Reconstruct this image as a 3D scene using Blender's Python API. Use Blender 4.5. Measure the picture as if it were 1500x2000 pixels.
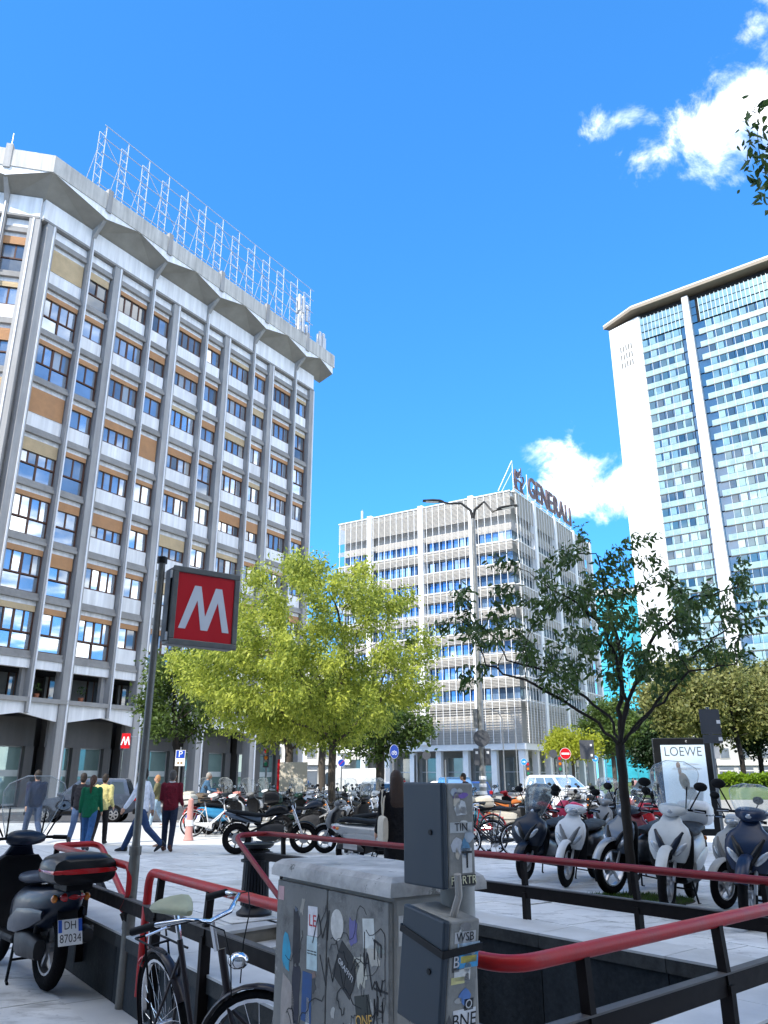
import bpy, bmesh, math, random
import numpy as np
from mathutils import Matrix, Vector
rnd = random.Random(7)
R = math.radians
for o in list(bpy.data.objects): bpy.data.objects.remove(o)
scene = bpy.context.scene
COL = scene.collection
# ------------------------------------------------------------ camera
F, HZ, CH = 1540.0, 1520.0, 1.55           # focal length in photo pixels, horizon row, eye height
PITCH = math.atan((HZ-1000)/F); CP, SP = math.cos(PITCH), math.sin(PITCH)
cam = bpy.data.cameras.new('camera'); cam_ob = bpy.data.objects.new('camera', cam); COL.objects.link(cam_ob)
cam.sensor_fit = 'VERTICAL'; cam.sensor_height = 36; cam.sensor_width = 27; cam.lens = F/2000*36
cam.clip_start = .05; cam.clip_end = 3000
cam_ob.location = (0, 0, CH); cam_ob.rotation_euler = (math.pi/2+PITCH, 0, 0)
scene.camera = cam_ob
def ray(x, y):
    u = (x-750)/F; v = (1000-y)/F
    return Vector((u, CP-v*SP, SP+v*CP))
def gz(x, y, z=0.0):                       # photo pixel -> point on the level z
    d = ray(x, y); t = (z-CH)/d.z
    return Vector((d.x*t, d.y*t, z))
def at(x, y, Y):                           # photo pixel -> point at depth Y
    d = ray(x, y); t = Y/d.y
    return Vector((d.x*t, Y, CH+d.z*t))
# ------------------------------------------------------------ sky, sun, exposure
SUN_AZ, SUN_EL = R(36), R(42)              # sun behind the camera, to its left
sundir = Vector((-math.sin(SUN_AZ)*math.cos(SUN_EL), -math.cos(SUN_AZ)*math.cos(SUN_EL), math.sin(SUN_EL)))
sun = bpy.data.lights.new('sun', 'SUN'); sun.energy = 2.3; sun.angle = R(.5); sun.color = (1, .95, .86)
sun_ob = bpy.data.objects.new('sun', sun); COL.objects.link(sun_ob)
sun_ob.rotation_euler = sundir.to_track_quat('Z', 'Y').to_euler(); sun_ob.location = (-30, -40, 60)
scene.view_settings.view_transform = 'Standard'; scene.view_settings.look = 'None'
scene.view_settings.gamma = 1; scene.view_settings.exposure = 1.5
scene.view_settings.use_curve_mapping = False
scene.cycles.max_bounces = 6; scene.cycles.diffuse_bounces = 3; scene.cycles.glossy_bounces = 3; scene.cycles.transmission_bounces = 4; scene.cycles.transparent_max_bounces = 16
scene.cycles.caustics_reflective = False; scene.cycles.caustics_refractive = False
world = bpy.data.worlds.new('World'); scene.world = world; world.use_nodes = True
def make_world():
    nt = world.node_tree; N = nt.nodes; L = nt.links; N.clear()
    def nd(t, **k):
        n = N.new(t)
        for a, b in k.items(): setattr(n, a, b)
        return n
    def math_(op, a, b=None, c=None, clamp=False):
        n = nd('ShaderNodeMath', operation=op, use_clamp=clamp)
        for i, q in enumerate((a, b, c)):
            if q is None: continue
            if isinstance(q, (int, float)): n.inputs[i].default_value = q
            else: L.new(q, n.inputs[i])
        return n.outputs[0]
    def dot(vec, d):
        n = nd('ShaderNodeVectorMath', operation='DOT_PRODUCT'); L.new(vec, n.inputs[0]); n.inputs[1].default_value = d
        return n.outputs['Value']
    def smooth(x, a, b):
        n = nd('ShaderNodeMapRange', interpolation_type='SMOOTHSTEP'); L.new(x, n.inputs[0])
        n.inputs[1].default_value = a; n.inputs[2].default_value = b
        return n.outputs[0]
    out = nd('ShaderNodeOutputWorld'); bg = nd('ShaderNodeBackground'); bg.inputs[1].default_value = .12
    sky = nd('ShaderNodeTexSky', sky_type='NISHITA', sun_disc=False, sun_elevation=SUN_EL, sun_rotation=math.pi+SUN_AZ,
             altitude=120, air_density=1.0, dust_density=.25, ozone_density=2.2)
    gam = nd('ShaderNodeGamma'); gam.inputs[1].default_value = .66
    sc1 = nd('ShaderNodeVectorMath', operation='SCALE'); sc1.inputs['Scale'].default_value = .2
    sc2 = nd('ShaderNodeVectorMath', operation='MULTIPLY'); sc2.inputs[1].default_value = (.78, 2.68, 5.0)
    L.new(sky.outputs[0], sc1.inputs[0]); L.new(sc1.outputs[0], gam.inputs[0]); L.new(gam.outputs[0], sc2.inputs[0])
    tc = nd('ShaderNodeTexCoord'); D = tc.outputs['Generated']
    nz = nd('ShaderNodeTexNoise'); nz.inputs['Scale'].default_value = 15; nz.inputs['Detail'].default_value = 9
    nz.inputs['Roughness'].default_value = .62; nz.inputs['Distortion'].default_value = .35; L.new(D, nz.inputs['Vector'])
    noise = math_('SUBTRACT', nz.outputs[0], .5)
    total = None
    # the clouds in view: photo pixel centre, half width and half height (pixels), weight
    for (px, py, sx, sy, wgt) in ((1405, 235, 105, 62, 1.), (1300, 290, 62, 30, .62), (1192, 234, 42, 20, .5), (1490, 335, 45, 16, .55),
                             (1545, 210, 110, 90, 1.), (1130, 935, 85, 58, 1.1), (1235, 950, 90, 60, 1.1)):
        c = ray(px, py).normalized(); r = c.cross(Vector((0, 0, 1))).normalized(); u = r.cross(c)
        a = math_('DIVIDE', dot(D, r), sx/F*.95); b = math_('DIVIDE', dot(D, u), sy/F*.95)
        q = math_('SQRT', math_('ADD', math_('MULTIPLY', a, a), math_('MULTIPLY', b, b)))
        q = math_('ADD', q, math_('MULTIPLY', smooth(dot(D, c), .3, .0), 50.))
        v = math_('MULTIPLY', math_('SUBTRACT', 1.25, q), wgt)
        total = v if total is None else math_('MAXIMUM', total, v)
    blob = math_('ADD', math_('MAXIMUM', total, -2.), math_('MULTIPLY', noise, 5.2))
    mask1 = smooth(blob, -.05, 1.75)
    # scattered fair-weather clouds over the rest of the sky
    sp = nd('ShaderNodeSeparateXYZ'); L.new(D, sp.inputs[0])
    zz = math_('MAXIMUM', sp.outputs[2], .05)
    cb = nd('ShaderNodeCombineXYZ'); L.new(math_('DIVIDE', sp.outputs[0], zz), cb.inputs[0]); L.new(math_('DIVIDE', sp.outputs[1], zz), cb.inputs[1])
    n2 = nd('ShaderNodeTexNoise'); n2.inputs['Scale'].default_value = 1.1; n2.inputs['Detail'].default_value = 8; n2.inputs['Roughness'].default_value = .55
    L.new(cb.outputs[0], n2.inputs['Vector'])
    away = smooth(dot(D, Vector((0, CP, SP))), .74, .6)
    mask2 = math_('MULTIPLY', smooth(n2.outputs[0], .45, .6), away)
    mask = math_('MAXIMUM', mask1, mask2)
    mix = nd('ShaderNodeMix', data_type='RGBA'); L.new(mask, mix.inputs['Factor']); L.new(sc2.outputs[0], mix.inputs['A'])
    n4 = nd('ShaderNodeTexNoise'); n4.inputs['Scale'].default_value = 22; n4.inputs['Detail'].default_value = 6; L.new(D, n4.inputs['Vector'])
    cm = nd('ShaderNodeMix', data_type='RGBA'); cm.inputs['A'].default_value = (6.2, 6.9, 7.9, 1); cm.inputs['B'].default_value = (11.4, 11.2, 10.9, 1)
    L.new(smooth(math_('ADD', n4.outputs[0], math_('MULTIPLY', mask, .22)), .48, .78), cm.inputs['Factor']); L.new(cm.outputs['Result'], mix.inputs['B'])
    L.new(mix.outputs['Result'], bg.inputs[0]); L.new(bg.outputs[0], out.inputs[0])
make_world()
# ------------------------------------------------------------ helpers: properties
def tag(o, label=None, cat=None, group=None, kind=None):
    if label: o['label'] = label
    if cat: o['category'] = cat
    if group: o['group'] = group
    if kind: o['kind'] = kind
    return o
def thing(name, label, cat, loc=(0, 0, 0), rz=0.0, group=None, mat=None):
    o = bpy.data.objects.new(name, None); COL.objects.link(o); o.empty_display_size = .1
    if mat is not None: o.matrix_world = mat
    else: o.location = loc; o.rotation_euler = (0, 0, rz)
    return tag(o, label, cat, group)
def kids(o): return [c for c in ALLKIDS.get(o.name, [])]
ALLKIDS = {}
def setparent(c, p):
    c.parent = p; ALLKIDS.setdefault(p.name, []).append(c)
def copy_tree(o, parent=None, mats=None):
    c = o.copy(); COL.objects.link(c)
    if mats and c.type == 'MESH' and o.data.materials and o.data.materials[0] and o.data.materials[0].name in mats:
        key = (o.data.name, mats[o.data.materials[0].name].name)
        if key not in MESHVAR:
            d = o.data.copy(); d.materials[0] = mats[o.data.materials[0].name]; MESHVAR[key] = d
        c.data = MESHVAR[key]
    if parent is not None: setparent(c, parent)
    for k in kids(o): copy_tree(k, c, mats)
    return c
MESHVAR = {}
def inst(src, name, parent=None, loc=None, rot=None, mw=None):    # a mesh object that shares data
    c = bpy.data.objects.new(name, src if isinstance(src, bpy.types.Mesh) else src.data); COL.objects.link(c)
    if parent is not None: setparent(c, parent)
    if mw is not None: c.matrix_basis = mw
    if loc is not None: c.location = loc
    if rot is not None: c.rotation_euler = rot
    return c
# ------------------------------------------------------------ helpers: materials
MATS = {}
def mat(name, col, rough=.5, metal=0., var=.12, scale=6., bump=0., bscale=60., coat=0., spec=.3, streak=0., alpha=1., emit=None, chip=None, bdist=.02):
    if name in MATS: return MATS[name]
    m = bpy.data.materials.new(name); m.use_nodes = True; MATS[name] = m
    nt = m.node_tree; N = nt.nodes; L = nt.links; b = N['Principled BSDF']
    b.inputs['Roughness'].default_value = rough; b.inputs['Metallic'].default_value = metal
    b.inputs['Coat Weight'].default_value = coat; b.inputs['Coat Roughness'].default_value = .08
    b.inputs['Specular IOR Level'].default_value = spec
    b.inputs['Alpha'].default_value = alpha
    if emit: b.inputs['Emission Color'].default_value = (*emit[0], 1); b.inputs['Emission Strength'].default_value = emit[1]
    c = Vector(col[:3])
    if var <= 0: b.inputs['Base Color'].default_value = (*c, 1); return m
    tc = N.new('ShaderNodeTexCoord'); geo = N.new('ShaderNodeNewGeometry'); oi = N.new('ShaderNodeObjectInfo')
    nz = N.new('ShaderNodeTexNoise'); nz.inputs['Scale'].default_value = scale; nz.inputs['Detail'].default_value = 7; nz.inputs['Roughness'].default_value = .65
    L.new(geo.outputs['Position'], nz.inputs['Vector'])
    src = nz.outputs[0]
    if streak:
        mp = N.new('ShaderNodeMapping'); mp.inputs['Scale'].default_value = (1.6, 1.6, .12); L.new(geo.outputs['Position'], mp.inputs['Vector'])
        n3 = N.new('ShaderNodeTexNoise'); n3.inputs['Scale'].default_value = 2.2; n3.inputs['Detail'].default_value = 8; L.new(mp.outputs[0], n3.inputs['Vector'])
        mx = N.new('ShaderNodeMix'); mx.inputs['Factor'].default_value = streak; L.new(nz.outputs[0], mx.inputs[2]); L.new(n3.outputs[0], mx.inputs[3]); src = mx.outputs[0]
    ra = N.new('ShaderNodeMath'); ra.operation = 'MULTIPLY_ADD'; L.new(oi.outputs['Random'], ra.inputs[0]); ra.inputs[1].default_value = .14; L.new(src, ra.inputs[2])
    rp = N.new('ShaderNodeMapRange'); L.new(ra.outputs[0], rp.inputs[0])
    rp.inputs[1].default_value = .32; rp.inputs[2].default_value = .82; rp.inputs[3].default_value = 1-var; rp.inputs[4].default_value = 1+var*.8
    sc = N.new('ShaderNodeVectorMath'); sc.operation = 'SCALE'; sc.inputs[0].default_value = c; L.new(rp.outputs[0], sc.inputs['Scale'])
    L.new(sc.outputs[0], b.inputs['Base Color'])
    if chip:                                  # flaked paint: (colour, scale, threshold)
        nc = N.new('ShaderNodeTexNoise'); nc.inputs['Scale'].default_value = chip[1]; nc.inputs['Detail'].default_value = 9; nc.inputs['Roughness'].default_value = .72; L.new(geo.outputs['Position'], nc.inputs['Vector'])
        rc = N.new('ShaderNodeMapRange'); L.new(nc.outputs[0], rc.inputs[0]); rc.inputs[1].default_value = chip[2]; rc.inputs[2].default_value = chip[2]+.025
        mc = N.new('ShaderNodeMix'); mc.data_type = 'RGBA'; L.new(rc.outputs[0], mc.inputs['Factor']); L.new(sc.outputs[0], mc.inputs['A']); mc.inputs['B'].default_value = (*chip[0], 1)
        L.new(mc.outputs['Result'], b.inputs['Base Color'])
    rr = N.new('ShaderNodeMapRange'); L.new(nz.outputs[0], rr.inputs[0]); rr.inputs[1].default_value = .3; rr.inputs[2].default_value = .7
    rr.inputs[3].default_value = max(.02, rough*.8); rr.inputs[4].default_value = min(1, rough*1.25); L.new(rr.outputs[0], b.inputs['Roughness'])
    if bump:
        nb = N.new('ShaderNodeTexNoise'); nb.inputs['Scale'].default_value = bscale; nb.inputs['Detail'].default_value = 5; L.new(geo.outputs['Position'], nb.inputs['Vector'])
        bp = N.new('ShaderNodeBump'); bp.inputs['Strength'].default_value = bump; bp.inputs['Distance'].default_value = bdist
        L.new(nb.outputs[0], bp.inputs['Height']); L.new(bp.outputs[0], b.inputs['Normal'])
    return m
def glass_mat(name, col, rough=.02, tint=.0, spec=1.0):          # reflective window glass with a dark room behind
    if name in MATS: return MATS[name]
    m = mat(name, col, rough, tint, .3, .35, spec=.5); b = m.node_tree.nodes['Principled BSDF']
    b.inputs['IOR'].default_value = 1.9
    return m
def clear_mat(name, col, a):
    if name in MATS: return MATS[name]
    m = bpy.data.materials.new(name); m.use_nodes = True; MATS[name] = m
    nt = m.node_tree; N = nt.nodes; L = nt.links; N.clear()
    o = N.new('ShaderNodeOutputMaterial'); t = N.new('ShaderNodeBsdfTransparent'); t.inputs[0].default_value = (*col, 1)
    g = N.new('ShaderNodeBsdfGlossy'); g.inputs['Roughness'].default_value = .04; d = N.new('ShaderNodeBsdfDiffuse'); d.inputs[0].default_value = (.75, .8, .82, 1)
    lw = N.new('ShaderNodeLayerWeight'); pw = N.new('ShaderNodeMath'); pw.operation = 'POWER'; L.new(lw.outputs['Facing'], pw.inputs[0]); pw.inputs[1].default_value = 4.
    fr = N.new('ShaderNodeMath'); fr.operation = 'MULTIPLY_ADD'; L.new(pw.outputs[0], fr.inputs[0]); fr.inputs[1].default_value = .5; fr.inputs[2].default_value = .03
    m1 = N.new('ShaderNodeMixShader'); m1.inputs[0].default_value = a; L.new(t.outputs[0], m1.inputs[1]); L.new(d.outputs[0], m1.inputs[2])
    m2 = N.new('ShaderNodeMixShader'); L.new(fr.outputs[0], m2.inputs[0]); L.new(m1.outputs[0], m2.inputs[1]); L.new(g.outputs[0], m2.inputs[2])
    L.new(m2.outputs[0], o.inputs[0]); return m
def leaf_mat(name, c0, c1, trans=.45, rough=.5):
    if name in MATS: return MATS[name]
    m = bpy.data.materials.new(name); m.use_nodes = True; MATS[name] = m
    nt = m.node_tree; N = nt.nodes; L = nt.links; b = N['Principled BSDF']; out = N['Material Output']
    b.inputs['Roughness'].default_value = rough; b.inputs['Specular IOR Level'].default_value = .35
    geo = N.new('ShaderNodeNewGeometry'); mx = N.new('ShaderNodeMix'); mx.data_type = 'RGBA'
    mx.inputs['A'].default_value = (*c0, 1); mx.inputs['B'].default_value = (*c1, 1)
    nz = N.new('ShaderNodeTexNoise'); nz.inputs['Scale'].default_value = .9; L.new(geo.outputs['Position'], nz.inputs['Vector'])
    ad = N.new('ShaderNodeMath'); ad.operation = 'MULTIPLY_ADD'; L.new(geo.outputs['Random Per Island'], ad.inputs[0]); ad.inputs[1].default_value = .7
    sb = N.new('ShaderNodeMath'); sb.operation = 'MULTIPLY_ADD'; L.new(nz.outputs[0], sb.inputs[0]); sb.inputs[1].default_value = 1.2; sb.inputs[2].default_value = -.45
    L.new(sb.outputs[0], ad.inputs[2]); ad.use_clamp = True
    L.new(ad.outputs[0], mx.inputs['Factor']); L.new(mx.outputs['Result'], b.inputs['Base Color'])
    tr = N.new('ShaderNodeBsdfTranslucent'); L.new(mx.outputs['Result'], tr.inputs[0])
    ms = N.new('ShaderNodeMixShader'); ms.inputs[0].default_value = trans; L.new(b.outputs[0], ms.inputs[1]); L.new(tr.outputs[0], ms.inputs[2])
    L.new(ms.outputs[0], out.inputs[0]); return m
# ------------------------------------------------------------ helpers: mesh builder
I4 = Matrix.Identity(4)
def TR(x, y, z): return Matrix.Translation((x, y, z))
def RX(a): return Matrix.Rotation(a, 4, 'X')
def RY(a): return Matrix.Rotation(a, 4, 'Y')
def RZ(a): return Matrix.Rotation(a, 4, 'Z')
def frame(o, x, y):                        # matrix with origin o, local x and y axes
    x = Vector(x).normalized(); y = Vector(y).normalized(); z = x.cross(y)
    return Matrix(((x.x, y.x, z.x, o[0]), (x.y, y.y, z.y, o[1]), (x.z, y.z, z.z, o[2]), (0, 0, 0, 1)))
class MB:
    def __init__(s): s.v = []; s.f = []
    def add(s, vs, fs, M=None):
        n = len(s.v)
        if M is not None: vs = [M @ Vector(p) for p in vs]
        s.v.extend([tuple(p) for p in vs]); s.f.extend([tuple(i+n for i in f) for f in fs]); return s
    def box(s, x0, x1, y0, y1, z0, z1, M=None):
        return s.add([(x0, y0, z0), (x1, y0, z0), (x1, y1, z0), (x0, y1, z0), (x0, y0, z1), (x1, y0, z1), (x1, y1, z1), (x0, y1, z1)],
                     [(3, 2, 1, 0), (4, 5, 6, 7), (0, 1, 5, 4), (1, 2, 6, 5), (2, 3, 7, 6), (3, 0, 4, 7)], M)
    def cbox(s, c, sx, sy, sz, M=None): return s.box(c[0]-sx/2, c[0]+sx/2, c[1]-sy/2, c[1]+sy/2, c[2]-sz/2, c[2]+sz/2, M)
    def bar(s, p, q, w, h, up=(0, 0, 1)):
        p = Vector(p); q = Vector(q); d = q-p; l = d.length; x = d/l; up = Vector(up)
        if abs(x.dot(up)) > .98: up = Vector((0, 1, 0))
        y = up.cross(x).normalized()
        return s.box(0, l, -w/2, w/2, -h/2, h/2, frame(p, x, y))
    def tube(s, pts, r, n=8, closed=False, M=None, caps=True):
        pts = [Vector(p) for p in pts]; k = len(pts); rs = r if isinstance(r, (list, tuple)) else [r]*k
        vs = []; fs = []; up = None
        for i, p in enumerate(pts):
            a = pts[i-1] if (i > 0 or closed) else p; b = pts[(i+1) % k] if (i < k-1 or closed) else p
            t = (b-a).normalized()
            if up is None: up = Vector((0, 0, 1)) if abs(t.z) < .9 else Vector((1, 0, 0))
            x = up-t*up.dot(t); x.normalize(); y = t.cross(x); up = x
            for j in range(n):
                an = 2*math.pi*j/n; vs.append(p+(x*math.cos(an)+y*math.sin(an))*rs[i])
        for i in range(k if closed else k-1):
            i2 = (i+1) % k
            for j in range(n): j2 = (j+1) % n; fs.append((i*n+j, i*n+j2, i2*n+j2, i2*n+j))
        if caps and not closed: fs.append(tuple(range(n-1, -1, -1))); fs.append(tuple((k-1)*n+j for j in range(n)))
        return s.add(vs, fs, M)
    def lathe(s, prof, n=16, M=None):
        vs = [(r*math.cos(2*math.pi*j/n), r*math.sin(2*math.pi*j/n), z) for r, z in prof for j in range(n)]
        fs = [(i*n+j, i*n+(j+1) % n, (i+1)*n+(j+1) % n, (i+1)*n+j) for i in range(len(prof)-1) for j in range(n)]
        fs += [tuple(range(n-1, -1, -1)), tuple((len(prof)-1)*n+j for j in range(n))]
        return s.add(vs, fs, M)
    def prism(s, poly, z0, z1, M=None):
        n = len(poly)
        vs = [(x, y, z0) for x, y in poly]+[(x, y, z1) for x, y in poly]
        fs = [tuple(range(n-1, -1, -1)), tuple(range(n, 2*n))]+[(i, (i+1) % n, n+(i+1) % n, n+i) for i in range(n)]
        return s.add(vs, fs, M)
    def loft(s, secs, M=None, caps=True):
        n = len(secs[0]); vs = [p for q in secs for p in q]
        fs = [(i*n+j, i*n+(j+1) % n, (i+1)*n+(j+1) % n, (i+1)*n+j) for i in range(len(secs)-1) for j in range(n)]
        if caps: fs += [tuple(range(n-1, -1, -1)), tuple((len(secs)-1)*n+j for j in range(n))]
        return s.add(vs, fs, M)
    def sx(s, secs, n=14, e=.7, M=None):   # rounded loft along x: (x, zc, half width, half height[, yc])
        out = []
        for q in secs:
            x, zc, w, h = q[:4]; yc = q[4] if len(q) > 4 else 0; p = []
            for j in range(n):
                a = 2*math.pi*j/n; c, d = math.cos(a), math.sin(a)
                p.append((x, yc+w*math.copysign(abs(c)**e, c), zc+h*math.copysign(abs(d)**e, d)))
            out.append(p)
        return s.loft(out, M)
    def sz(s, secs, n=14, e=.7, M=None):   # rounded loft along z: (z, xc, half x, half y)
        out = []
        for q in secs:
            z, xc, a_, b_ = q; p = []
            for j in range(n):
                a = 2*math.pi*j/n; c, d = math.cos(a), math.sin(a)
                p.append((xc+a_*math.copysign(abs(c)**e, c), b_*math.copysign(abs(d)**e, d), z))
            out.append(p)
        return s.loft(out, M)
    def ball(s, c, rx, ry=None, rz=None, n=12, m=8, M=None):
        ry = rx if ry is None else ry; rz = rx if rz is None else rz
        vs = [(c[0], c[1], c[2]-rz)]+[(c[0]+rx*math.sin(math.pi*i/m)*math.cos(2*math.pi*j/n), c[1]+ry*math.sin(math.pi*i/m)*math.sin(2*math.pi*j/n), c[2]-rz*math.cos(math.pi*i/m))
              for i in range(1, m) for j in range(n)]+[(c[0], c[1], c[2]+rz)]
        fs = [(0, 1+(j+1) % n, 1+j) for j in range(n)]
        fs += [(1+i*n+j, 1+i*n+(j+1) % n, 1+(i+1)*n+(j+1) % n, 1+(i+1)*n+j) for i in range(m-2) for j in range(n)]
        fs += [(1+(m-2)*n+j, 1+(m-2)*n+(j+1) % n, len(vs)-1) for j in range(n)]
        return s.add(vs, fs, M)
    def ring(s, Rr, prof, a0=0., a1=2*math.pi, n=28, M=None):   # closed profile (dr, dy) swept about the y axis
        full = abs(a1-a0) > 6.28; k = len(prof); vs = []; m = n if full else n+1
        for i in range(m):
            a = a0+(a1-a0)*i/n
            for dr, dy in prof: vs.append(((Rr+dr)*math.cos(a), dy, (Rr+dr)*math.sin(a)))
        fs = [(i*k+j, i*k+(j+1) % k, ((i+1) % m)*k+(j+1) % k, ((i+1) % m)*k+j) for i in range(n) for j in range(k)]
        if not full: fs += [tuple(range(k-1, -1, -1)), tuple(n*k+j for j in range(k))]
        return s.add(vs, fs, M)
    def mesh(s, name, m=None, smooth=None):
        me = bpy.data.meshes.new(name); me.from_pydata(s.v, [], s.f)
        if m is not None: me.materials.append(m)
        bm = bmesh.new(); bm.from_mesh(me); bmesh.ops.recalc_face_normals(bm, faces=bm.faces); bm.to_mesh(me); bm.free()
        if smooth is not None:
            me.polygons.foreach_set('use_smooth', [True]*len(me.polygons)); me.set_sharp_from_angle(angle=R(smooth))
        me.update(); return me
    def build(s, name, m=None, parent=None, smooth=None, bevel=0., kind=None, mw=None):
        me = s.mesh(name, m, smooth)
        o = bpy.data.objects.new(name, me); COL.objects.link(o)
        if parent is not None: setparent(o, parent)
        if mw is not None: o.matrix_basis = mw
        if bevel:
            b = o.modifiers.new('bevel', 'BEVEL'); b.width = bevel; b.segments = 2; b.limit_method = 'ANGLE'; b.angle_limit = R(40)
            b.harden_normals = False
        if kind: o['kind'] = kind
        return o
SCRATCH = bpy.data.scenes.new('scratch')     # small side scene: evaluates one object at a time, removed at the end
def evaluated_mesh(o):
    SCRATCH.collection.objects.link(o); vl = SCRATCH.view_layers[0]
    with bpy.context.temp_override(scene=SCRATCH, view_layer=vl):
        vl.update(); dg = bpy.context.evaluated_depsgraph_get(); me = bpy.data.meshes.new_from_object(o.evaluated_get(dg))
    SCRATCH.collection.objects.unlink(o); return me
def text_mesh(txt, size, depth=.002, align='CENTER', sx=1., shear=0., bold=0.):
    cu = bpy.data.curves.new('lettering', 'FONT'); cu.body = txt; cu.size = size; cu.extrude = depth; cu.align_x = align; cu.align_y = 'CENTER'
    cu.resolution_u = 3; cu.shear = shear; cu.offset = bold
    o = bpy.data.objects.new('lettering', cu)
    me = evaluated_mesh(o)
    bpy.data.objects.remove(o); bpy.data.curves.remove(cu)
    if sx != 1.: me.transform(Matrix.Diagonal((sx, 1, 1, 1)))
    return me
def text_obj(name, txt, size, m, parent=None, mw=None, **k):
    me = text_mesh(txt, size, **k); me.materials.clear(); me.materials.append(m)
    o = bpy.data.objects.new(name, me); COL.objects.link(o)
    if parent is not None: setparent(o, parent)
    if mw is not None: o.matrix_basis = mw
    return o
def FRONT(x, y, z):                        # text/print frame: faces -y, reads left to right along +x
    return frame((x, y, z), (1, 0, 0), (0, 0, 1))
# ============================================================ setting: ground, roads, paving
def paving_mat(name, col, bw, bh, ang, mortar=.008, dirt=.35):
    m = mat(name, col, .55, 0, .16, 1.3, bump=.08, bscale=40); nt = m.node_tree; N = nt.nodes; L = nt.links; b = N['Principled BSDF']
    src = b.inputs['Base Color'].links[0].from_socket
    geo = N.new('ShaderNodeNewGeometry'); mp = N.new('ShaderNodeMapping'); mp.inputs['Rotation'].default_value = (0, 0, ang); L.new(geo.outputs['Position'], mp.inputs['Vector'])
    br = N.new('ShaderNodeTexBrick'); br.inputs['Scale'].default_value = 1; br.inputs['Brick Width'].default_value = bw; br.inputs['Row Height'].default_value = bh
    br.inputs['Mortar Size'].default_value = mortar; br.inputs['Color1'].default_value = (1, 1, 1, 1); br.inputs['Color2'].default_value = (.9, .9, .9, 1); br.inputs['Mortar'].default_value = (.45, .45, .45, 1)
    L.new(mp.outputs[0], br.inputs['Vector'])
    n2 = N.new('ShaderNodeTexNoise'); n2.inputs['Scale'].default_value = 3.2; n2.inputs['Detail'].default_value = 9; n2.inputs['Roughness'].default_value = .75; L.new(geo.outputs['Position'], n2.inputs['Vector'])
    rp = N.new('ShaderNodeMapRange'); L.new(n2.outputs[0], rp.inputs[0]); rp.inputs[1].default_value = .56; rp.inputs[2].default_value = .75; rp.inputs[3].default_value = 1; rp.inputs[4].default_value = 1-dirt
    m1 = N.new('ShaderNodeVectorMath'); m1.operation = 'MULTIPLY'; L.new(src, m1.inputs[0]); L.new(br.outputs[0], m1.inputs[1])
    m2 = N.new('ShaderNodeVectorMath'); m2.operation = 'SCALE'; L.new(m1.outputs[0], m2.inputs[0]); L.new(rp.outputs[0], m2.inputs['Scale'])
    L.new(m2.outputs[0], b.inputs['Base Color']); return m
def slab_mat():
    m = mat('stone slab', (.6, .605, .6), .5, 0, .22, 1.6, bump=.1, bscale=45); nt = m.node_tree; N = nt.nodes; L = nt.links; b = N['Principled BSDF']
    src = b.inputs['Base Color'].links[0].from_socket
    geo = N.new('ShaderNodeNewGeometry')
    mp = N.new('ShaderNodeMapping'); mp.inputs['Scale'].default_value = (1, 2.6, 1); mp.inputs['Rotation'].default_value = (0, 0, .5); L.new(geo.outputs['Position'], mp.inputs['Vector'])
    n2 = N.new('ShaderNodeTexNoise'); n2.inputs['Scale'].default_value = 2.3; n2.inputs['Detail'].default_value = 11; n2.inputs['Roughness'].default_value = .74; n2.inputs['Distortion'].default_value = .5; L.new(mp.outputs[0], n2.inputs['Vector'])
    rp = N.new('ShaderNodeMapRange'); L.new(n2.outputs[0], rp.inputs[0]); rp.inputs[1].default_value = .50; rp.inputs[2].default_value = .74; rp.inputs[3].default_value = 1; rp.inputs[4].default_value = .3
    n3 = N.new('ShaderNodeTexNoise'); n3.inputs['Scale'].default_value = 17; n3.inputs['Detail'].default_value = 4; L.new(geo.outputs['Position'], n3.inputs['Vector'])
    r3 = N.new('ShaderNodeMapRange'); L.new(n3.outputs[0], r3.inputs[0]); r3.inputs[1].default_value = .66; r3.inputs[2].default_value = .72; r3.inputs[3].default_value = 1; r3.inputs[4].default_value = .45
    mm = N.new('ShaderNodeMath'); mm.operation = 'MULTIPLY'; L.new(rp.outputs[0], mm.inputs[0]); L.new(r3.outputs[0], mm.inputs[1])
    m2 = N.new('ShaderNodeVectorMath'); m2.operation = 'SCALE'; L.new(src, m2.inputs[0]); L.new(mm.outputs[0], m2.inputs['Scale'])
    L.new(m2.outputs[0], b.inputs['Base Color']); return m
SLAB = slab_mat()
ASPH = mat('asphalt', (.075, .075, .078), .85, 0, .25, 2., bump=.3, bscale=90)
KERB = mat('kerb granite', (.36, .36, .36), .7, 0, .2, 6, bump=.2)
# corners of the metro stairwell (outer faces of its walls)
WA, WB, WC, WD = Vector((-3.23, 8.40, 0)), Vector((.44, 3.17, 0)), Vector((2.78, 5.19, 0)), Vector((-1.42, 10.22, 0))
UL = (WA-WB).normalized(); PAVE_ANG = math.atan2(UL.y, UL.x)
PLAZA = paving_mat('plaza paving', (.6, .605, .6), .9, .6, -PAVE_ANG)
SIDEW = paving_mat('pavement', (.34, .335, .32), .6, .6, .57)
def sheet(name, polys, z, m, kind='structure', thick=0.):
    b = MB()
    for p in polys:
        if thick: b.prism([(q[0], q[1]) for q in p], z-thick, z)
        else: b.add([(q[0], q[1], z) for q in p], [tuple(range(len(p)))])
    return b.build(name, m, kind=kind)
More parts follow.
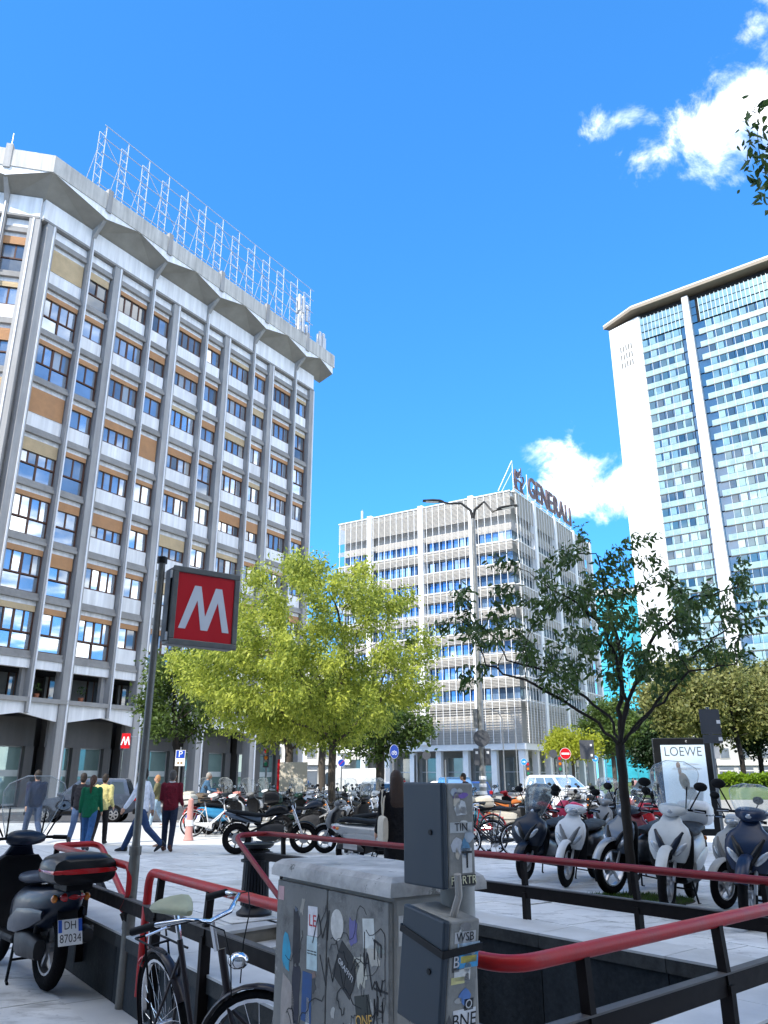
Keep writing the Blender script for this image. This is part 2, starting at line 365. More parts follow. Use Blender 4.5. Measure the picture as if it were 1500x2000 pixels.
# the ground sheet, with the stairwell opening left out
o4 = [(-1500, 1500), (-1500, -400), (1500, -400), (1500, 1500)]
i4 = [(-3.1, 8.3), (.46, 3.3), (2.66, 5.2), (-1.45, 10.0)]
i4 = [(WA.x, WA.y), (WB.x, WB.y), (WC.x, WC.y), (WD.x, WD.y)]
sheet('ground', [[o4[i], o4[(i+1) % 4], i4[(i+1) % 4], i4[i]] for i in range(4)], -.13, ASPH)
# the plaza: raised paving round the stairwell, kerb along the street
pl = [(-60, 29.6), (-60, -9), (60, -9), (60, 24), (19, 26.5), (3.0, 31.6)]
b = MB()
pz = [(-60, 29.6), (-60, -9), (60, -9), (60, 24)]
ring = [[(-60, 29.6), (-60, -9), i4[1], i4[0]], [(-60, -9), (60, -9), i4[2], i4[1]], [(60, -9), (60, 24), (19, 26.5), i4[3], i4[2]], [(19, 26.5), (3., 31.6), (-60, 29.6), i4[0], i4[3]]]
plaza = sheet('plaza', ring, -.012, PLAZA)
kp = [(-60, 29.6), (3., 31.6), (19, 26.5), (60, 24)]
b = MB()
for i in range(3): b.bar((*kp[i], -.075), (*kp[i+1], -.075), .26, .15)
b.build('kerb', KERB, kind='structure', bevel=.015)
# slabs near the camera, one by one
def inside(p, q):
    s = [(q[(i+1) % 4]-q[i]).cross(p-q[i]).z for i in range(4)]
    return all(a > 0 for a in s) or all(a < 0 for a in s)
quad = [WA, WB, WC, WD]; qc = sum(quad, Vector())/4
inner = [qc+(p-qc)*.88 for p in quad]
sl = MB().box(-.4445, .4445, -.2945, .2945, -.03, 0).mesh('slab', SLAB)
TREE_PIT = gz(1225, 1768)
TREE_PIT.z = 0; ux, uy = UL, Vector((-UL.y, UL.x, 0)); cnt = 0
cells = []
for i in range(-24, 25):
    for j in range(-30, 31):
        c = WB+ux*(i*.9+(j % 2)*.45)+uy*(j*.6)
        if c.y < 4.6 or c.y > 19 or abs(c.x) > c.y*.56+.6: continue
        cs = [c+ux*a*.45+uy*bb*.3 for a in (-1, 1) for bb in (-1, 1)]
        if any(inside(q, inner) for q in cs+[c]) or inside(c, quad): continue
        if (c-TREE_PIT).length < .95: continue
        cells.append((c.length, c))
cells.sort(key=lambda t: t[0])
jb = MB()
for _, c in cells[:300]: jb.add([c+ux*a*.449+uy*b_*.299+Vector((0, 0, -.008)) for a, b_ in ((-1, -1), (1, -1), (1, 1), (-1, 1))], [(0, 1, 2, 3)])
j_ = jb.build('joint_bed', mat('joint mortar', (.10, .10, .095), .95, 0, .3, 8), plaza, kind='stuff')
for _, c in cells[:300]:
    o = inst(sl, 'slab', plaza, loc=(c.x, c.y, rnd.uniform(-.001, .0015)), rot=(rnd.gauss(0, .0008), rnd.gauss(0, .0008), PAVE_ANG)); cnt += 1
# pavement in front of the office block, and along the other buildings
GA = R(32.9); GE = Vector((math.sin(GA), math.cos(GA), 0)); GN = Vector((math.cos(GA), -math.sin(GA), 0)); C0 = Vector((-22, 42, 0))
E2 = Vector((math.sin(R(77)), math.cos(R(77)), 0)); N2 = Vector((E2.y, -E2.x, 0))
cc = C0-E2*40
p1 = [C0+GN*4.2-GE*.6, C0+GN*4.2+GE*33, C0+GE*33-GN*8, C0-GN*8-E2*10]
sheet('pavement', [[(q.x, q.y) for q in p1], [(q.x, q.y) for q in (cc+N2*4, C0+N2*4.2+GN*1.2, C0-GN*8-E2*10, cc-N2*8)]], .0, SIDEW, thick=.128)
PG = Vector((16.4, 95, 0)); EG = Vector((-math.sin(R(58)), math.cos(R(58)), 0)); EG2 = Vector((math.sin(R(33)), math.cos(R(33)), 0))
q = [PG-EG*5-EG2*5, PG+EG*34-EG2*5, PG+EG*34+EG2*40, PG-EG*5+EG2*40]
sheet('pavement', [[(a.x, a.y) for a in q]], .0, SIDEW, thick=.12)
# park bank on the right
b = MB(); nx = 40
b.add([(x, y, -.14+(z+.14)*min(1, max(0, (x-24)/7))) for x in np.linspace(24, 130, nx) for y, z in ((69, -.12), (69.05, .06), (74, .32), (80, .75), (140, .95))],
      [(i*5+j, (i+1)*5+j, (i+1)*5+j+1, i*5+j+1) for i in range(nx-1) for j in range(4)])
GRASS = mat('lawn', (.10, .145, .035), .9, 0, .35, 3, bump=.5, bscale=30)
b.build('lawn', GRASS, kind='structure')
FORE = paving_mat('pale forecourt', (.36, .34, .30), 1.2, 1.2, .4, .01, .25)
sheet('road', [[(-9, 31.5), (3., 31.75), (19, 26.65), (60, 24.2), (200, 24), (200, 69), (24, 69), (10, 84), (-6, 92)]], -.127, FORE)
# painted markings on the street
WHITEP = mat('road paint', (.7, .7, .68), .7, 0, .15, 5)
zb = MB()
for i in range(9):
    p = Vector((3.5+i*1.05, 39.5-i*.25, 0)); zb.add([(p.x-.25, p.y, -.122), (p.x+.25, p.y, -.122), (p.x+2.3, p.y+3.6, -.122), (p.x+1.8, p.y+3.6, -.122)], [(0, 1, 2, 3)])
zb.build('crossing', WHITEP, kind='structure')
zb = MB()
for (a, b_) in (((-30, 32.4), (2, 36.5)), ((22, 29), (70, 27))): 
    zb.add([(a[0], a[1], -.122), (b_[0], b_[1], -.122), (b_[0], b_[1]+.15, -.122), (a[0], a[1]+.15, -.122)], [(0, 1, 2, 3)])
zb.build('lane_line', WHITEP, kind='structure')
# ============================================================ buildings
CONC = mat('concrete', (.37, .362, .35), .8, 0, .34, .5, bump=.1, bscale=12, streak=.5)
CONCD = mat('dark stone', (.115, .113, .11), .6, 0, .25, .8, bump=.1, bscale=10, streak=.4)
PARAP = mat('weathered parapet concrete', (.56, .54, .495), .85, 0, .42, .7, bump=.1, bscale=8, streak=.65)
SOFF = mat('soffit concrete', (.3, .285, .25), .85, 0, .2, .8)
LEDGE = mat('ledge stone', (.31, .30, .285), .75, 0, .3, 1.2, streak=.3)
WPANEL = mat('white panel', (.84, .84, .83), .55, 0, .26, .6, streak=.75)
STRIP = mat('white metal strip', (.8, .8, .8), .4, 0, .08, 2)
BROWN = mat('brown window frame', (.10, .045, .028), .5, 0, .3, 2)
BLIND = mat('orange roller blind', (.50, .27, .13), .65, 0, .18, 1.5, bump=.15, bscale=30)
BLIND2 = mat('tan roller blind', (.55, .42, .25), .65, 0, .18, 1.5)
WGL = [glass_mat('window glass %d' % i, c, .015, t) for i, (c, t) in enumerate((((.42, .47, .52), .62), ((.30, .34, .38), .5), ((.62, .67, .72), .72), ((.16, .18, .2), .4), ((.5, .5, .47), .22)))]
SHOPG = glass_mat('shop glass', (.22, .33, .31), .03, .35)
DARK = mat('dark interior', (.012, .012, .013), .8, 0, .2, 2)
CURT = mat('pale curtain', (.6, .6, .57), .8, 0, .12, 3)
ROOF = mat('roof felt', (.2, .2, .2), .9, 0, .2, 2)
GALV = mat('galvanised steel', (.5, .51, .52), .45, .7, .15, 6)
def office_block():
    root = thing('office_block', 'ten storey white panelled office block with grey pilasters, brown windows and folded concrete eaves', 'building',
                 mat=frame(C0, GE, -GN))
    W = 28.2; ZT = 35.42
    CH_M = TR(0, 0, 0)
    # chamfer face frame relative to root: its x runs towards the corner
    rel = root.matrix_world.inverted()
    chm = rel @ frame(C0-E2*5.45, E2, -N2)
    core = [(.02, .5), (W, .5), (W, 18), (-10, 18)]
    p = [rel @ (C0-E2*5.45-N2*.5), rel @ (C0-N2*.5-GN*.2)]
    poly = [(p[0].x, p[0].y), (p[1].x, p[1].y), (W-.02, .5), (W-.02, 18), (p[0].x-6, 18), (p[0].x-6, p[0].y+4)]
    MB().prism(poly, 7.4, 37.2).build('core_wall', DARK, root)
    MB().prism([(W-.01, .0), (W+.25, .0), (W+.25, 18), (W-.01, 18)], 4.2, ZT).build('end_wall', CONC, root)
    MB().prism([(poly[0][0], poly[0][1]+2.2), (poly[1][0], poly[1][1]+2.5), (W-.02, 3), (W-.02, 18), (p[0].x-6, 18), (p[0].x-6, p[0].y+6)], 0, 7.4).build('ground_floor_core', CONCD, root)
    pil = MB().box(-.33, .33, -.24, .5, 0, ZT).mesh('pilaster', CONC)
    stp = MB().box(-.05, .05, -.3, -.24, 0, ZT).mesh('metal_strip', STRIP)
    post = MB().box(-.12, .12, -.3, .5, 5.0, 37.7).mesh('post', CONC)
    stp2 = MB().box(-.04, .04, -.36, -.3, 5.0, 37.).mesh('metal_strip', STRIP)
    cap = MB().box(-.2, .2, -1.56, -.9, 38.0, 39.8).mesh('post_cap', CONC)
    brk = MB().prism([(-.3, 36.3), (-.62, 36.75), (-1.36, 37.5), (-1.36, 38.1), (-.3, 38.1)], -.12, .12, Matrix(((0, 0, 1, 0), (1, 0, 0, 0), (0, 1, 0, 0), (0, 0, 0, 1)))).mesh('bracket', CONC)
    def dims(w):                             # window of width w: frame mesh and pane mesh
        h = 1.62; f = MB(); f.box(0, w, 0, .1, 0, .09); f.box(0, w, 0, .1, h-.09, h); f.box(0, .09, 0, .1, .09, h-.09); f.box(w-.09, w, 0, .1, .09, h-.09)
        n = 4 if w > 2.2 else 2
        for i in range(1, n): x = w*i/n; t = .075 if (n == 4 and i == 2) else .05; f.box(x-t, x+t, 0, .1, .09, h-.09)
        pn = MB().box(-w/n/2+.04, w/n/2-.04, -.012, .012, -h/2+.05, h/2-.05)
        return f.mesh('window', BROWN), [pn.mesh('pane', g) for g in WGL], n, h
    wide, narrow = dims(2.5), dims(1.72)
    blind = {}
    def panel(w, h): return MB().box(0, w, 0, .12, 0, h)
    ml = {}
    def shared(key, mk):
        if key not in ml: ml[key] = mk()
        return ml[key]
    npane = [0]
    def place_window(M, x0, w, zb, kind, i, k):
        spec = wide if w > 2.2 else narrow; frame_me, panes, n, h = spec
        full = kind == 'full'
        zw = zb+(.95 if not full else .98)
        win = inst(frame_me, 'window', root, mw=M @ TR(x0, .16, zw))
        g = WGL.index(rnd.choice([WGL[0], WGL[0], WGL[1], WGL[2], WGL[2]])) if k < 6 else rnd.choice([0, 1, 3])
        for j in range(n):
            gg = g if rnd.random() < .72 else rnd.choice([0, 1, 2, 3, 4, 4])
            inst(panes[gg], 'pane', win, loc=(w*(j+.5)/n, .05, h/2), rot=(rnd.gauss(0, .012), 0, rnd.gauss(0, .02)))
        bh = rnd.choice([.28, .28, .3, .3, .34, .55, .8]) if kind != 'shut' else 1.6
        bm_ = BLIND if rnd.random() < .8 else BLIND2
        key = ('bl', round(w, 2), round(bh, 2), bm_.name)
        def mkb():
            q = MB(); q.box(.05, w-.05, -.1, -.02, 0, bh)
            for t in range(1, int(bh/.09)): q.box(.05, w-.05, -.108, -.1, t*.09, t*.09+.012)
            return q.mesh('roller_blind', bm_)
        inst(shared(key, mkb), 'roller_blind', win, loc=(0, 0, h-bh-.02))
        if full:                             # glazed down to the floor
            key = ('lowf', round(w, 2))
            def mk():
                q = MB(); q.box(0, w, 0, .09, 0, .08); q.box(0, .08, 0, .09, .08, .97); q.box(w-.08, w, 0, .09, .08, .97)
                if n == 4: q.box(w/2-.06, w/2+.06, 0, .09, .08, .97)
                return q.mesh('lower_frame', BROWN)
            inst(shared(key, mk), 'lower_frame', root, mw=M @ TR(x0, .17, zb))
            for j in range(n//2 if n == 4 else 1):
                ww = w/(n//2 if n == 4 else 1)
                inst(shared(('lowp', round(ww, 2), g), lambda: MB().box(-ww/2+.06, ww/2-.06, -.012, .012, .07, .93).mesh('lower_pane', WGL[g])), 'lower_pane', root,
                     mw=M @ TR(x0+ww*(j+.5), .22, zb) @ RX(rnd.gauss(0, .012)) @ RZ(rnd.gauss(0, .015)))
        else:
            inst(shared(('sp', round(w, 2)), lambda: panel(w, .95).mesh('spandrel_panel', WPANEL)), 'spandrel_panel', root, mw=M @ TR(x0, .1+rnd.uniform(-.01, .01), zb))
        inst(shared(('hd', round(w, 2)), lambda: panel(w, .28).mesh('header_panel', WPANEL if True else CONC)), 'header_panel', root, mw=M @ TR(x0, .11, zb+2.58))
    def ledges(M, x0, x1):
        m_ = shared(('lg', round(x1-x0, 2)), lambda: MB().box(0, x1-x0, -.12, .4, 0, .2).box(0, x1-x0, -.02, .4, .2, .44).mesh('ledge', LEDGE))
        for k in range(-1, 8): inst(m_, 'ledge', root, mw=M @ TR(x0, 0, 8.4+3.3*k+2.86))
        inst(shared(('tp', round(x1-x0, 2)), lambda: MB().box(.0, x1-x0, .05, .4, 0, .72).mesh('attic_panel', WPANEL)), 'attic_panel', root, mw=M @ TR(x0, 0, 34.8-.14))
        pass
    bays = [(.66, 3.68, 6.02), (6.02, 9.13, 11.48), (11.48, 14.58, 16.95), (16.95, 20.02, 22.35), (22.35, 25.5, 28.05)]
    for i, (a, c, b_) in enumerate(bays):
        inst(pil, 'pilaster', root, loc=(a, 0, 0)); inst(stp, 'metal_strip', root, loc=(a+.16, 0, 0))
        inst(post, 'post', root, loc=(c, 0, 0)); inst(stp2, 'metal_strip', root, loc=(c+.05, 0, 0)); inst(cap, 'post_cap', root, loc=(c, 0, 0)); inst(brk, 'bracket', root, loc=(c, 0, 0))
        for k in range(8):
            zb = 8.4+3.3*k
            for (x0, x1) in ((a+.36, c-.13), (c+.13, b_-.36)):
                w = 2.5 if x1-x0 > 2.2 else 1.72
                pfull = .78 if i == 0 else (.2 if i in (1, 2) else .1)
                kind = 'full' if rnd.random() < pfull else 'half'
                if (i, k) in ((0, 7), (0, 4)) and w > 2: kind = 'shut'
                if (i, k) == (1, 4) and w < 2: kind = 'shut'
                place_window(I4, (x0+x1)/2-w/2, w, zb, kind, i, k)
        ledges(I4, a+.36, c-.13); ledges(I4, c+.13, b_-.36)
    inst(pil, 'pilaster', root, loc=(28.05-.1, 0, 0)); inst(stp, 'metal_strip', root, loc=(28.05+.1, 0, 0))
    xe = [.0, 3.56, 3.8, 9.01, 9.25, 14.46, 14.7, 19.9, 20.14, 25.38, 25.62, 28.2]
    for a_, b_ in zip(xe[0::2], xe[1::2]):
        MB().box(a_, b_, -.26, .4, 35.44, 35.6).build('ledge', LEDGE, root); MB().box(a_, b_, -.18, .4, 35.61, 37.05).build('attic_band', WPANEL, root)
    for a_, b_ in ((-.3, 3.15), (3.41, 5.35)):
        MB().box(a_, b_, -.26, .4, 35.44, 35.6, chm).build('ledge', LEDGE, root); MB().box(a_, b_, -.18, .4, 35.61, 37.05, chm).build('attic_band', WPANEL, root)
    # chamfered corner face
    for (x0, x1) in ((3.42, 4.98), (.5, 3.15)):
        ledges(chm, x0, x1)
        for k in range(8):
            w = 1.72 if x1-x0 < 2.2 else 2.5
            ww = min(w, x1-x0)
            place_window(chm, (x0+x1)/2-w/2+(.0 if w > 2 else .0), w, 8.4+3.3*k, rnd.choice(['half', 'half', 'full']), 9, k)
    inst(pil, 'pilaster', root, mw=chm @ TR(5.12, 0, 0)); inst(stp, 'metal_strip', root, mw=chm @ TR(5.05, 0, 0))
    inst(pil, 'pilaster', root, mw=chm @ TR(.0, 0, 0))
    inst(post, 'post', root, mw=chm @ TR(3.28, 0, 0)); inst(stp2, 'metal_strip', root, mw=chm @ TR(3.25, 0, 0)); inst(cap, 'post_cap', root, mw=chm @ TR(3.28, 0, 0)); inst(brk, 'bracket', root, mw=chm @ TR(3.28, 0, 0))
    # folded eaves and parapet: along chamfer and facade
    def P(M, x, y, z): return M @ Vector((x, y, z))
    def inter(off):
        a = chm @ Vector((0, off, 0)); d = (chm.to_3x3() @ Vector((1, 0, 0))); t = (off-a.y)/d.y
        return (a.x+d.x*t, off)
    OUT = -1.42
    def tri(vs, fs, name, m): MB().add(vs, fs).build(name, m, root)
    def half(M, xw, xp, mid, wc):            # from a post at xp to the apex point mid
        P_, Wp = P(M, xp, OUT, 37.45), P(M, xp, .1, 36.95)
        top = Vector((mid.x, mid.y, 38.3)); pt = P(M, xp, OUT, 38.3)
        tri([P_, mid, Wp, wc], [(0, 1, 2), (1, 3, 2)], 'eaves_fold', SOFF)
        e = (P(M, 0, -.02, 0)-P(M, 0, 0, 0))
        tri([P_+e, mid+e, top+e, pt+e], [(0, 1, 2, 3)], 'eaves_gusset', WPANEL)
    def fold(M, xs):
        for a, b_ in zip(xs[:-1], xs[1:]):
            m_ = (a+b_)/2; mid = P(M, m_, OUT, 38.2); wc = P(M, m_, .1, 36.95)
            half(M, 0, a, mid, wc); half(M, 0, b_, mid, wc)
    fold(I4, [3.68, 9.13, 14.58, 20.02, 25.5, 29.4]); fold(chm, [-2.2, 3.28])
    ci = inter(OUT); cm = Vector((ci[0], ci[1], 38.2)); cw_ = inter(.1); cwv = Vector((cw_[0], cw_[1], 36.95))
    half(I4, 0, 3.68, cm, cwv); half(chm, 0, 3.28, cm, cwv)
    def strip(pts, y0, y1, z0, z1, name, m):
        b = MB(); b.loft([[(q[0][0], q[0][1], z0), (q[0][0], q[0][1], z1), (q[1][0], q[1][1], z1), (q[1][0], q[1][1], z0)] for q in pts]); b.build(name, m, root)
    co = lambda M, x, y: ((M @ Vector((x, y, 0))).x, (M @ Vector((x, y, 0))).y)
    # outer edge corner = intersection of the two offset lines
    pts = [(co(chm, -6, -1.5), co(chm, -6, -1.2)), (inter(-1.5), inter(-1.2)), ((29.6, -1.5), (29.6, -1.2)), ((29.9, 18), (29.6, 18))]
    strip(pts, 0, 0, 38.16, 39.45, 'parapet', PARAP)
    MB().prism([co(chm, -6, -1.22), inter(-1.22), (29.58, -1.22), (29.58, 18), (-14, 18)], 38.55, 38.9).build('roof_slab', ROOF, root)
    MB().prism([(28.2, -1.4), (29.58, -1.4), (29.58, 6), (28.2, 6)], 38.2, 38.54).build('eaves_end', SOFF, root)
    # loggia storey and shop fronts
    def arch_row(M, xs, z0):
        for i in range(len(xs)-1):
            a, b_ = xs[i], xs[i+1]; m_ = (a+b_)/2
            MB().prism([(a, z0-.45), (m_, z0), (b_, z0-.45), (b_, z0+.6), (a, z0+.6)], -.15, .0, M @ TR(0, -.12, 0) @ RX(math.pi/2) @ TR(0, 0, 0)).build('zigzag_fascia', WPANEL, root)
            MB().box(a, b_, -.3, .3, z0+.6, z0+.85, M).build('ledge', LEDGE, root)
    arch_row(I4, [.66, 6.02, 11.48, 16.95, 22.35, 28.05], 5.0); arch_row(chm, [.0, 5.12], 5.0)
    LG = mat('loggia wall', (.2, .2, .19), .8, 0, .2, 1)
    for (a, b_) in ((.66, 6.02), (6.02, 11.48), (11.48, 16.95), (16.95, 22.35), (22.35, 28.05)):
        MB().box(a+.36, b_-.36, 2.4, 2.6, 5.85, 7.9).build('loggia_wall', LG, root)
        MB().box(a+.37, b_-.37, .1, 2.4, 5.7, 5.84).build('loggia_floor', LEDGE, root)
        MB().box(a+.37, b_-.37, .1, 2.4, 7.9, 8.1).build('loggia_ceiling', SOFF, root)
        for (x, w) in ((a+1.2, 1.3), (b_-1.7, .9)):
            f = MB().box(x-w/2, x+w/2, 2.3, 2.4, 5.85, 7.5).build('loggia_window', BROWN, root)
            for s_ in (-1, 1): MB().box(x+s_*w/4-w/4+.05, x+s_*w/4+w/4-.05, 2.27, 2.3, 5.95, 7.4).build('pane', WGL[3], f)
        MB().box((a+b_)/2-.02, (a+b_)/2+.3, .2, .5, 5.85, 8.1).build('loggia_pier', CONC, root)
        # white band between the loggia and first office floor
        MB().box(a+.36, b_-.36, -.05, .3, 7.45, 8.05).build('white_band', WPANEL, root)
        # shop front: pier cladding, fascia, windows
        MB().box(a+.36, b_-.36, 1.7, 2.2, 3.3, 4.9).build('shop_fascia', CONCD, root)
        n = 2
        for j in range(n):
            x0 = a+.55+j*(b_-a-.9)/n; x1 = x0+(b_-a-.9)/n-.55
            s_ = MB().box(x0, x1, 1.95, 2.05, .1, 3.3).build('shop_window', SHOPG, root)
            fr = MB()
            for (u0, u1, w0, w1) in ((x0, x1, 3.24, 3.3), (x0, x1, .1, .2), (x0, x0+.06, .2, 3.24), (x1-.06, x1, .2, 3.24)): fr.box(u0, u1, 1.9, 1.95, w0, w1)
            fr.build('frame', GALV, s_)
            MB().box(x0+.06, x1-.06, 1.93, 1.949, 1.65, 2.0).build('frosted_band', mat('frosted film', (.5, .55, .54), .5, 0, .1, 2), s_)
            MB().box(x1, x1+.55, 1.6, 2.3, 0, 3.3).build('shop_pier', CONCD, root)
        MB().box(a+.36, a+.56, 1.6, 2.3, 0, 3.3).build('shop_pier', CONCD, root)
    MB().box(0.2, 5.0, 1.7, 2.2, 3.3, 4.9, chm).build('shop_fascia', CONCD, root)
    for j in range(2):
        s_ = MB().box(.4+j*2.4, 2.3+j*2.4, 1.95, 2.05, .1, 3.3, chm).build('shop_window', SHOPG, root)
        MB().box(.4+j*2.4, 2.3+j*2.4, 1.93, 1.949, 1.65, 2.0, chm).build('frosted_band', MATS['frosted film'], s_)
        MB().box(2.3+j*2.4, 2.8+j*2.4, 1.6, 2.3, 0, 3.3, chm).build('shop_pier', CONCD, root)
    MB().box(.37, 5.0, 2.4, 2.6, 5.85, 7.9, chm).build('loggia_wall', LG, root)
    MB().box(.37, 5.0, .1, 2.4, 5.7, 5.84, chm).build('loggia_floor', LEDGE, root)
    MB().box(.37, 4.8, -.05, .3, 7.45, 8.05, chm).build('white_band', WPANEL, root)
    # plant pots on the loggia
    for i, x in enumerate((1.6, 4.6, 7.6, 9.6)):
        pt = thing('potted_plant', 'small potted plant behind the loggia ledge above a shop front', 'plant', group='loggia plants', mat=root.matrix_world @ TR(x, .5, 5.84))
        MB().lathe([(.12, 0), (.17, .3)], 10).build('pot', mat('terracotta', (.35, .13, .07), .8), pt)
        b = MB()
        for t in range(40):
            c = Vector((rnd.gauss(0, .15), rnd.gauss(0, .12), .45+rnd.random()*.4)); b.add([c, c+Vector((rnd.uniform(-.1, .1), .03, .08)), c+Vector((rnd.uniform(-.1, .1), rnd.uniform(-.1, .1), .12))], [(0, 1, 2)])
        b.build('foliage', leaf_mat('pot leaves', (.03, .07, .015), (.08, .15, .03)), pt)
    # steel frame of a former roof sign
    rs = thing('roof_sign_frame', 'empty galvanised lattice sign frame standing on the office block roof', 'frame', mat=root.matrix_world @ TR(0, 0, 38.9))
    n = 13; zt = 6.3
    for i in range(n):
        x = 3.1+i*(26.4-3.1)/(n-1); b = MB()
        for (dx, dy) in ((-.0, -.9), (0, -.1)): b.tube([(x, dy, 0), (x, dy, zt)], .035, 5)
        for t in range(7): b.tube([(x, -.9, zt*t/7), (x, -.1, zt*(t+1)/7)], .022, 4); b.tube([(x, -.1, zt*t/7), (x, -.9, zt*(t+.5)/7+.4)], .018, 4)
        b.tube([(x, -.1, zt*.75), (x, 1.7, 0)], .028, 5)
        b.build('upright', GALV, rs)
    for j, z in enumerate((1.3, 2.6, 3.9, 5.2, 6.28)): MB().tube([(2.9, -.94, z), (26.8, -.94, z)], .032, 5).build('rail', GALV, rs)
    for i in range(6):
        x = 3.1+i*3.88; MB().tube([(x, -.86, 5.2), (x+3.88, -.86, 1.3)], .025, 5).build('brace', GALV, rs)
    AW = mat('antenna grey', (.6, .6, .6), .5, 0, .1, 4)
    for i, (x, dy) in enumerate(((24.6, -1.2), (25.9, -.6), (28.2, -.8), (28.9, -.4))):
        a = thing('mobile_antenna', ('tall pale grey panel antenna mast inside the roof sign frame end' if i < 2 else 'short pale grey panel antenna mast beyond the roof sign frame'), 'antenna', group='roof antennas', mat=root.matrix_world @ TR(x, dy, 38.9))
        hh = 4.4 if i < 2 else 2.6
        MB().tube([(0, 0, 0), (0, 0, hh)], .05, 6).build('mast', GALV, a)
        for j, (ax, ay) in enumerate(((-.25, -.15), (.22, -.2), (0, .3))):
            for z in ((hh-1.9, hh-.1),) if hh < 3 else ((hh-1.7, hh), (hh-3.7, hh-2.1)):
                MB().box(ax-.14, ax+.14, ay-.09, ay+.09, z[0], z[1]).build('panel', AW, a, bevel=.03)
    a = thing('lightning_rod', 'thin aerial on the parapet above the chamfered corner', 'antenna', mat=root.matrix_world @ chm @ TR(3.28, -1.2, 39.8))
    MB().tube([(0, 0, 0), (0, 0, 1.1)], .025, 5).tube([(-.15, 0, .6), (.15, 0, .6)], .015, 4).build('mast', GALV, a)
    # the small metro sign bracketed out from a pier
    ms = thing('metro_wall_sign', 'small red metro sign with white M fixed to the office block pier', 'sign', loc=at(246, 1447, 43.2))
    RED = mat('metro red', (.55, .006, .012), .35, 0, .08, 3, coat=.3); WH = mat('sign white', (.8, .8, .8), .4, 0, .05, 3)
    MB().box(-.22, .22, -.06, .06, -.38, .38).build('panel', RED, ms)
    metro_m(ms, .5, .42, -.065, WH)
    MB().tube([(.22, 0, .2), (.5, .3, .2)], .03, 5).build('bracket', GALV, ms)
def metro_m(parent, w, h, y, m):
    # the splayed metro letter, width w, height h, facing -y
    pr = [(-.5, -.5), (-.36, -.5), (-.17, .18), (.0, -.5), (.1, -.5), (.27, .18), (.36, -.5), (.5, -.5), (.34, .5), (.22, .5), (.055, -.16), (-.1, .5), (-.22, .5)]
    pr = [(-.5, -.5), (-.37, -.5), (-.175, .17), (-.06, -.5), (.07, -.5), (.235, .17), (.365, -.5), (.5, -.5), (.305, .5), (.175, .5), (.005, -.19), (-.115, .5), (-.245, .5)]
    MB().prism([(a*w, b*h) for a, b in pr], 0, .008, FRONT(0, y, 0)).build('letter_m', m, parent)
office_block()
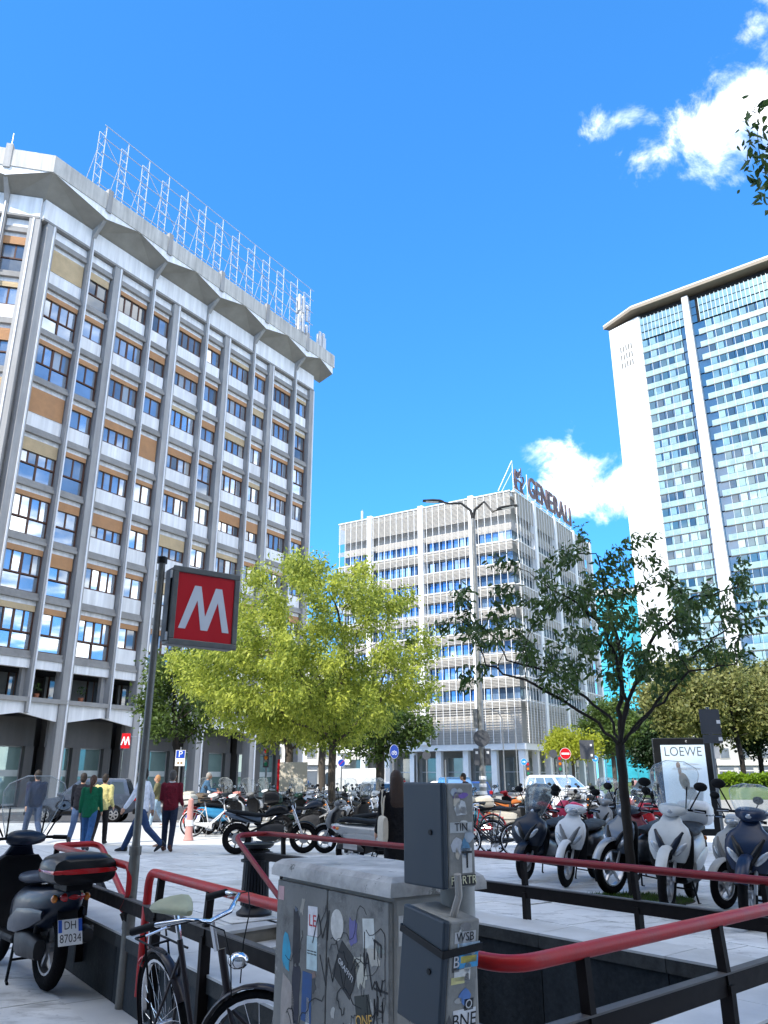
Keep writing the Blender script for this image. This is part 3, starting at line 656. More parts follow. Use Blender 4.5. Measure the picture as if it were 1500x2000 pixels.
# ------------------------------------------------------------ the louvred corner block with the roof sign
def louvred_block():
    root = thing('louvred_office_block', 'nine storey corner office block wrapped in pale louvres and thin vertical rods', 'building', mat=frame(PG+EG*26.8, -EG, EG2))
    LOUV = mat('louvre aluminium', (.52, .485, .43), .5, .1, .16, 3); FIN = mat('white fin', (.82, .82, .8), .5, 0, .06, 2)
    SPAN = mat('spandrel stone', (.46, .44, .41), .7, 0, .15, 1.5, streak=.3)
    W, D = 26.8, 29.3; ZP = 36.3
    sg = [glass_mat('blue glass %d' % i, c, .02, t) for i, (c, t) in enumerate((((.20, .38, .66), .55), ((.13, .27, .52), .5), ((.34, .5, .72), .6), ((.1, .16, .25), .4)))]
    MB().box(.5, W-.5, .5, D-.5, 5.2, ZP-.6).build('core_wall', SPAN, root)
    MB().box(-.2, W+.2, -.2, D, 4.7, 5.4).build('first_floor_slab', FIN, root)
    MB().box(0, W, 0, D, ZP-.55, ZP-.1).build('roof_slab', FIN, root)
    MB().box(2, W-2, 2.5, D-2, 0, 4.7).build('ground_floor_core', mat('lobby stone', (.34, .33, .3), .6, 0, .15, 2), root)
    rows = [31.4-2.8*k for k in range(8)]
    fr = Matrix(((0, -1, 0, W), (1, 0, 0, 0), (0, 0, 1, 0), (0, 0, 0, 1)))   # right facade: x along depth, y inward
    pane_me = [MB().box(-.40, .40, -.02, .02, -.7, .7).mesh('pane', g) for g in sg]
    mul = MB().box(-.05, .05, -.05, .05, -.72, .72).mesh('mullion', DARK)
    nP = 28
    for z in rows:
        band = MB().box(.5, W-.45, .40, .48, z-1.45, z+.03).build('window_band', DARK, root)
        for j in range(nP):
            x = .95+j*(W-1.7)/(nP-1)
            p_ = inst(pane_me[rnd.choice([0, 0, 0, 1, 1, 2, 2, 3])], 'pane', band, loc=(x, .36, z-.71), rot=(rnd.choice([0, 0, 0, -.06])+rnd.gauss(0, .008), 0, rnd.gauss(0, .012)))
            if j % 2: p_.scale = (.9, 1, 1)
    b = MB()
    for z in rows:
        for j in range(30): x = .9+j*.94; b.box(x-.41, x+.41, .36, .4, z-1.4, z, fr)
    b.build('side_windows', glass_mat('side glass', (.16, .22, .26), .03, .4), root, kind='stuff')
    # brise-soleil slats: pale, in front of spandrels and parapet
    for M, w in ((I4, W), (fr, D)):
        b = MB(); z = 5.6
        while z < ZP:
            inwin = any(r-1.42 < z < r+.02 for r in rows) or 32.1 < z < 33.2
            if not inwin: b.box(.05, w-.05, -.42, -.34, z, z+.085, M @ TR(0, 0, 0)); 
            z += .17 if z > 9.4 else .3
        b.build('louvres', LOUV, root, kind='stuff')
        b = MB(); x = .3
        rod = MB().box(-.03, .03, -.5, -.43, 5.4, ZP+.1).mesh('rod', FIN)
        i = 0
        while x < w: inst(rod, 'rod', root, mw=M @ TR(x, 0, 0)); x += .95
        for z in rows:
            MB().box(.0, w, -.46, .3, z-1.62, z-1.54, M).build('window_ledge', FIN, root)
        fin = MB().box(-.36, .36, -.62, .1, 5.4 if True else 0, ZP+.35).mesh('fin', FIN)
        for s_ in ((5.4, 13.65, 21.23) if M is I4 else (6.25, 13.9, 21.6, 29.0)): inst(fin, 'fin', root, mw=M @ TR(s_, 0, 0))
        MB().box(0, w, -.5, .2, ZP-.02, ZP+.12, M).build('roof_edge', FIN, root)
        nb = 7
        for i in range(nb+1):
            x = .4+i*(w-.8)/nb; MB().box(x-.35, x+.35, .2, .9, 0, 4.7, M).build('column', FIN, root)
        for i in range(nb):
            x0 = .4+i*(w-.8)/nb+.5; x1 = .4+(i+1)*(w-.8)/nb-.5
            s_ = MB().box(x0, x1, 1.9, 2.0, .2, 3.9, M).build('shop_window', glass_mat('lobby glass', (.22, .24, .22), .04, .25), root)
            MB().box(x0, x1, 1.84, 1.899, 2.2, 2.32, M).build('transom', GALV, s_)
    # roof sign on the right-hand side
    sg_ = thing('roof_sign', 'large roof sign with winged lion emblem and tall dark capital letters on steel struts', 'sign', mat=root.matrix_world @ fr @ TR(1.2, .3, ZP))
    LET = mat('sign letters', (.13, .09, .09), .5, 0, .15, 2); LETS = mat('sign letter sides', (.6, .58, .55), .5, 0, .1, 2)
    xs = 5.3; h = 3.0
    for ch, w in zip('GENERALI', (2.5, 2.05, 2.55, 2.05, 2.3, 2.5, 1.9, 1.0)):
        me = text_mesh(ch, h*1.38, depth=.12, sx=.92, bold=.03); me.materials.clear(); me.materials.append(LET)
        o = bpy.data.objects.new('letter', me); COL.objects.link(o); setparent(o, sg_); o.matrix_basis = FRONT(xs+w/2, 0, 2.9); xs += w
    # emblem: a winged lion in strokes
    b = MB()
    def st(pts, r): b.tube([(x, 0, z) for x, z in pts], r, 5)
    st([(.6, 2.2), (1.2, 2.6), (2.4, 2.6), (3.2, 2.4), (3.7, 3.1), (3.5, 3.7)], .14); st([(.9, 2.5), (.7, 3.3), (1.0, 3.9), (1.5, 3.7), (1.3, 3.1)], .16)
    for i in range(6): st([(1.5, 2.9+.12*i), (2.2+.1*i, 3.2+.22*i), (3.2-.05*i, 3.5+.26*i)], .07)
    for x in (.8, 1.3, 2.6, 3.1): st([(x, 2.5), (x-.2, 1.8), (x+.1, 1.3)], .11)
    st([(.3, 1.25), (3.6, 1.25)], .1); st([(.4, 1.9), (.4, 2.5), (.9, 2.4)], .07)
    b.build('emblem', LET, sg_)
    MB().bar((.1, .05, 1.2), (4.2, .05, 1.2), .1, .12).bar((4.8, .05, 1.2), (xs, .05, 1.2), .1, .12).build('sign_rail', LETS, sg_)
    for i in range(10):
        x = .3+i*(xs-.5)/9; MB().tube([(x, .1, 0), (x, .1, 4.6 if i else 5.0)], .05, 5).tube([(x, .1, 3.6), (x, 2.4, 0)], .04, 5).tube([(x, .1, 1.2), (x+1.2, .1, 0)], .03, 4).build('strut', FIN, sg_)
    MB().tube([(.2, .1, 4.9), (-2.6, 1.0, 0)], .06, 5).build('strut', FIN, sg_)
    an = thing('roof_aerial', 'small aerial on the louvred block roof beside its far corner', 'antenna', mat=root.matrix_world @ TR(2.4, 2, ZP))
    MB().tube([(0, 0, -.1), (0, 0, 2.6)], .06, 5).box(-.15, .15, -.1, .1, 1.2, 2.4).build('mast', GALV, an)
louvred_block()
# ------------------------------------------------------------ the tower
def tower():
    PP = Vector((70.5, 190, 0)); EP = Vector((math.sin(R(128.9)), math.cos(R(128.9)), 0)); IN = Vector((-EP.y, EP.x, 0))
    root = thing('glass_tower', 'tall slender tower with pale glass curtain wall and blank white end wall', 'building', mat=frame(PP, EP, IN))
    TWH = mat('white mosaic concrete', (.72, .70, .67), .6, 0, .07, .3); PALE = glass_mat('pale spandrel glass', (.26, .385, .395), .3, .05)
    tg = [glass_mat('tower glass %d' % i, c, .02, t) for i, (c, t) in enumerate((((.03, .07, .11), .12), ((.06, .13, .17), .18), ((.22, .36, .38), .35), ((.30, .44, .44), .3)))]
    MUL = mat('tower mullion', (.55, .6, .6), .4, .2, .1, 2); LINE = mat('tower floor line', (.12, .12, .11), .6, 0, .1, 2)
    W = 62.; ZT = 123.4
    rel = root.matrix_world.inverted(); L_ = rel @ Vector((64.4, 197.4, 0))
    MB().prism([(-.0, .5), (W, .5), (W+4, 9), (W, 18), (0, 18), (L_.x+1, L_.y+.5)], 0, ZT).build('core', DARK, root)
    # blank end wall of two leaves
    MB().prism([(.0, -.3), (.5, .3), (L_.x+.6, L_.y+.7), (L_.x, L_.y)], 0, ZT-.6).build('end_wall', TWH, root)
    MB().prism([(L_.x, L_.y+.02), (L_.x+.6, L_.y+.72), (4, 19), (3, 19)], 0, ZT-.6).build('end_wall', TWH, root)
    d = Vector((L_.x, L_.y+.3, 0)).normalized()
    for i in range(5):
        for j in range(3):
            c = Vector((0, -.3, 0))+d*(3.0+i*.85); n_ = Vector((d.y, -d.x, 0)); n_ = n_ if n_.y < 0 else -n_
            MB().box(-.16, .16, -.04, .04, 0, 1.7, frame(c+n_*.03+Vector((0, 0, ZT-7.4-j*2.5)), d, -n_)).build('vent_slot', LINE, root)
    cx0, cx1 = 11.6, 14.6
    MB().loft([[(13.1-w, -1.0, z), (13.1+w, -1.0, z), (13.1+w, .6, z), (13.1-w, .6, z)] for z, w in ((0, 1.9), (60, 1.35), (ZT, .8))]).build('pier', TWH, root)
    MB().loft([[(46.1-w, -1.0, z), (46.1+w, -1.0, z), (46.1+w, .6, z), (46.1-w, .6, z)] for z, w in ((0, 1.9), (60, 1.35), (ZT, .8))]).build('pier', TWH, root)
    def free(x): return not (11.0 < x < 15.2 or 44 < x < 48.2)
    wide = [MB().box(-.72, .72, -.02, .02, -.93, .93).mesh('pane', g) for g in tg]
    nar = MB(); spn = MB(); mulb = MB(); topb = MB(); linb = MB(); dk = MB(); widx = MB()
    n_obj = 0; z = 115.0; fl = 0
    xs = []
    x = .3
    while x < W-2:
        if free(x+1) and free(x): xs.append(x)
        x += 2.12
    while z > 4:
        spn.box(.02, 10.9, -.02, .3, z-3.75+.25, z-2.0); spn.box(15.3, 43.9, -.02, .3, z-3.75+.25, z-2.0); spn.box(48.3, W, -.02, .3, z-3.75+.25, z-2.0)
        linb.box(.0, 10.95, -.14, .0, z-3.75, z-3.58); linb.box(15.25, 43.95, -.14, .0, z-3.75, z-3.58); linb.box(48.25, W, -.14, 0, z-3.75, z-3.58)
        for (a, c) in ((11.0, 12.6), (13.6, 17.2), (44.05, 45.4), (46.8, 48.2)): dk.box(a, c, .1, .3, z-3.4, z)
        for x in xs:
            gi = rnd.choice([0, 0, 1, 1, 2, 3] if fl > 1 else [1, 2, 3])
            if n_obj < 300 and x < 36 and free(x+.8):
                inst(wide[gi], 'pane', root, loc=(x+.75, 0, z-1.0), rot=(rnd.gauss(0, .006), 0, rnd.gauss(0, .008))); n_obj += 1
            else: (widx if gi < 2 else nar).box(x+.03, x+1.47, -.01, .03, z-1.93, z-.07)
            nar.box(x+1.6, x+2.05, 0, .04, z-1.93, z-.07) if rnd.random() < .4 else dk.box(x+1.6, x+2.05, 0, .04, z-1.93, z-.07)
            mulb.box(x-.04, x+.04, -.1, .05, z-3.5, z)
        z -= 3.75; fl += 1
    topn = 0; x = .25
    for (a, c) in ((11.0, 12.6), (13.6, 15.3)):
        for zz in (122.1, 119.8, 117.5): dk.box(a, c, .1, .3, zz-2.1, zz)
    while x < W-1:
        if free(x):
            for zz in (121.9, 119.7, 117.4): topb.box(x+.05, x+1.0, -.01, .04, zz-1.95, zz)
            mulb.box(x-.06, x+.06, -.12, .05, 115.3, 122.2)
        x += 1.06
    spn.build('spandrels', PALE, root, kind='stuff'); linb.build('floor_lines', LINE, root, kind='stuff'); dk.build('dark_glazing', glass_mat('dark blue glass', (.03, .09, .17), .05, .1), root, kind='stuff')
    widx.build('far_panes', tg[1], root, kind='stuff'); nar.build('narrow_panes', tg[2], root, kind='stuff'); mulb.build('mullions', MUL, root, kind='stuff'); topb.build('top_glazing', tg[3], root, kind='stuff')
    # flat roof slab oversailing on thin posts
    RS = mat('roof slab underside', (.30, .25, .19), .7, 0, .15, .5)
    o_ = [(-1.0, -2.2), (W, -2.2), (W+6, 9), (W, 20), (2, 20), (L_.x-1.8, L_.y+.6)]
    MB().prism(o_, 124.3, 125.2).build('roof_slab', RS, root); MB().prism([(a*1.003, b_*1.003) for a, b_ in o_], 125.21, 125.6).build('roof_rim', TWH, root)
    for x in (0.5, 6, 20, 34): MB().tube([(x, .3, 125.5), (x, .3, 126.6)], .25, 5).build('roof_vent', LINE, root)
tower()
# ------------------------------------------------------------ turquoise block, low background blocks, and the block behind the camera
def simple_block(name, label, M, w, d, h, nfl, nb, wall, gl, gf=4.2, cat='building', ww=.55):
    root = thing(name, label, cat, mat=M)
    MB().box(0, w, .3, d, 0, h).build('wall', wall, root)
    MB().box(-.3, w+.3, -.2, d+.3, h, h+.5).build('cornice', FINW, root)
    fh = (h-gf)/nfl; bw = w/nb
    wm = MB().box(-bw*ww/2, bw*ww/2, .16, .3, 0, fh*.58).mesh('window', FINW)
    pm = MB().box(-bw*ww/2+.12, bw*ww/2-.12, .1, .159, .12, fh*.58-.12).mesh('pane', gl)
    for k in range(nfl):
        for j in range(nb):
            o = inst(wm, 'window', root, loc=(bw*(j+.5), 0, gf+fh*k+fh*.2)); inst(pm, 'pane', o)
    for j in range(nb):
        o = MB().box(bw*j+.4, bw*(j+1)-.4, .2, .29, .1, gf-.8).build('shop_window', gl, root)
        MB().box(bw*j+.4, bw*(j+1)-.4, .12, .199, gf-1.5, gf-1.3).build('transom', FINW, o)
    MB().box(-.1, w+.1, -.1, .29, gf-.5, gf).build('string_course', FINW, root)
    return root
FINW = mat('pale stone trim', (.6, .58, .54), .7, 0, .1, 2)
TEAL = glass_mat('turquoise glass', (.06, .52, .62), .08, .3)
tb = thing('turquoise_glass_block', 'turquoise glazed block between the louvred block and the tower', 'building', mat=frame(Vector((58, 216, 0)), Vector((.97, -.24, 0)), Vector((.24, .97, 0))))
MB().box(0, 26, .4, 20, 0, 50).build('wall', mat('teal wall', (.1, .3, .34), .6), tb)
MB().box(-.3, 26.3, 0, 20, 50, 51.5).build('roof_edge', FINW, tb)
tp = MB().box(-1.2, 1.2, .2, .39, -1.5, 1.5).mesh('pane', TEAL)
for k in range(15):
    for j in range(10): inst(tp, 'pane', tb, loc=(1.3+j*2.6, 0, 3+k*3.2), rot=(rnd.gauss(0, .01), 0, rnd.gauss(0, .01)))
simple_block('white_terrace_block', 'white six storey block across the junction, seen under the lime tree', frame(Vector((-20, 142, 0)), (1, -.05, 0), (.05, 1, 0)), 42, 14, 21, 5, 14, mat('cream render', (.62, .60, .55), .8, 0, .1, 1), WGL[1])
simple_block('pale_park_block', 'pale block with ground floor shops beyond the park trees', frame(Vector((50, 150, 0)), (1, -.3, 0), (.3, 1, 0)), 70, 14, 14, 3, 22, mat('grey render', (.5, .49, .46), .8, 0, .1, 1), WGL[1])
simple_block('stone_hotel_block', 'tall stone block behind the viewpoint that shades the plaza', frame(Vector((60, -9.6, 0)), (-1, 0, 0), (0, -1, 0)), 130, 20, 33.5, 7, 26, mat('travertine', (.45, .42, .37), .8, 0, .12, 1), WGL[3], gf=5.5)
# ============================================================ metro stairwell, handrails and the things beside them
GRAN = mat('dark granite', (.032, .038, .043), .55, 0, .75, 26, bump=.15, bscale=50, spec=.06, streak=.6)
GRANE = mat('granite edge', (.055, .058, .058), .65, 0, .4, 14, bump=.15, spec=.06)
COPE = mat('coping stone', (.52, .53, .53), .6, 0, .22, 3, bump=.1)
STEPM = mat('step stone', (.42, .43, .44), .6, 0, .2, 4, bump=.1); RISER = mat('step riser', (.16, .15, .13), .7, 0, .3, 6)
RAILR = mat('red rail paint', (.36, .009, .010), .4, 0, .25, 9, bump=.05, bscale=60, coat=.05, chip=((.07, .035, .03), 16, .665))
RAILD = mat('dark red rail paint', (.2, .006, .011), .45, 0, .25, 9, chip=((.03, .02, .02), 16, .67))
STEEL = mat('brown-black steel', (.012, .010, .010), .5, 0, .35, 12, spec=.08, chip=((.05, .03, .02), 22, .68))
ZC, ZR = .46, .92
def segframe(p, q):                          # x along the wall, y to the inside of the stairwell
    x = (q-p).normalized(); y = Vector((-x.y, x.x, 0))
    return frame(p, x, y), (q-p).length
wl = thing('stairwell_parapet', 'low dark granite parapet with pale coping round the metro stairwell', 'wall')
WE = WC.lerp(WD, .80)
for (p, q) in ((WA, WB), (WB, WC), (WC, WE)):
    M, L = segframe(p, q)
    MB().box(.0, L, .06, .32, -3.2, ZC-.1, M).build('wall', GRAN, wl)
    n = max(2, round(L/1.15)); w = L/n
    for i in range(n):
        MB().box(i*w+.004, (i+1)*w-.004, 0.0, .058, -.02, ZC-.1, M).build('granite_panel', GRAN, wl)
        MB().box(i*w+.004, (i+1)*w-.004, .322, .36, -3.2, ZC-.1, M).build('granite_panel', GRAN, wl)
        a = -.02 if True else 0
        lo = i*w+.003-(0 if i else .01); hi = (i+1)*w-.003
        c = MB().box(lo, hi, -.02, .38, ZC-.098, ZC-.015, M).build('coping', GRANE, wl)
        MB().box(lo, hi, -.021, .381, ZC-.0149, ZC, M).build('coping_top', COPE, c)
# stairs going down from the open end
st = thing('metro_stairs', 'stone steps going down into the metro between the granite walls', 'stairs')
dn = (WB-WA).normalized(); ac = (WD-WA)
for i in range(15):
    d0, d1 = i*.33, (i+1)*.33; z1 = -.0-.155*i-.012
    e1 = 1.03 if i < 5 else .9
    pa, pb = WA+dn*d0+ac*.13, WA+dn*d0+ac*e1
    qa, qb = WA+dn*d1+ac*.13, WA+dn*d1+ac*e1
    ee = (pb-pa).normalized()*.3; pb = pb+ee*(.0); qb = qb+ee*.6 if i > 2 else qb
    s_ = MB().prism([(pa.x, pa.y), (qa.x, qa.y), (qb.x, qb.y), (pb.x, pb.y)], z1-.9, z1-.032).build('step', RISER, st)
    qa2, qb2 = qa+dn*.02, qb+dn*.02
    MB().prism([(pa.x, pa.y), (qa2.x, qa2.y), (qb2.x, qb2.y), (pb.x, pb.y)], z1-.0315, z1).build('tread', STEPM, s_)
fl = qc
MB().prism([(v.x, v.y) for v in [qc+(p-qc)*.99 for p in quad]], -3.3, -3.2).build('landing', STEPM, st)
# ---- handrails
def fillet(pts, r, n=6):
    pts = [Vector(p) for p in pts]; out = [pts[0]]
    for a, b_, c in zip(pts[:-2], pts[1:-1], pts[2:]):
        u = (a-b_); v = (c-b_); k = min(r, u.length*.45, v.length*.45)
        p0 = b_+u.normalized()*k; p1 = b_+v.normalized()*k
        for i in range(n+1):
            t = i/n; out.append(p0*(1-t)**2+b_*2*t*(1-t)+p1*t*t)
    out.append(pts[-1]); return out
def proj_x(p):
    d = Vector(p)-Vector((0, 0, CH)); de = d.y*CP+d.z*SP; return 750+F*d.x/de
def along(p, q, z, px):                      # point on the line p-q (level z) seen in photo column px
    lo, hi = 0., 1.; f = lambda t: proj_x(p.lerp(q, t)+Vector((0, 0, z)))-px
    s0 = f(lo)
    for _ in range(40):
        m = (lo+hi)/2
        if (f(m) > 0) == (s0 > 0): lo = m
        else: hi = m
    return p.lerp(q, lo)
def V3(p, z): return Vector((p.x, p.y, z))
def outn(p, q): x = (q-p).normalized(); return Vector((x.y, -x.x, 0))
nAB, nBC, nCD = outn(WA, WB), outn(WB, WC), outn(WC, WD)
def post(rail, p, n, zr=ZR):                 # flat steel post on the outer face of the wall
    q = p+n*.035
    MB().bar(V3(q, .12), V3(q, .66), .04, .06, n).bar(V3(q, .66), V3(p+n*.02, zr-.02), .035, .045, n).build('post', STEEL, rail)
def midbar(rail, a, b_, n, z=.66):
    MB().bar(V3(a+n*.03, z), V3(b_+n*.03, z), .035, .085).build('mid_bar', STEEL, rail)
    MB().bar(V3(a+n*.03, z+.047), V3(b_+n*.03, z+.047), .05, .008).build('mid_bar_lit_top', mat('light-catching steel edge', (.09, .085, .085), .5, .2, .3, 10), rail)  # paler strip: light falling on the bar's top edge, put into the colour
r1 = thing('handrail', 'short red tubular handrail at the stair head, behind the metro sign pole', 'handrail')
g1 = along(WA, WB, ZR, 262); g2 = along(WA, WB, ZR, 304)
ac1 = ac.normalized()
A2 = WA+ac1*.46; A3 = A2+dn*1.9
path = fillet([V3(A3, .92-.85), V3(A2, .92), V3(WA+nAB*.02, ZR), V3(g1+nAB*.02, ZR), V3(g1+nAB*.02, .7), V3(g1-dn*.1+nAB*.02, .62)], .14)
MB().tube(path, .028, 12).build('top_rail', RAILR, r1, smooth=60)
for px in (116, 182): post(r1, along(WA, WB, ZR, px), nAB)
midbar(r1, WA, g2, nAB)
MB().bar(V3(A2, .62), V3(A3, -.2), .035, .085).build('mid_bar', STEEL, r1)
r2 = thing('handrail', 'long red tubular handrail running along both sides and the end of the metro stairwell', 'handrail')
D2 = WD-ac1*.46; D3 = D2+dn*2.2
nb = (nAB+nBC).normalized()
path = fillet([V3(g2+nAB*.045, .16), V3(g2+nAB*.045, .58), V3(g2-dn*.07+nAB*.02, .68), V3(g2-dn*.06+nAB*.02, ZR), V3(WB+nb*.03, ZR), V3(WC+(nBC+nCD)*.02, ZR), V3(WD+nCD*.02, ZR), V3(D2, ZR), V3(D3, .92-1.0)], .16, 8)
iB = min(range(len(path)), key=lambda i: (path[i]-V3(WC, ZR)).length)
MB().tube(path[:iB+1], .029, 14).build('top_rail', RAILR, r2, smooth=60)
MB().tube(path[iB:], .028, 12).build('top_rail', RAILD, r2, smooth=60)
midbar(r2, g2, WB, nAB); midbar(r2, WB, WC, nBC); midbar(r2, WC, WD, nCD)
for px in (322, 418, 600): post(r2, along(WA, WB, ZR, px), nAB)
for px in (1128, 1390): post(r2, along(WB, WC, ZR, px), nBC)
for px in (1018, 1234, 1488): post(r2, along(WC, WD, ZR, px), nCD)
post(r2, WD+(WC-WD).normalized()*.35, nCD)
# ---- tall metro sign
SGREY = mat('sign grey metal', (.13, .135, .13), .45, .4, .25, 8); POLEM = mat('stainless pole', (.15, .145, .13), .4, .6, .3, 12)
MRED = mat('metro red face', (.50, .004, .012), .4, 0, .1, 2.5, coat=.1); MWH = mat('metro white', (.62, .66, .72), .4, 0, .04, 3)
BLACKM = mat('black metal', (.008, .008, .009), .45, 0, .2, 10, spec=.2)
pb_ = gz(236, 1966)
ms = thing('metro_sign', 'red metro sign box with white M on a tall steel pole by the stairwell', 'sign', loc=(pb_.x, pb_.y, 0), rz=0)
MB().lathe([(.042, -.01), (.041, .92), (.038, 1.0), (.029, 1.1), (.029, 3.28)], 16).build('pole', POLEM, ms, smooth=40)
MB().lathe([(.046, 1.0), (.046, 1.06)], 16).build('collar', POLEM, ms, smooth=40)
MB().lathe([(.043, 3.28), (.043, 3.33), (.025, 3.34)], 14).build('pole_cap', BLACKM, ms, smooth=40)
MB().lathe([(.047, .50), (.047, .6)], 16).build('clamp', POLEM, ms, smooth=40)
q_ = g1+nAB*.03-pb_; MB().bar((0, 0, .56), (q_.x, q_.y, .62), .05, .08).build('bracket', STEEL, ms)
sb = frame((0.03, 0.02, 0), (.80, .60, 0), (-.60, .80, 0)); S0, S1, Z0, Z1 = .045, .655, 2.60, 3.255
box = MB().box(S0, S1, -.07, .07, Z0, Z1).build('sign_box', SGREY, ms, bevel=.012, mw=sb)
for y, f in ((-.0735, 1), (.0735, -1)):
    MB().box(S0+.045, S1-.045, y-.003, y+.003, Z0+.045, Z1-.045, sb @ TR(0, 0, 0)).build('sign_face', MRED, ms)
o = MB()
metro_m_parent = bpy.data.objects.new('letter_holder', None)
pr = [(-.5, -.5), (-.365, -.5), (-.165, .17), (-.065, -.5), (.07, -.5), (.245, .17), (.365, -.5), (.5, -.5), (.315, .5), (.185, .5), (.005, -.19), (-.105, .5), (-.235, .5)]
bpy.data.objects.remove(metro_m_parent)
cx = (S0+S1)/2; cz = (Z0+Z1)/2-.005
MB().prism([(a*.46, b_*.375) for a, b_ in pr], 0, .003, sb @ FRONT(cx, -.0768, cz)).build('letter_m', MWH, ms)
for fr in ((S0-.004, S1+.004, Z1-.044, Z1+.006), (S0-.004, S1+.004, Z0-.006, Z0+.044), (S0-.004, S0+.044, Z0+.0445, Z1-.0445), (S1-.044, S1+.004, Z0+.0445, Z1-.0445)):
    MB().box(fr[0], fr[1], -.088, -.066, fr[2], fr[3], sb).build('frame_bar', SGREY, ms, bevel=.006)
MB().box(.028, S0-.006, -.055, .055, Z0+.03, Z1-.02, sb).build('spine', BLACKM, ms)
for z in (Z0+.06, Z1-.07): MB().box(.02, S0-.004, -.075, -.056, z-.035, z+.035, sb).build('hinge', GALV, ms, bevel=.006)
# ---- graffiti-covered street cabinet
def cabinet_mat():
    m = mat('grimy cabinet resin', (.19, .186, .172), .6, 0, .5, 5, bump=.08, bscale=40, streak=.6, chip=((.33, .32, .29), 11, .63)); nt = m.node_tree; N = nt.nodes; L = nt.links; b = N['Principled BSDF']
    src = b.inputs['Base Color'].links[0].from_socket; geo = N.new('ShaderNodeNewGeometry')
    n2 = N.new('ShaderNodeTexNoise'); n2.inputs['Scale'].default_value = 7; n2.inputs['Detail'].default_value = 10; n2.inputs['Roughness'].default_value = .75; L.new(geo.outputs['Position'], n2.inputs['Vector'])
    rp = N.new('ShaderNodeMapRange'); L.new(n2.outputs[0], rp.inputs[0]); rp.inputs[1].default_value = .5; rp.inputs[2].default_value = .7; rp.inputs[3].default_value = 1; rp.inputs[4].default_value = .3
    m2 = N.new('ShaderNodeVectorMath'); m2.operation = 'SCALE'; L.new(src, m2.inputs[0]); L.new(rp.outputs[0], m2.inputs['Scale']); L.new(m2.outputs[0], b.inputs['Base Color']); return m
CAB = cabinet_mat(); CABS = mat('cabinet side', (.30, .29, .265), .6, 0, .4, 6, bump=.05, streak=.5); CABT = mat('cabinet lid', (.44, .43, .41), .55, 0, .55, 7, bump=.08, chip=((.13, .13, .12), 9, .6))
c0 = Vector((-.43, 3.49, 0)); cxd = Vector((.574, -.819, 0)); cyd = Vector((.819, .574, 0)); CW, CD_, CHt = .80, .38, 1.25
cab = thing('street_cabinet', 'grimy grey street cabinet covered in stickers and graffiti beside the stairwell', 'cabinet', mat=frame(c0, cxd, cyd))
MB().box(.012, CW-.012, .012, CD_-.012, 0, 1.18).build('body', CABS, cab, bevel=.012)
d_ = []
for i in range(2):
    x0, x1 = .016+i*.387, .016+i*.387+.381
    d_.append(MB().box(x0, x1, -.006, .0118, .06, 1.165).build('door', CAB, cab, bevel=.004))
MB().loft([[(-.015+k, -.02+k, z), (CW+.015-k, -.02+k, z), (CW+.015-k, CD_+.015-k, z), (-.015+k, CD_+.015-k, z)] for k, z in ((0, 1.182), (0, 1.205), (.008, 1.225), (.03, 1.24))]).build('lid', CABT, cab, smooth=25)
MB().box(-.01, CW+.01, -.012, CD_+.01, 0, .058).build('plinth', KERB, cab)
def sticker(par, x, z, w, h, col, rot=0., side=0, txt=None, tc=(.02, .02, .02), shape='box', lift=0.):
    m = mat('sticker %.2f %.2f %.2f' % col, col, .55, 0, .3, 22)
    F0 = FRONT(x, -.0062-lift, z) if side == 0 else frame((CW-.0115+lift, x, z), (0, 1, 0), (0, 0, 1))
    M = F0 @ RZ(rot); b = MB()
    if shape == 'disc': b.prism([(w/2*math.cos(a*.35), h/2*math.sin(a*.35)) for a in range(18)], 0, .0008, M)
    elif shape == 'torn':
        n = 15; b.prism([(w/2*math.copysign(abs(math.cos(a*2*math.pi/n))**.5, math.cos(a*2*math.pi/n))*rnd.uniform(.55, 1.1), h/2*math.copysign(abs(math.sin(a*2*math.pi/n))**.5, math.sin(a*2*math.pi/n))*rnd.uniform(.6, 1.1)) for a in range(n)], 0, .0008, M)
    else: b.prism([(-w/2, -h/2), (w/2, -h/2*.96), (w/2*.98, h/2), (-w/2, h/2*.97)], 0, .0008, M)
    o = b.build('sticker', m, par)
    if txt: text_obj('print', txt, min(h*.75, w*1.6/max(1, len(txt))), mat('print %.2f %.2f %.2f' % tc, tc, .6, 0, 0), o, mw=M @ TR(0, 0, .0014), depth=.0003)
    return o
sticker(cab, .05, 1.12, .045, .05, (.55, .33, .33)); sticker(cab, .30, 1.05, .07, .10, (.62, .6, .6), .03, txt='LE', tc=(.5, .02, .03)); sticker(cab, .30, .945, .075, .11, (.5, .62, .62), .03, txt='===')
sticker(cab, .27, .80, .07, .16, (.02, .07, .2), -.02, shape='box'); sticker(cab, .11, .92, .07, .13, (.03, .3, .45), .1, shape='torn'); sticker(cab, .47, 1.06, .085, .1, (.6, .58, .53), 0, shape='disc')
sticker(cab, .57, 1.055, .06, .09, (.14, .13, .3), 0, shape='torn'); sticker(cab, .67, 1.06, .07, .09, (.55, .56, .52), .1); sticker(cab, .53, .93, .13, .13, (.02, .02, .02), -.5, txt='GRAFFITI', tc=(.6, .6, .6))
sticker(cab, .645, .80, .09, .15, (.03, .035, .03), .22, txt='ONE', tc=(.6, .35, .08)); sticker(cab, .18, .98, .06, .24, (.015, .014, .018), .05, shape='torn'); sticker(cab, .19, .80, .08, .2, (.015, .016, .03), 0., shape='torn')
sticker(cab, .56, .66, .11, .15, (.012, .014, .03), 0, shape='torn'); sticker(cab, .72, .62, .12, .17, (.012, .014, .028), 0, shape='torn'); sticker(cab, .64, .65, .05, .12, (.45, .4, .38), 0, shape='torn'); sticker(cab, .12, .72, .12, .26, (.33, .29, .26), 0, shape='torn')
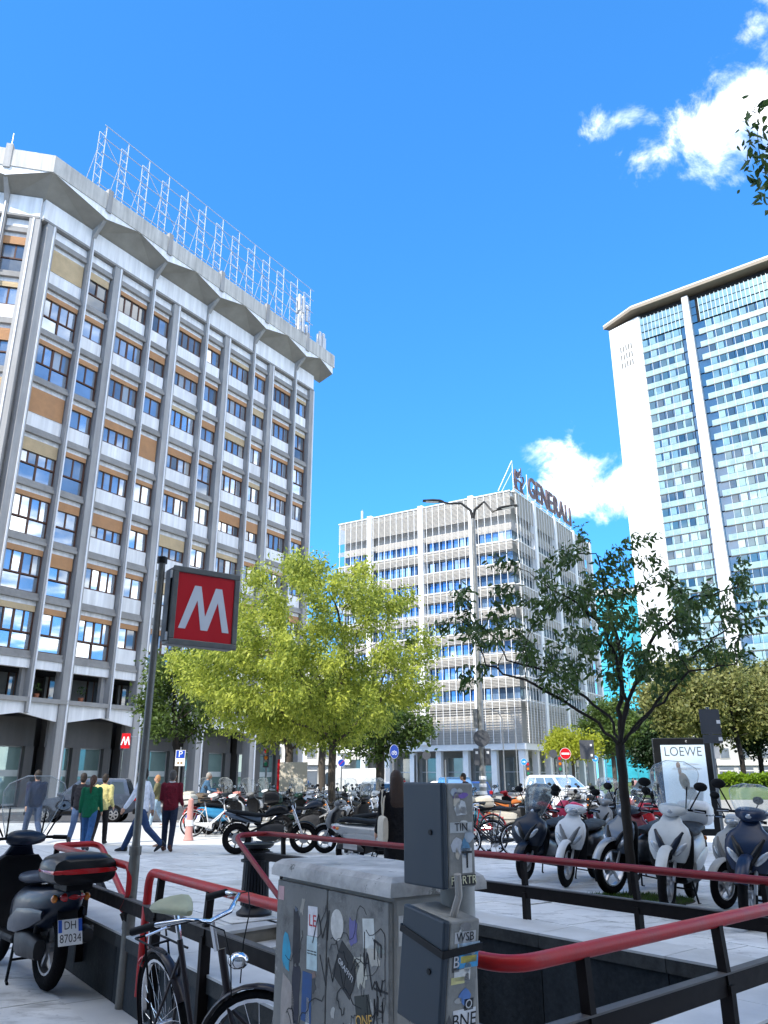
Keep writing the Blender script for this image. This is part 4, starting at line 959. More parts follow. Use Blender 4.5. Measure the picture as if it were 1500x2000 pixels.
sticker(cab, .28, .72, .03, .17, (.5, .5, .48), 0, shape='torn'); sticker(cab, .62, .94, .08, .1, (.5, .48, .4), .3, shape='torn')
sticker(cab, .70, 1.0, .07, .08, (.48, .45, .38), .6, shape='torn')
sticker(cab, .62, .40, .15, .42, (.42, .05, .025), .05, shape='torn'); sticker(cab, .48, .42, .07, .3, (.5, .52, .5), -.1, shape='torn'); sticker(cab, .15, .5, .15, .12, (.3, .14, .12), 0, shape='torn')
sticker(cab, .16, 1.08, .26, .09, (.62, .61, .58), 0, side=1, txt='lavori in corso'); sticker(cab, .10, .92, .06, .2, (.02, .012, .012), 0, side=1, txt='T', tc=(.55, .06, .06)); sticker(cab, .10, .78, .05, .06, (.3, .03, .03), 0, side=1)
INK = mat('marker ink', (.012, .012, .014), .6, 0, 0)
def scrawl(par, pts, r, side=0, m=INK, name='graffiti'):
    P_ = [(x, -.0072, z) if side == 0 else (CW-.011, x, z) for x, z in pts]
    b = MB()
    for p, q in zip(P_[:-1], P_[1:]):
        d = Vector(q)-Vector(p); l = d.length
        if l < 1e-5: continue
        nrm = Vector((0, -1, 0)) if side == 0 else Vector((1, 0, 0)); x = d.normalized(); M = frame(p, x, nrm.cross(x))
        b.prism([(-r*.5, -r), (l+r*.5, -r), (l+r*.5, r), (-r*.5, r)], 0, .0006, M)
    b.build(name, m, par)
for k in range(17):
    x = rnd.uniform(.04, .74); z = rnd.uniform(.1, 1.1); n = rnd.randint(4, 9); p = [(x, z)]
    s_ = rnd.choice([-1, 1])
    for i in range(n):
        s_ = -s_; x = min(.77, max(.03, x+rnd.uniform(-.01, .045))); z = z+s_*rnd.uniform(.02, .11); p.append((x, min(1.14, max(.08, z))))
    scrawl(cab, p, rnd.choice([.0012, .0018, .0024]))
LT = (((0, 0), (0, 1), (.5, .8), (.5, .2)), ((0, 0), (1, 0)), ((0, .0), (0, 1), (0, .5), (.6, .5), (.6, 1), (.6, 0)), ((0, 1), (.6, 1), (0, 0), (.6, 0)), ((0, 0), (0, 1), (.6, .4)))
for i in range(9):                            # the tall tag written down the right-hand door
    z0 = 1.06-i*.085; scrawl(cab, [(.705+a*.075, z0-.07+b_*.055) for a, b_ in LT[i % 5]], .0032)
scrawl(cab, [(.74+.05*math.cos(a*.4+1), .3+.12*math.sin(a*.4+1)) for a in range(12)], .004)
for k in range(26):                            # layers of old, torn stickers
    cc_ = rnd.choice([(.12, .12, .11), (.30, .28, .24), (.05, .05, .05), (.38, .37, .34), (.08, .1, .14), (.24, .16, .13), (.2, .22, .2)])
    sticker(cab, rnd.uniform(.05, .75), rnd.uniform(.1, 1.12), rnd.uniform(.02, .07), rnd.uniform(.02, .08), cc_, rnd.uniform(-.4, .4), shape='torn', lift=-.0003+rnd.uniform(0, .0002))
for k in range(30):
    x = rnd.uniform(.04, .72); z = rnd.uniform(.1, 1.08); a = rnd.uniform(0, 6.28); p = []
    for i in range(rnd.randint(7, 16)):
        a += rnd.uniform(-1.3, 1.5); x = min(.765, max(.03, x+.018*math.cos(a)+.006)); z = min(1.14, max(.08, z+.022*math.sin(a))); p.append((x, z))
    scrawl(cab, p, rnd.choice([.0008, .0012, .0016]))
WINK = mat('white marker', (.5, .52, .5), .6, 0, 0)
for k in range(5): scrawl(cab, [(.44+rnd.uniform(0, .1), rnd.uniform(.15, .62)) for i in range(5)], .003, m=WINK)
BINK = mat('blue marker', (.06, .06, .2), .6, 0, 0)
scrawl(cab, [(.05+.07*math.cos(a*.5), .5+.1*math.sin(a*.5)) for a in range(14)], .006, side=1, m=BINK); scrawl(cab, [(.06, .35), (.1, .55), (.14, .3), (.2, .5)], .004, side=1)
for k in range(4): scrawl(cab, [(rnd.uniform(.04, .33), rnd.uniform(.1, .75)) for i in range(4)], .0025, side=1)
# ---- pole with two control boxes
PWH = mat('worn white pole', (.5, .5, .46), .5, 0, .3, 8, bump=.05, streak=.5); BOXG = mat('blue-grey box', (.030, .042, .055), .45, 0, .15, 5); BOXL = mat('pale box side', (.30, .295, .27), .6, 0, .5, 14, bump=.1, streak=.4)
pp = Vector((.232, 2.74, 0))
pole = thing('signal_pole', 'worn white stickered pole beside the street cabinet', 'pole', loc=pp)
MB().lathe([(.043, -.01), (.043, 1.50), (.03, 1.51)], 18).build('tube', PWH, pole, smooth=40)
MB().lathe([(.0455, .99), (.0455, 1.07)], 18).build('black_band', BLACKM, pole, smooth=40)
MB().lathe([(.054, 1.075), (.054, 1.24)], 18).build('sleeve', mat('sleeve grey', (.30, .30, .28), .5, 0, .3, 9), pole, smooth=40)
text_obj('print', 'FORE', .055, mat('print yellow', (.55, .42, .03), .6, 0, 0), pole, mw=frame((.018, -.041, .82), (0, 0, -1), (.93, -.37, 0)) @ TR(0, 0, .004))
for i in range(7):
    a = -1.9+rnd.uniform(-.5, 1.0); z = rnd.uniform(.5, .95)
    MB().box(-.02, .02, -.0008, .0, -.03, .03, TR(.0442*math.cos(a), .0442*math.sin(a), z) @ RZ(a+math.pi/2)).build('sticker', mat('pole sticker %d' % (i % 3), ((.55, .55, .5), (.05, .05, .05), (.5, .4, .1))[i % 3], .6, 0, .2, 30), pole)
def cbox(name, label, M, w, d, h, lean):
    b = thing(name, label, 'box', mat=M @ RY(lean))
    MB().box(0, w, .018, d, 0, h).build('housing', BOXL, b, bevel=.006)
    MB().box(.0, w, -.006, .0175, -.002, h+.002).build('cover', BOXG, b, bevel=.006)
    MB().lathe([(.008, 0), (.008, .004)], 10, frame((w*.72, -.0062, h*.52), (1, 0, 0), (0, 0, 1))).build('lock', BLACKM, b)
    return b
bm1 = frame(pp+Vector((-.165, .02, 1.235)), cxd, cyd)
cb1 = cbox('control_box', 'upright blue-grey control box strapped to the top of the white pole', bm1, .20, .125, .30, 0)
bm2 = frame(pp+Vector((-.19, -.02, .885)), cxd, cyd)
cb2 = cbox('control_box', 'leaning blue-grey control box held to the white pole by a black strap', bm2, .20, .13, .30, .13)
def side_st(par, y, z, w, h, col, txt=None, tc=(.02, .02, .02), wd=.20, rot=0., shape=None):
    M = frame((wd+.0006, y, z), (0, 1, 0), (0, 0, 1)) @ RZ(rot); n = 8
    poly = [(-w/2, -h/2), (w/2, -h/2), (w/2, h/2), (-w/2, h/2)] if not shape else [(w/2*math.cos(a*2*math.pi/n)*rnd.uniform(.6, 1.15), h/2*math.sin(a*2*math.pi/n)*rnd.uniform(.6, 1.15)) for a in range(n)]
    o = MB().prism(poly, 0, .0008, M).build('sticker', mat('sticker %.2f %.2f %.2f' % col, col, .55, 0, .3, 22), par)
    if txt: text_obj('print', txt, min(h*1.1, w*1.75/len(txt)), mat('print %.2f %.2f %.2f' % tc, tc, .6, 0, 0), o, mw=M @ TR(0, 0, .0014), depth=.0003)
for a in ((.07, .265, .08, .025, (.2, .12, .4), None, 1), (.075, .225, .06, .05, (.55, .57, .58), None, 1), (.07, .17, .09, .03, (.4, .42, .42), 'TIN', 0), (.05, .12, .05, .07, (.5, .52, .55), None, 1), (.085, .11, .04, .06, (.1, .25, .4), None, 1), (.09, .075, .04, .07, (.6, .6, .58), 'T', 0), (.075, .02, .095, .03, (.03, .03, .03), 'PORTR', 0)):
    side_st(cb1, a[0], a[1], a[2], a[3], a[4], a[5], (.62, .6, .4) if a[5] == 'PORTR' else (.02, .02, .02), shape=a[6])
for a in ((.075, .255, .08, .03, (.5, .5, .5), 'WSB', 0), (.09, .225, .085, .028, (.42, .55, .66), None, 0), (.088, .195, .08, .045, (.06, .3, .55), None, 0), (.092, .195, .06, .018, (.6, .5, .1), None, 0), (.045, .19, .025, .05, (.06, .06, .06), 'B', 0), (.07, .155, .06, .03, (.58, .58, .55), None, 0), (.055, .142, .05, .018, (.6, .55, .25), None, 0), (.085, .1, .05, .05, (.1, .2, .45), None, 1), (.1, .075, .035, .03, (.03, .03, .03), 'O', 0), (.085, .035, .085, .06, (.66, .66, .66), 'BNE', 0), (.03, .03, .022, .05, (.1, .1, .1), None, 1)):
    side_st(cb2, a[0], a[1], a[2], a[3], a[4], a[5], (.6, .6, .6) if a[4][0] < .1 else (.02, .02, .02), shape=a[6])
MB().bar((-.004, -.008, .235), (.204, -.008, .215), .004, .02).bar((.204, -.008, .215), (.204, .14, .225), .004, .02).bar((-.004, -.008, .235), (-.004, .14, .24), .004, .02).build('strap', BLACKM, cb2)
MB().tube([(.16, .06, .30), (.17, .07, .36), (.17, .06, .42)], .011, 8).build('conduit', mat('conduit', (.35, .32, .28), .6), cb2)
for k in range(9):
    for par_, w_ in ((cb1, .2), (cb2, .2)): side_st(par_, rnd.uniform(.035, .11), rnd.uniform(.03, .28), rnd.uniform(.015, .05), rnd.uniform(.015, .05), rnd.choice([(.55, .55, .52), (.42, .42, .4), (.2, .2, .2), (.35, .4, .45), (.5, .46, .38)]), shape=1)
# ---- litter bin
BINM = mat('bin black', (.010, .012, .016), .42, 0, .15, 8, spec=.25)
bp_ = Vector((-1.56, 10.5, 0)); bn = thing('litter_bin', 'black slatted cast iron litter bin at the stair head', 'bin', loc=bp_)
MB().lathe([(.21, 0), (.215, .03), (.16, .07), (.15, .11)], 24).build('base', BINM, bn, smooth=40)
MB().lathe([(.135, .1), (.16, .72), (.15, .72), (.125, .11)], 20).build('liner', mat('bin liner', (.01, .01, .012), .6), bn, smooth=40)
sl_ = MB().box(-.013, .013, -.006, .006, .11, .72).mesh('slat', BINM)
for i in range(26):
    a = i*2*math.pi/26; inst(sl_, 'slat', bn, mw=TR(.168*math.cos(a), .168*math.sin(a), 0) @ RZ(a+math.pi/2) @ RX(-.035))
for z, r in ((.60, .185), (.68, .19)): MB().ring(r, [(-.012, -.012), (.004, -.012), (.004, .012), (-.012, .012)], M=TR(0, 0, z) @ RX(math.pi/2)).build('hoop', BINM, bn)
MB().lathe([(.17, .74), (.205, .77), (.205, .79), (.165, .775)], 24).build('rim', BINM, bn, smooth=40)
# ============================================================ trees, hedge and grass
def grow(base, trunk_top, attract, step, di, dk, seed, iters=120, bend=.05, up=.0, limbs=()):
    # space colonisation: returns nodes and parents
    rs = np.random.RandomState(seed)
    nodes = [np.array(base, float)]; par = [-1]
    tt = np.array(trunk_top, float); n = max(2, int(np.linalg.norm(tt-nodes[0])/step))
    for i in range(1, n+1):
        p = nodes[0]+(tt-nodes[0])*i/n+np.array([rs.normal(0, bend), rs.normal(0, bend), 0])*(.3 if i < n else .1)*step*2
        nodes.append(p); par.append(len(nodes)-2)
    first = len(nodes)-1
    for lb in limbs:                          # main limbs as polylines from the fork
        k = first; prev = nodes[first]
        for q in lb:
            q = np.array(q, float); m = max(1, int(np.linalg.norm(q-prev)/step))
            for i in range(1, m+1): nodes.append(prev+(q-prev)*i/m+rs.normal(0, .12*step, 3)); par.append(k); k = len(nodes)-1
            prev = nodes[k]
    A = np.array(attract); alive = np.ones(len(A), bool); P = np.array(nodes)
    dm = np.linalg.norm(A[:, None]-P[None, first:], axis=2); near = dm.argmin(1)+first; nd = dm.min(1)
    for it in range(iters):
        idx = np.where(alive & (nd < di))[0]
        if len(idx) == 0: break
        d = A[idx]-P[near[idx]]; d /= np.linalg.norm(d, axis=1)[:, None]+1e-9
        acc = np.zeros((len(P), 3)); np.add.at(acc, near[idx], d)
        g = np.unique(near[idx]); v = acc[g]; v += rs.normal(0, .12, v.shape)*np.linalg.norm(v, axis=1)[:, None]; v[:, 2] += up*np.linalg.norm(v, axis=1)
        v /= np.linalg.norm(v, axis=1)[:, None]+1e-9
        new = P[g]+v*step; k0 = len(P); P = np.vstack([P, new]); par += list(g)
        for j in range(len(new)):
            dd = np.linalg.norm(A-new[j], axis=1); c = dd < nd; near[c] = k0+j; nd[c] = dd[c]
        alive &= nd > dk
        if len(P) > 5200: break
    return P, par
def tree_mesh(P, par, r_tip, r_base, expo=2.3):
    n = len(P); kids_ = [[] for _ in range(n)]
    for i, p in enumerate(par):
        if p >= 0: kids_[p].append(i)
    w = np.zeros(n)
    for i in range(n-1, -1, -1): w[i] = r_tip**expo if not kids_[i] else sum(w[c] for c in kids_[i])
    rad = w**(1/expo); rad = r_tip+(rad-r_tip)*(r_base-r_tip)/max(1e-6, rad[0]-r_tip)
    b = MB(); done = set()
    # chains: follow the thickest child
    stack = [(0, -1)]
    while stack:
        i, frm = stack.pop(); ch = ([frm] if frm >= 0 else [])+[i]
        while kids_[i]:
            ks = sorted(kids_[i], key=lambda c: -rad[c]); nx = ks[0]
            for c in ks[1:]: stack.append((c, i))
            ch.append(nx); i = nx
        if len(ch) < 2: continue
        rr = [rad[c] for c in ch]
        if frm >= 0: rr[0] = min(rad[frm], rr[1]*1.15)
        mx = max(rr); sides = 10 if mx > .05 else (6 if mx > .015 else 4)
        b.tube([Vector(P[c]) for c in ch], rr, sides, caps=mx > .03)
    return b, rad, kids_
def leaf_mesh(name, pts, dirs, size, aspect, droop, seed, m, quad=False, sizevar=.35):
    rs = np.random.RandomState(seed); n = len(pts); pts = np.array(pts); 
    d = np.array(dirs)+rs.normal(0, .55, (n, 3)); d[:, 2] -= droop; d /= np.linalg.norm(d, axis=1)[:, None]
    s = np.cross(d, rs.normal(0, 1, (n, 3))); s /= np.linalg.norm(s, axis=1)[:, None]; u = np.cross(s, d)
    L = size*(1+rs.uniform(-sizevar, sizevar, n)); Wd = L*aspect
    L = L[:, None]; Wd = Wd[:, None]
    if quad:
        v = np.stack([pts, pts+d*L*.45+s*Wd*.5, pts+d*L, pts+d*L*.45-s*Wd*.5], 1).reshape(-1, 3); k = 4
        loops = np.arange(n*4); starts = np.arange(n)*4; tot = np.full(n, 4)
    else:
        c = u*Wd*.18
        v = np.stack([pts, pts+d*L*.3+s*Wd*.5+c, pts+d*L*.68+s*Wd*.36+c, pts+d*L, pts+d*L*.68-s*Wd*.36+c, pts+d*L*.3-s*Wd*.5+c, pts+d*L*.5], 1).reshape(-1, 3); k = 7
        f = np.array([[0, 1, 2, 6], [6, 2, 3, 3], [0, 6, 4, 5], [6, 3, 4, 4]])
        tri = [(0, 1, 2, 6), (6, 2, 3), (0, 6, 4, 5), (6, 3, 4)]
        flat = np.array([q for t in tri for q in t]); loops = (np.arange(n)[:, None]*7+flat[None]).reshape(-1)
        tot = np.tile([4, 3, 4, 3], n); starts = np.concatenate([[0], np.cumsum(tot)[:-1]])
    me = bpy.data.meshes.new(name); me.vertices.add(len(v)); me.vertices.foreach_set('co', v.astype(np.float32).ravel())
    me.loops.add(len(loops)); me.loops.foreach_set('vertex_index', loops.astype(np.int32)); me.polygons.add(len(starts))
    me.polygons.foreach_set('loop_start', starts.astype(np.int32)); me.update(calc_edges=True); me.validate(); me.materials.append(m)
    return me
def mesh_obj(name, me, parent, kind=None):
    o = bpy.data.objects.new(name, me); COL.objects.link(o); setparent(o, parent)
    if kind: o['kind'] = kind
    return o
BARK = mat('bark', (.075, .062, .05), .9, 0, .35, 14, bump=.5, bscale=40); BARKD = mat('dark bark', (.022, .018, .015), .85, 0, .35, 16, bump=.4, bscale=50)
LIME = leaf_mat('lime leaves', (.09, .16, .02), (.64, .68, .12), .5); DKLEAF = leaf_mat('dark glossy leaves', (.025, .058, .016), (.11, .18, .04), .38, .4)
MIDLEAF = leaf_mat('mid green leaves', (.05, .09, .018), (.12, .18, .035), .4); OLIVE = leaf_mat('olive leaves', (.08, .11, .025), (.36, .35, .12), .4); EVERG = leaf_mat('evergreen leaves', (.012, .03, .012), (.03, .06, .02), .2)
YELLOW = leaf_mat('yellow-green leaves', (.26, .30, .02), (.46, .48, .05), .5)
def crown_pts(c, r, n, seed, lumps=9, lump_r=.5, flat=0., hollow=0.):
    rs = np.random.RandomState(seed); out = []
    dirs = rs.normal(0, 1, (lumps, 3)); dirs /= np.linalg.norm(dirs, axis=1)[:, None]
    while len(out) < n:
        p = rs.uniform(-1, 1, 3); q = np.linalg.norm(p)
        if q > 1 or q < 1e-3: continue
        lim = .62+.38*max(np.dot(dirs, p/q))**3 if lumps else 1
        if q > lim or q < hollow: continue
        if p[2] < 0: p[2] *= (1-flat)
        out.append(np.array(c)+p*np.array(r))
    return out
def make_tree(name, label, base, trunk_h, crown_c, crown_r, n_attr, step, n_leaf, leaf, aspect, lm, bark, r_base, seed, droop=.4, quad=True, di=None, dk=None, cluster=.25, group=None, lean=(0, 0), flat=.3, extra=(), r_tip=.004, up=0., leaf_min=0., hollow=0., lumps=9, limbs=()):
    root = thing(name, label, 'tree', loc=base, group=group)
    A = crown_pts(crown_c, crown_r, n_attr, seed, flat=flat, hollow=hollow, lumps=lumps)+[np.array(e) for e in extra]
    P, par = grow((0, 0, -.05), (lean[0], lean[1], trunk_h), A, step, di or max(crown_r)*3, dk or step*2.2, seed+1, up=up, limbs=limbs)
    b, rad, kd = tree_mesh(P, par, r_tip, r_base)
    b.build('trunk', bark, root, smooth=60)
    rs = np.random.RandomState(seed+5); thr = np.percentile(rad, 55)
    tips = [i for i in range(len(P)) if rad[i] <= thr and P[i][2] > trunk_h*.9+leaf_min]
    pts = []; dr = []
    for k in range(n_leaf):
        i = tips[rs.randint(len(tips))]; p = P[par[i]]; d = P[i]-p; l = np.linalg.norm(d)+1e-6
        pts.append(p+d*rs.rand()+rs.normal(0, cluster*step, 3)); dr.append(d/l*.6+rs.normal(0, .3, 3))
    mesh_obj('crown', leaf_mesh('crown', pts, dr, leaf, aspect, droop, seed+9, lm, quad), root, kind='stuff')
    return root
# the lime-green street tree among the motorbikes
LB = Vector((-1.66, 26.5, 0))
make_tree('lime_tree', 'large bright lime green tree in full leaf among the parked motorbikes', LB, 2.6, (-.9, 0, 5.45), (4.9, 4.3, 3.75), 1500, .3, 62000, .14, .42, LIME, BARK, .12, 11, droop=.7, cluster=.62, flat=.12, r_tip=.005, lumps=14,
          limbs=(((-.9, .2, 3.2), (-2.2, .2, 3.9)), ((.1, 0, 3.6), (.3, .2, 5.2), (.2, 0, 6.6)), ((.8, -.2, 3.2), (1.9, 0, 4.2)), ((-.4, -.6, 3.4), (-1.0, -1.4, 4.8)), ((-.2, .7, 3.5), (-.6, 1.6, 5.2)), ((-.6, 0, 3.8), (-1.8, 0, 5.6))))
# the sparse dark tree beside the stairwell
NB = Vector((TREE_PIT.x, TREE_PIT.y, 0)); NB = Vector((gz(1238, 1752).x, gz(1238, 1752).y, 0))
def nt(px, py, dy=0.):                        # a point of the crown, relative to the trunk base
    q = at(px, py, NB.y+dy); return (q.x-NB.x, dy, q.z)
make_tree('young_street_tree', 'sparse dark leaved young tree growing in a grass pit behind the stairwell', NB, 1.98, (-.1, 0, 3.7), (2.85, 1.9, 1.6), 460, .13, 7400, .1, .4, DKLEAF, BARKD, .07, 23, droop=.9, quad=False, cluster=.5, flat=.45, r_tip=.0028,
          extra=(nt(1140, 1005), nt(1125, 1030), nt(1210, 1050), nt(890, 1310), nt(905, 1350, .2), nt(1470, 1290, -.2), nt(1450, 1080), nt(1300, 1040)), up=.05, dk=.24, hollow=.3,
          limbs=((nt(1170, 1410, -.2), nt(1100, 1370, -.3), nt(1010, 1320, -.4), nt(950, 1300, -.4)), (nt(1195, 1400, .3), nt(1130, 1350, .5), nt(1080, 1310, .6), nt(990, 1290, .7)), (nt(1226, 1375), nt(1205, 1300), nt(1175, 1215), nt(1110, 1170)), (nt(1215, 1280, .2), nt(1190, 1190, .4), nt(1165, 1080, .4)), (nt(1226, 1375), nt(1250, 1320, -.2), nt(1275, 1240, -.3), nt(1330, 1190, -.4)), (nt(1262, 1400, .2), nt(1310, 1330, .4), nt(1340, 1290, .5), nt(1420, 1225, .5)), (nt(1250, 1410, -.3), nt(1300, 1370, -.6), nt(1345, 1310, -.8), nt(1440, 1300, -.9))))
# grass pit round it
rs = np.random.RandomState(3); n = 2600
a = rs.uniform(0, 6.283, n); r = .72*np.sqrt(rs.uniform(0, 1, n)); PT = Vector((NB.x-.05, NB.y-.25, 0))
me = leaf_mesh('grass', np.stack([PT.x+r*np.cos(a)*1.05, PT.y+r*np.sin(a)*.8, np.full(n, -.0)], 1), np.tile([0, 0, 1.6], (n, 1)), .05, .16, 0, 4, leaf_mat('grass blades', (.04, .09, .012), (.09, .16, .02), .3), True)
o = bpy.data.objects.new('grass', me); COL.objects.link(o); tag(o, 'short green grass in the round pit under the young tree', 'grass', kind='stuff')
MB().lathe([(.74, -.02), (.74, .003), (.05, .012)], 40, TR(PT.x, PT.y, 0) @ Matrix.Diagonal((1.05, .8, 1, 1))).build('tree_pit_soil', mat('soil', (.05, .045, .02), .95, 0, .3, 10, bump=.4), kind='structure')
# a tree outside the frame on the right, its twigs hanging into view
make_tree('overhanging_tree', 'dark leaved tree whose hanging twigs reach in beside the tower roof', Vector((6.15, 7.4, 0)), 2.6, (.0, .0, 5.2), (2.3, 2.2, 2.3), 190, .22, 3000, .12, .42, DKLEAF, BARKD, .1, 31, droop=.9, quad=False, cluster=.5, flat=.2, extra=[tuple(at(px, py, 7.4+dy)-Vector((6.15, 7.4, 0))) for px, py, dy in ((1482, 150, 0), (1476, 170, .1), (1486, 235, .2), (1478, 245, 0), (1488, 290, -.2), (1480, 505, .3), (1490, 500, .2), (1500, 385, 0))])
# a darker tree by the office block, left of the lime
make_tree('dark_street_tree', 'dark green tree partly hidden behind the metro sign and the lime tree', Vector((-8.9, 35.5, 0)), 2.6, (0, 0, 4.9), (2.6, 2.6, 3.0), 260, .36, 9000, .2, .45, MIDLEAF, BARKD, .14, 41, droop=.4, cluster=.7)
for i, (px, Y, h, lab) in enumerate(((562, 38, 7.5, 'lime tree with thick trunk standing on the street side of the big lime tree'), (742, 36, 6.6, 'lime tree with leaning trunk beside the white parked car'), (628, 44, 8, 'lime tree with pale trunk in the row along the street'))):
    b_ = at(px, 1545, Y); make_tree('street_lime', lab, Vector((b_.x, Y, -.1)), 2.9, (0, 0, h*.62), (2.7, 2.7, h*.36), 170, .45, 6500, .24, .45, LIME if i != 1 else MIDLEAF, BARK, .19, 50+i, droop=.5, cluster=.7, group=None)
# the small yellow-green tree across the junction, the green one next to it
p = at(1120, 1500, 62); make_tree('yellow_green_tree', 'small round yellow-green tree behind the no entry sign', Vector((p.x, 62, 0)), 2., (0, 0, 3.9), (2.6, 2.4, 2.0), 130, .4, 7000, .26, .5, YELLOW, BARK, .12, 61, cluster=.8)
p = at(1200, 1500, 74); make_tree('green_park_tree', 'mid green tree at the edge of the park behind the young street tree', Vector((p.x, 74, 0)), 3, (0, 0, 6.2), (3.4, 3.2, 3.6), 170, .55, 8000, .36, .5, MIDLEAF, BARK, .2, 63, cluster=.8)
# park trees on the bank
protos = []
for i, (lm, sd, cr) in enumerate(((OLIVE, 71, (5.2, 5, 5.2)), (OLIVE, 73, (4.6, 4.6, 4.6)), (EVERG, 75, (4.2, 4.2, 5.5)))):
    protos.append((lm, sd, cr))
parks = [(1335, 84, 0, 9.5, 'olive-brown park tree behind the advertising panel'), (1400, 92, 1, 9.6, 'tall olive park tree behind the grey sign backs'), (1455, 84, 0, 10, 'broad olive-leaved park tree on the grass bank by the hedge'),
         (1492, 90, 2, 9.4, 'dark evergreen park tree at the far end of the hedge'), (1555, 86, 0, 10, 'big olive park tree past the end of the hedge'), (1275, 100, 2, 7.2, 'dark evergreen park tree behind the young street tree trunk')]
for i, (px, Y, k, h, lab) in enumerate(parks):
    lm, sd, cr = protos[k]; p = at(px, 1530, Y)
    h *= 1.3; make_tree('park_tree', lab, Vector((p.x, Y, .75)), 3.4, (0, 0, h-4.4), (cr[0]*(.85+.1*(i % 3)), cr[1]*.95, cr[2]*1.1), 200, .75, 13000, .42, .55, lm, BARKD, .26, sd+i*7, cluster=.85, droop=.3, flat=.1)
# hedge
rs = np.random.RandomState(9); n = 16000
px_ = rs.uniform(27, 75, n); t = rs.uniform(0, 1, n); hx = np.stack([px_, 80.5+rs.uniform(-1.1, 1.3, n), .7+1.15*np.sqrt(t)+.12*np.sin(px_*2.1)*t], 1)
hd = thing('hedge', 'bright green clipped hedge along the park bank', 'hedge', loc=(0, 0, 0))
mesh_obj('foliage', leaf_mesh('foliage', hx, rs.normal(0, 1, (n, 3))+np.array([0, -.3, .7]), .3, .6, -.2, 4, leaf_mat('hedge leaves', (.11, .2, .01), (.26, .38, .02), .45), True), hd, kind='stuff')
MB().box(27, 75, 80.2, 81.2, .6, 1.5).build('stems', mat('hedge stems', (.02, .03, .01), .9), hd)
# ============================================================ vehicles
def paint(name, col, rough=.32, coat=.14, metal=0.): return mat('paint '+name, col, rough, metal, .12, 5, coat=coat, spec=.2)
BLKPL = mat('black plastic', (.009, .0095, .011), .5, 0, .25, 10, spec=.09); SEATM = mat('seat vinyl', (.013, .015, .018), .55, 0, .2, 9, bump=.1, spec=.14); TYRE = mat('tyre rubber', (.008, .008, .009), .85, 0, .25, 12, bump=.3, spec=.05)
ALU = mat('alloy', (.42, .42, .43), .35, .8, .15, 9); CHROME = mat('chrome', (.65, .65, .66), .12, 1, .05, 5); ENG = mat('engine casing', (.035, .035, .037), .5, .3, .3, 10)
LENS = mat('headlamp lens', (.40, .42, .44), .08, .3, .35, 30, coat=1); REDL = mat('red lamp', (.35, .008, .01), .2, 0, .1, 10, coat=.6); AMBER = mat('amber lamp', (.55, .16, .01), .2, 0, .1, 10, coat=.6)
MIRG = mat('mirror glass', (.6, .66, .7), .04, .95, .05, 5); SHIELD = clear_mat('clear screen', (.94, .96, .965), .09); PLATEW = mat('plate white', (.7, .71, .72), .4, 0, .05, 8); PLATEB = mat('plate blue', (.01, .08, .42), .4, 0, .05, 8); PLATEK = mat('plate ink', (.02, .02, .03), .5, 0, 0)
def tyre_prof(w, h): return [(-h, -w*.55), (-h*.35, -w*.95), (h*.35, -w*.85), (h*.85, -w*.45), (h, 0), (h*.85, w*.45), (h*.35, w*.85), (-h*.35, w*.95), (-h, w*.55)]
def wheel(root, x, R_, w, h, spokes=5, rim=ALU, disc=True, y=0.):
    t = MB().ring(R_-h, tyre_prof(w, h), n=26, M=TR(x, y, R_)).build('wheel', TYRE, root, smooth=50)
    b = MB(); b.ring(R_-2*h, [(-.012, -w*.6), (.012, -w*.6), (.012, w*.6), (-.012, w*.6)], n=26, M=TR(x, y, R_))
    for i in range(spokes):
        a = i*2*math.pi/spokes+.3; c = Vector((math.cos(a), 0, math.sin(a)))
        b.bar(Vector((x, y, R_))+c*.03, Vector((x, y, R_))+c*(R_-2*h), .028, .03, (0, 1, 0))
    b.lathe([(.045, -w*.8), (.045, w*.8)], 12, TR(x, y, R_) @ RX(math.pi/2)); b.build('rim', rim, t, smooth=40)
    if disc: MB().lathe([(.11, w*.75), (.11, w*.75+.006)], 20, TR(x, y, R_) @ RX(math.pi/2)).build('brake_disc', ALU, t, smooth=40)
    return t
def mirror(root, s, x, y, z, dx=.0, dz=.22, dy=.12, m=BLKPL):
    p = MB().tube([(x, y*s, z), (x+dx*.4, (y+dy*.6)*s, z+dz*.6), (x+dx, (y+dy)*s, z+dz)], .008, 6).build('mirror', m, root, smooth=50)
    MB().ball((x+dx+.012, (y+dy)*s, z+dz+.03), .03, .075, .05, 12, 8).build('mirror_shell', m, p, smooth=60)
    MB().lathe([(.0, 0), (.98, 0), (.98, .004)], 16, frame((x+dx-.016, (y+dy)*s, z+dz+.03), (0, 1, 0), (0, 0, 1)) @ Matrix.Diagonal((.062, .04, 1, 1))).build('mirror_glass', MIRG, p)
def fender(root, x, R_, r, w, a0, a1, m, name='front_fender', k=1.):
    pr = [(a*k, b_) for a, b_ in [(0, -w), (.02, -w*.7), (.03, 0), (.02, w*.7), (0, w), (-.006, w*.98), (.012, w*.65), (.022, 0), (.012, -w*.65), (-.006, -w*.98)]]
    return MB().ring(r, pr, a0, a1, 14, TR(x, 0, R_)).build(name, m, root, smooth=50)
def plate(root, M, l1=None, l2=None):
    p = MB().box(-.09, .09, -.003, .003, -.09, .09, M).build('number_plate', PLATEW, root)
    for s in (-1, 1): MB().box(s*.076-.014, s*.076+.014, -.0045, -.0031, .0, .088, M).build('plate_band', PLATEB, p)
    if l1:
        for t, z, sz in ((l1, .045, .082), (l2, -.045, .082)): text_obj('plate_text', t, sz, PLATEK, p, mw=M @ FRONT(0, -.0046, z), depth=.0004, sx=.8)
    return p
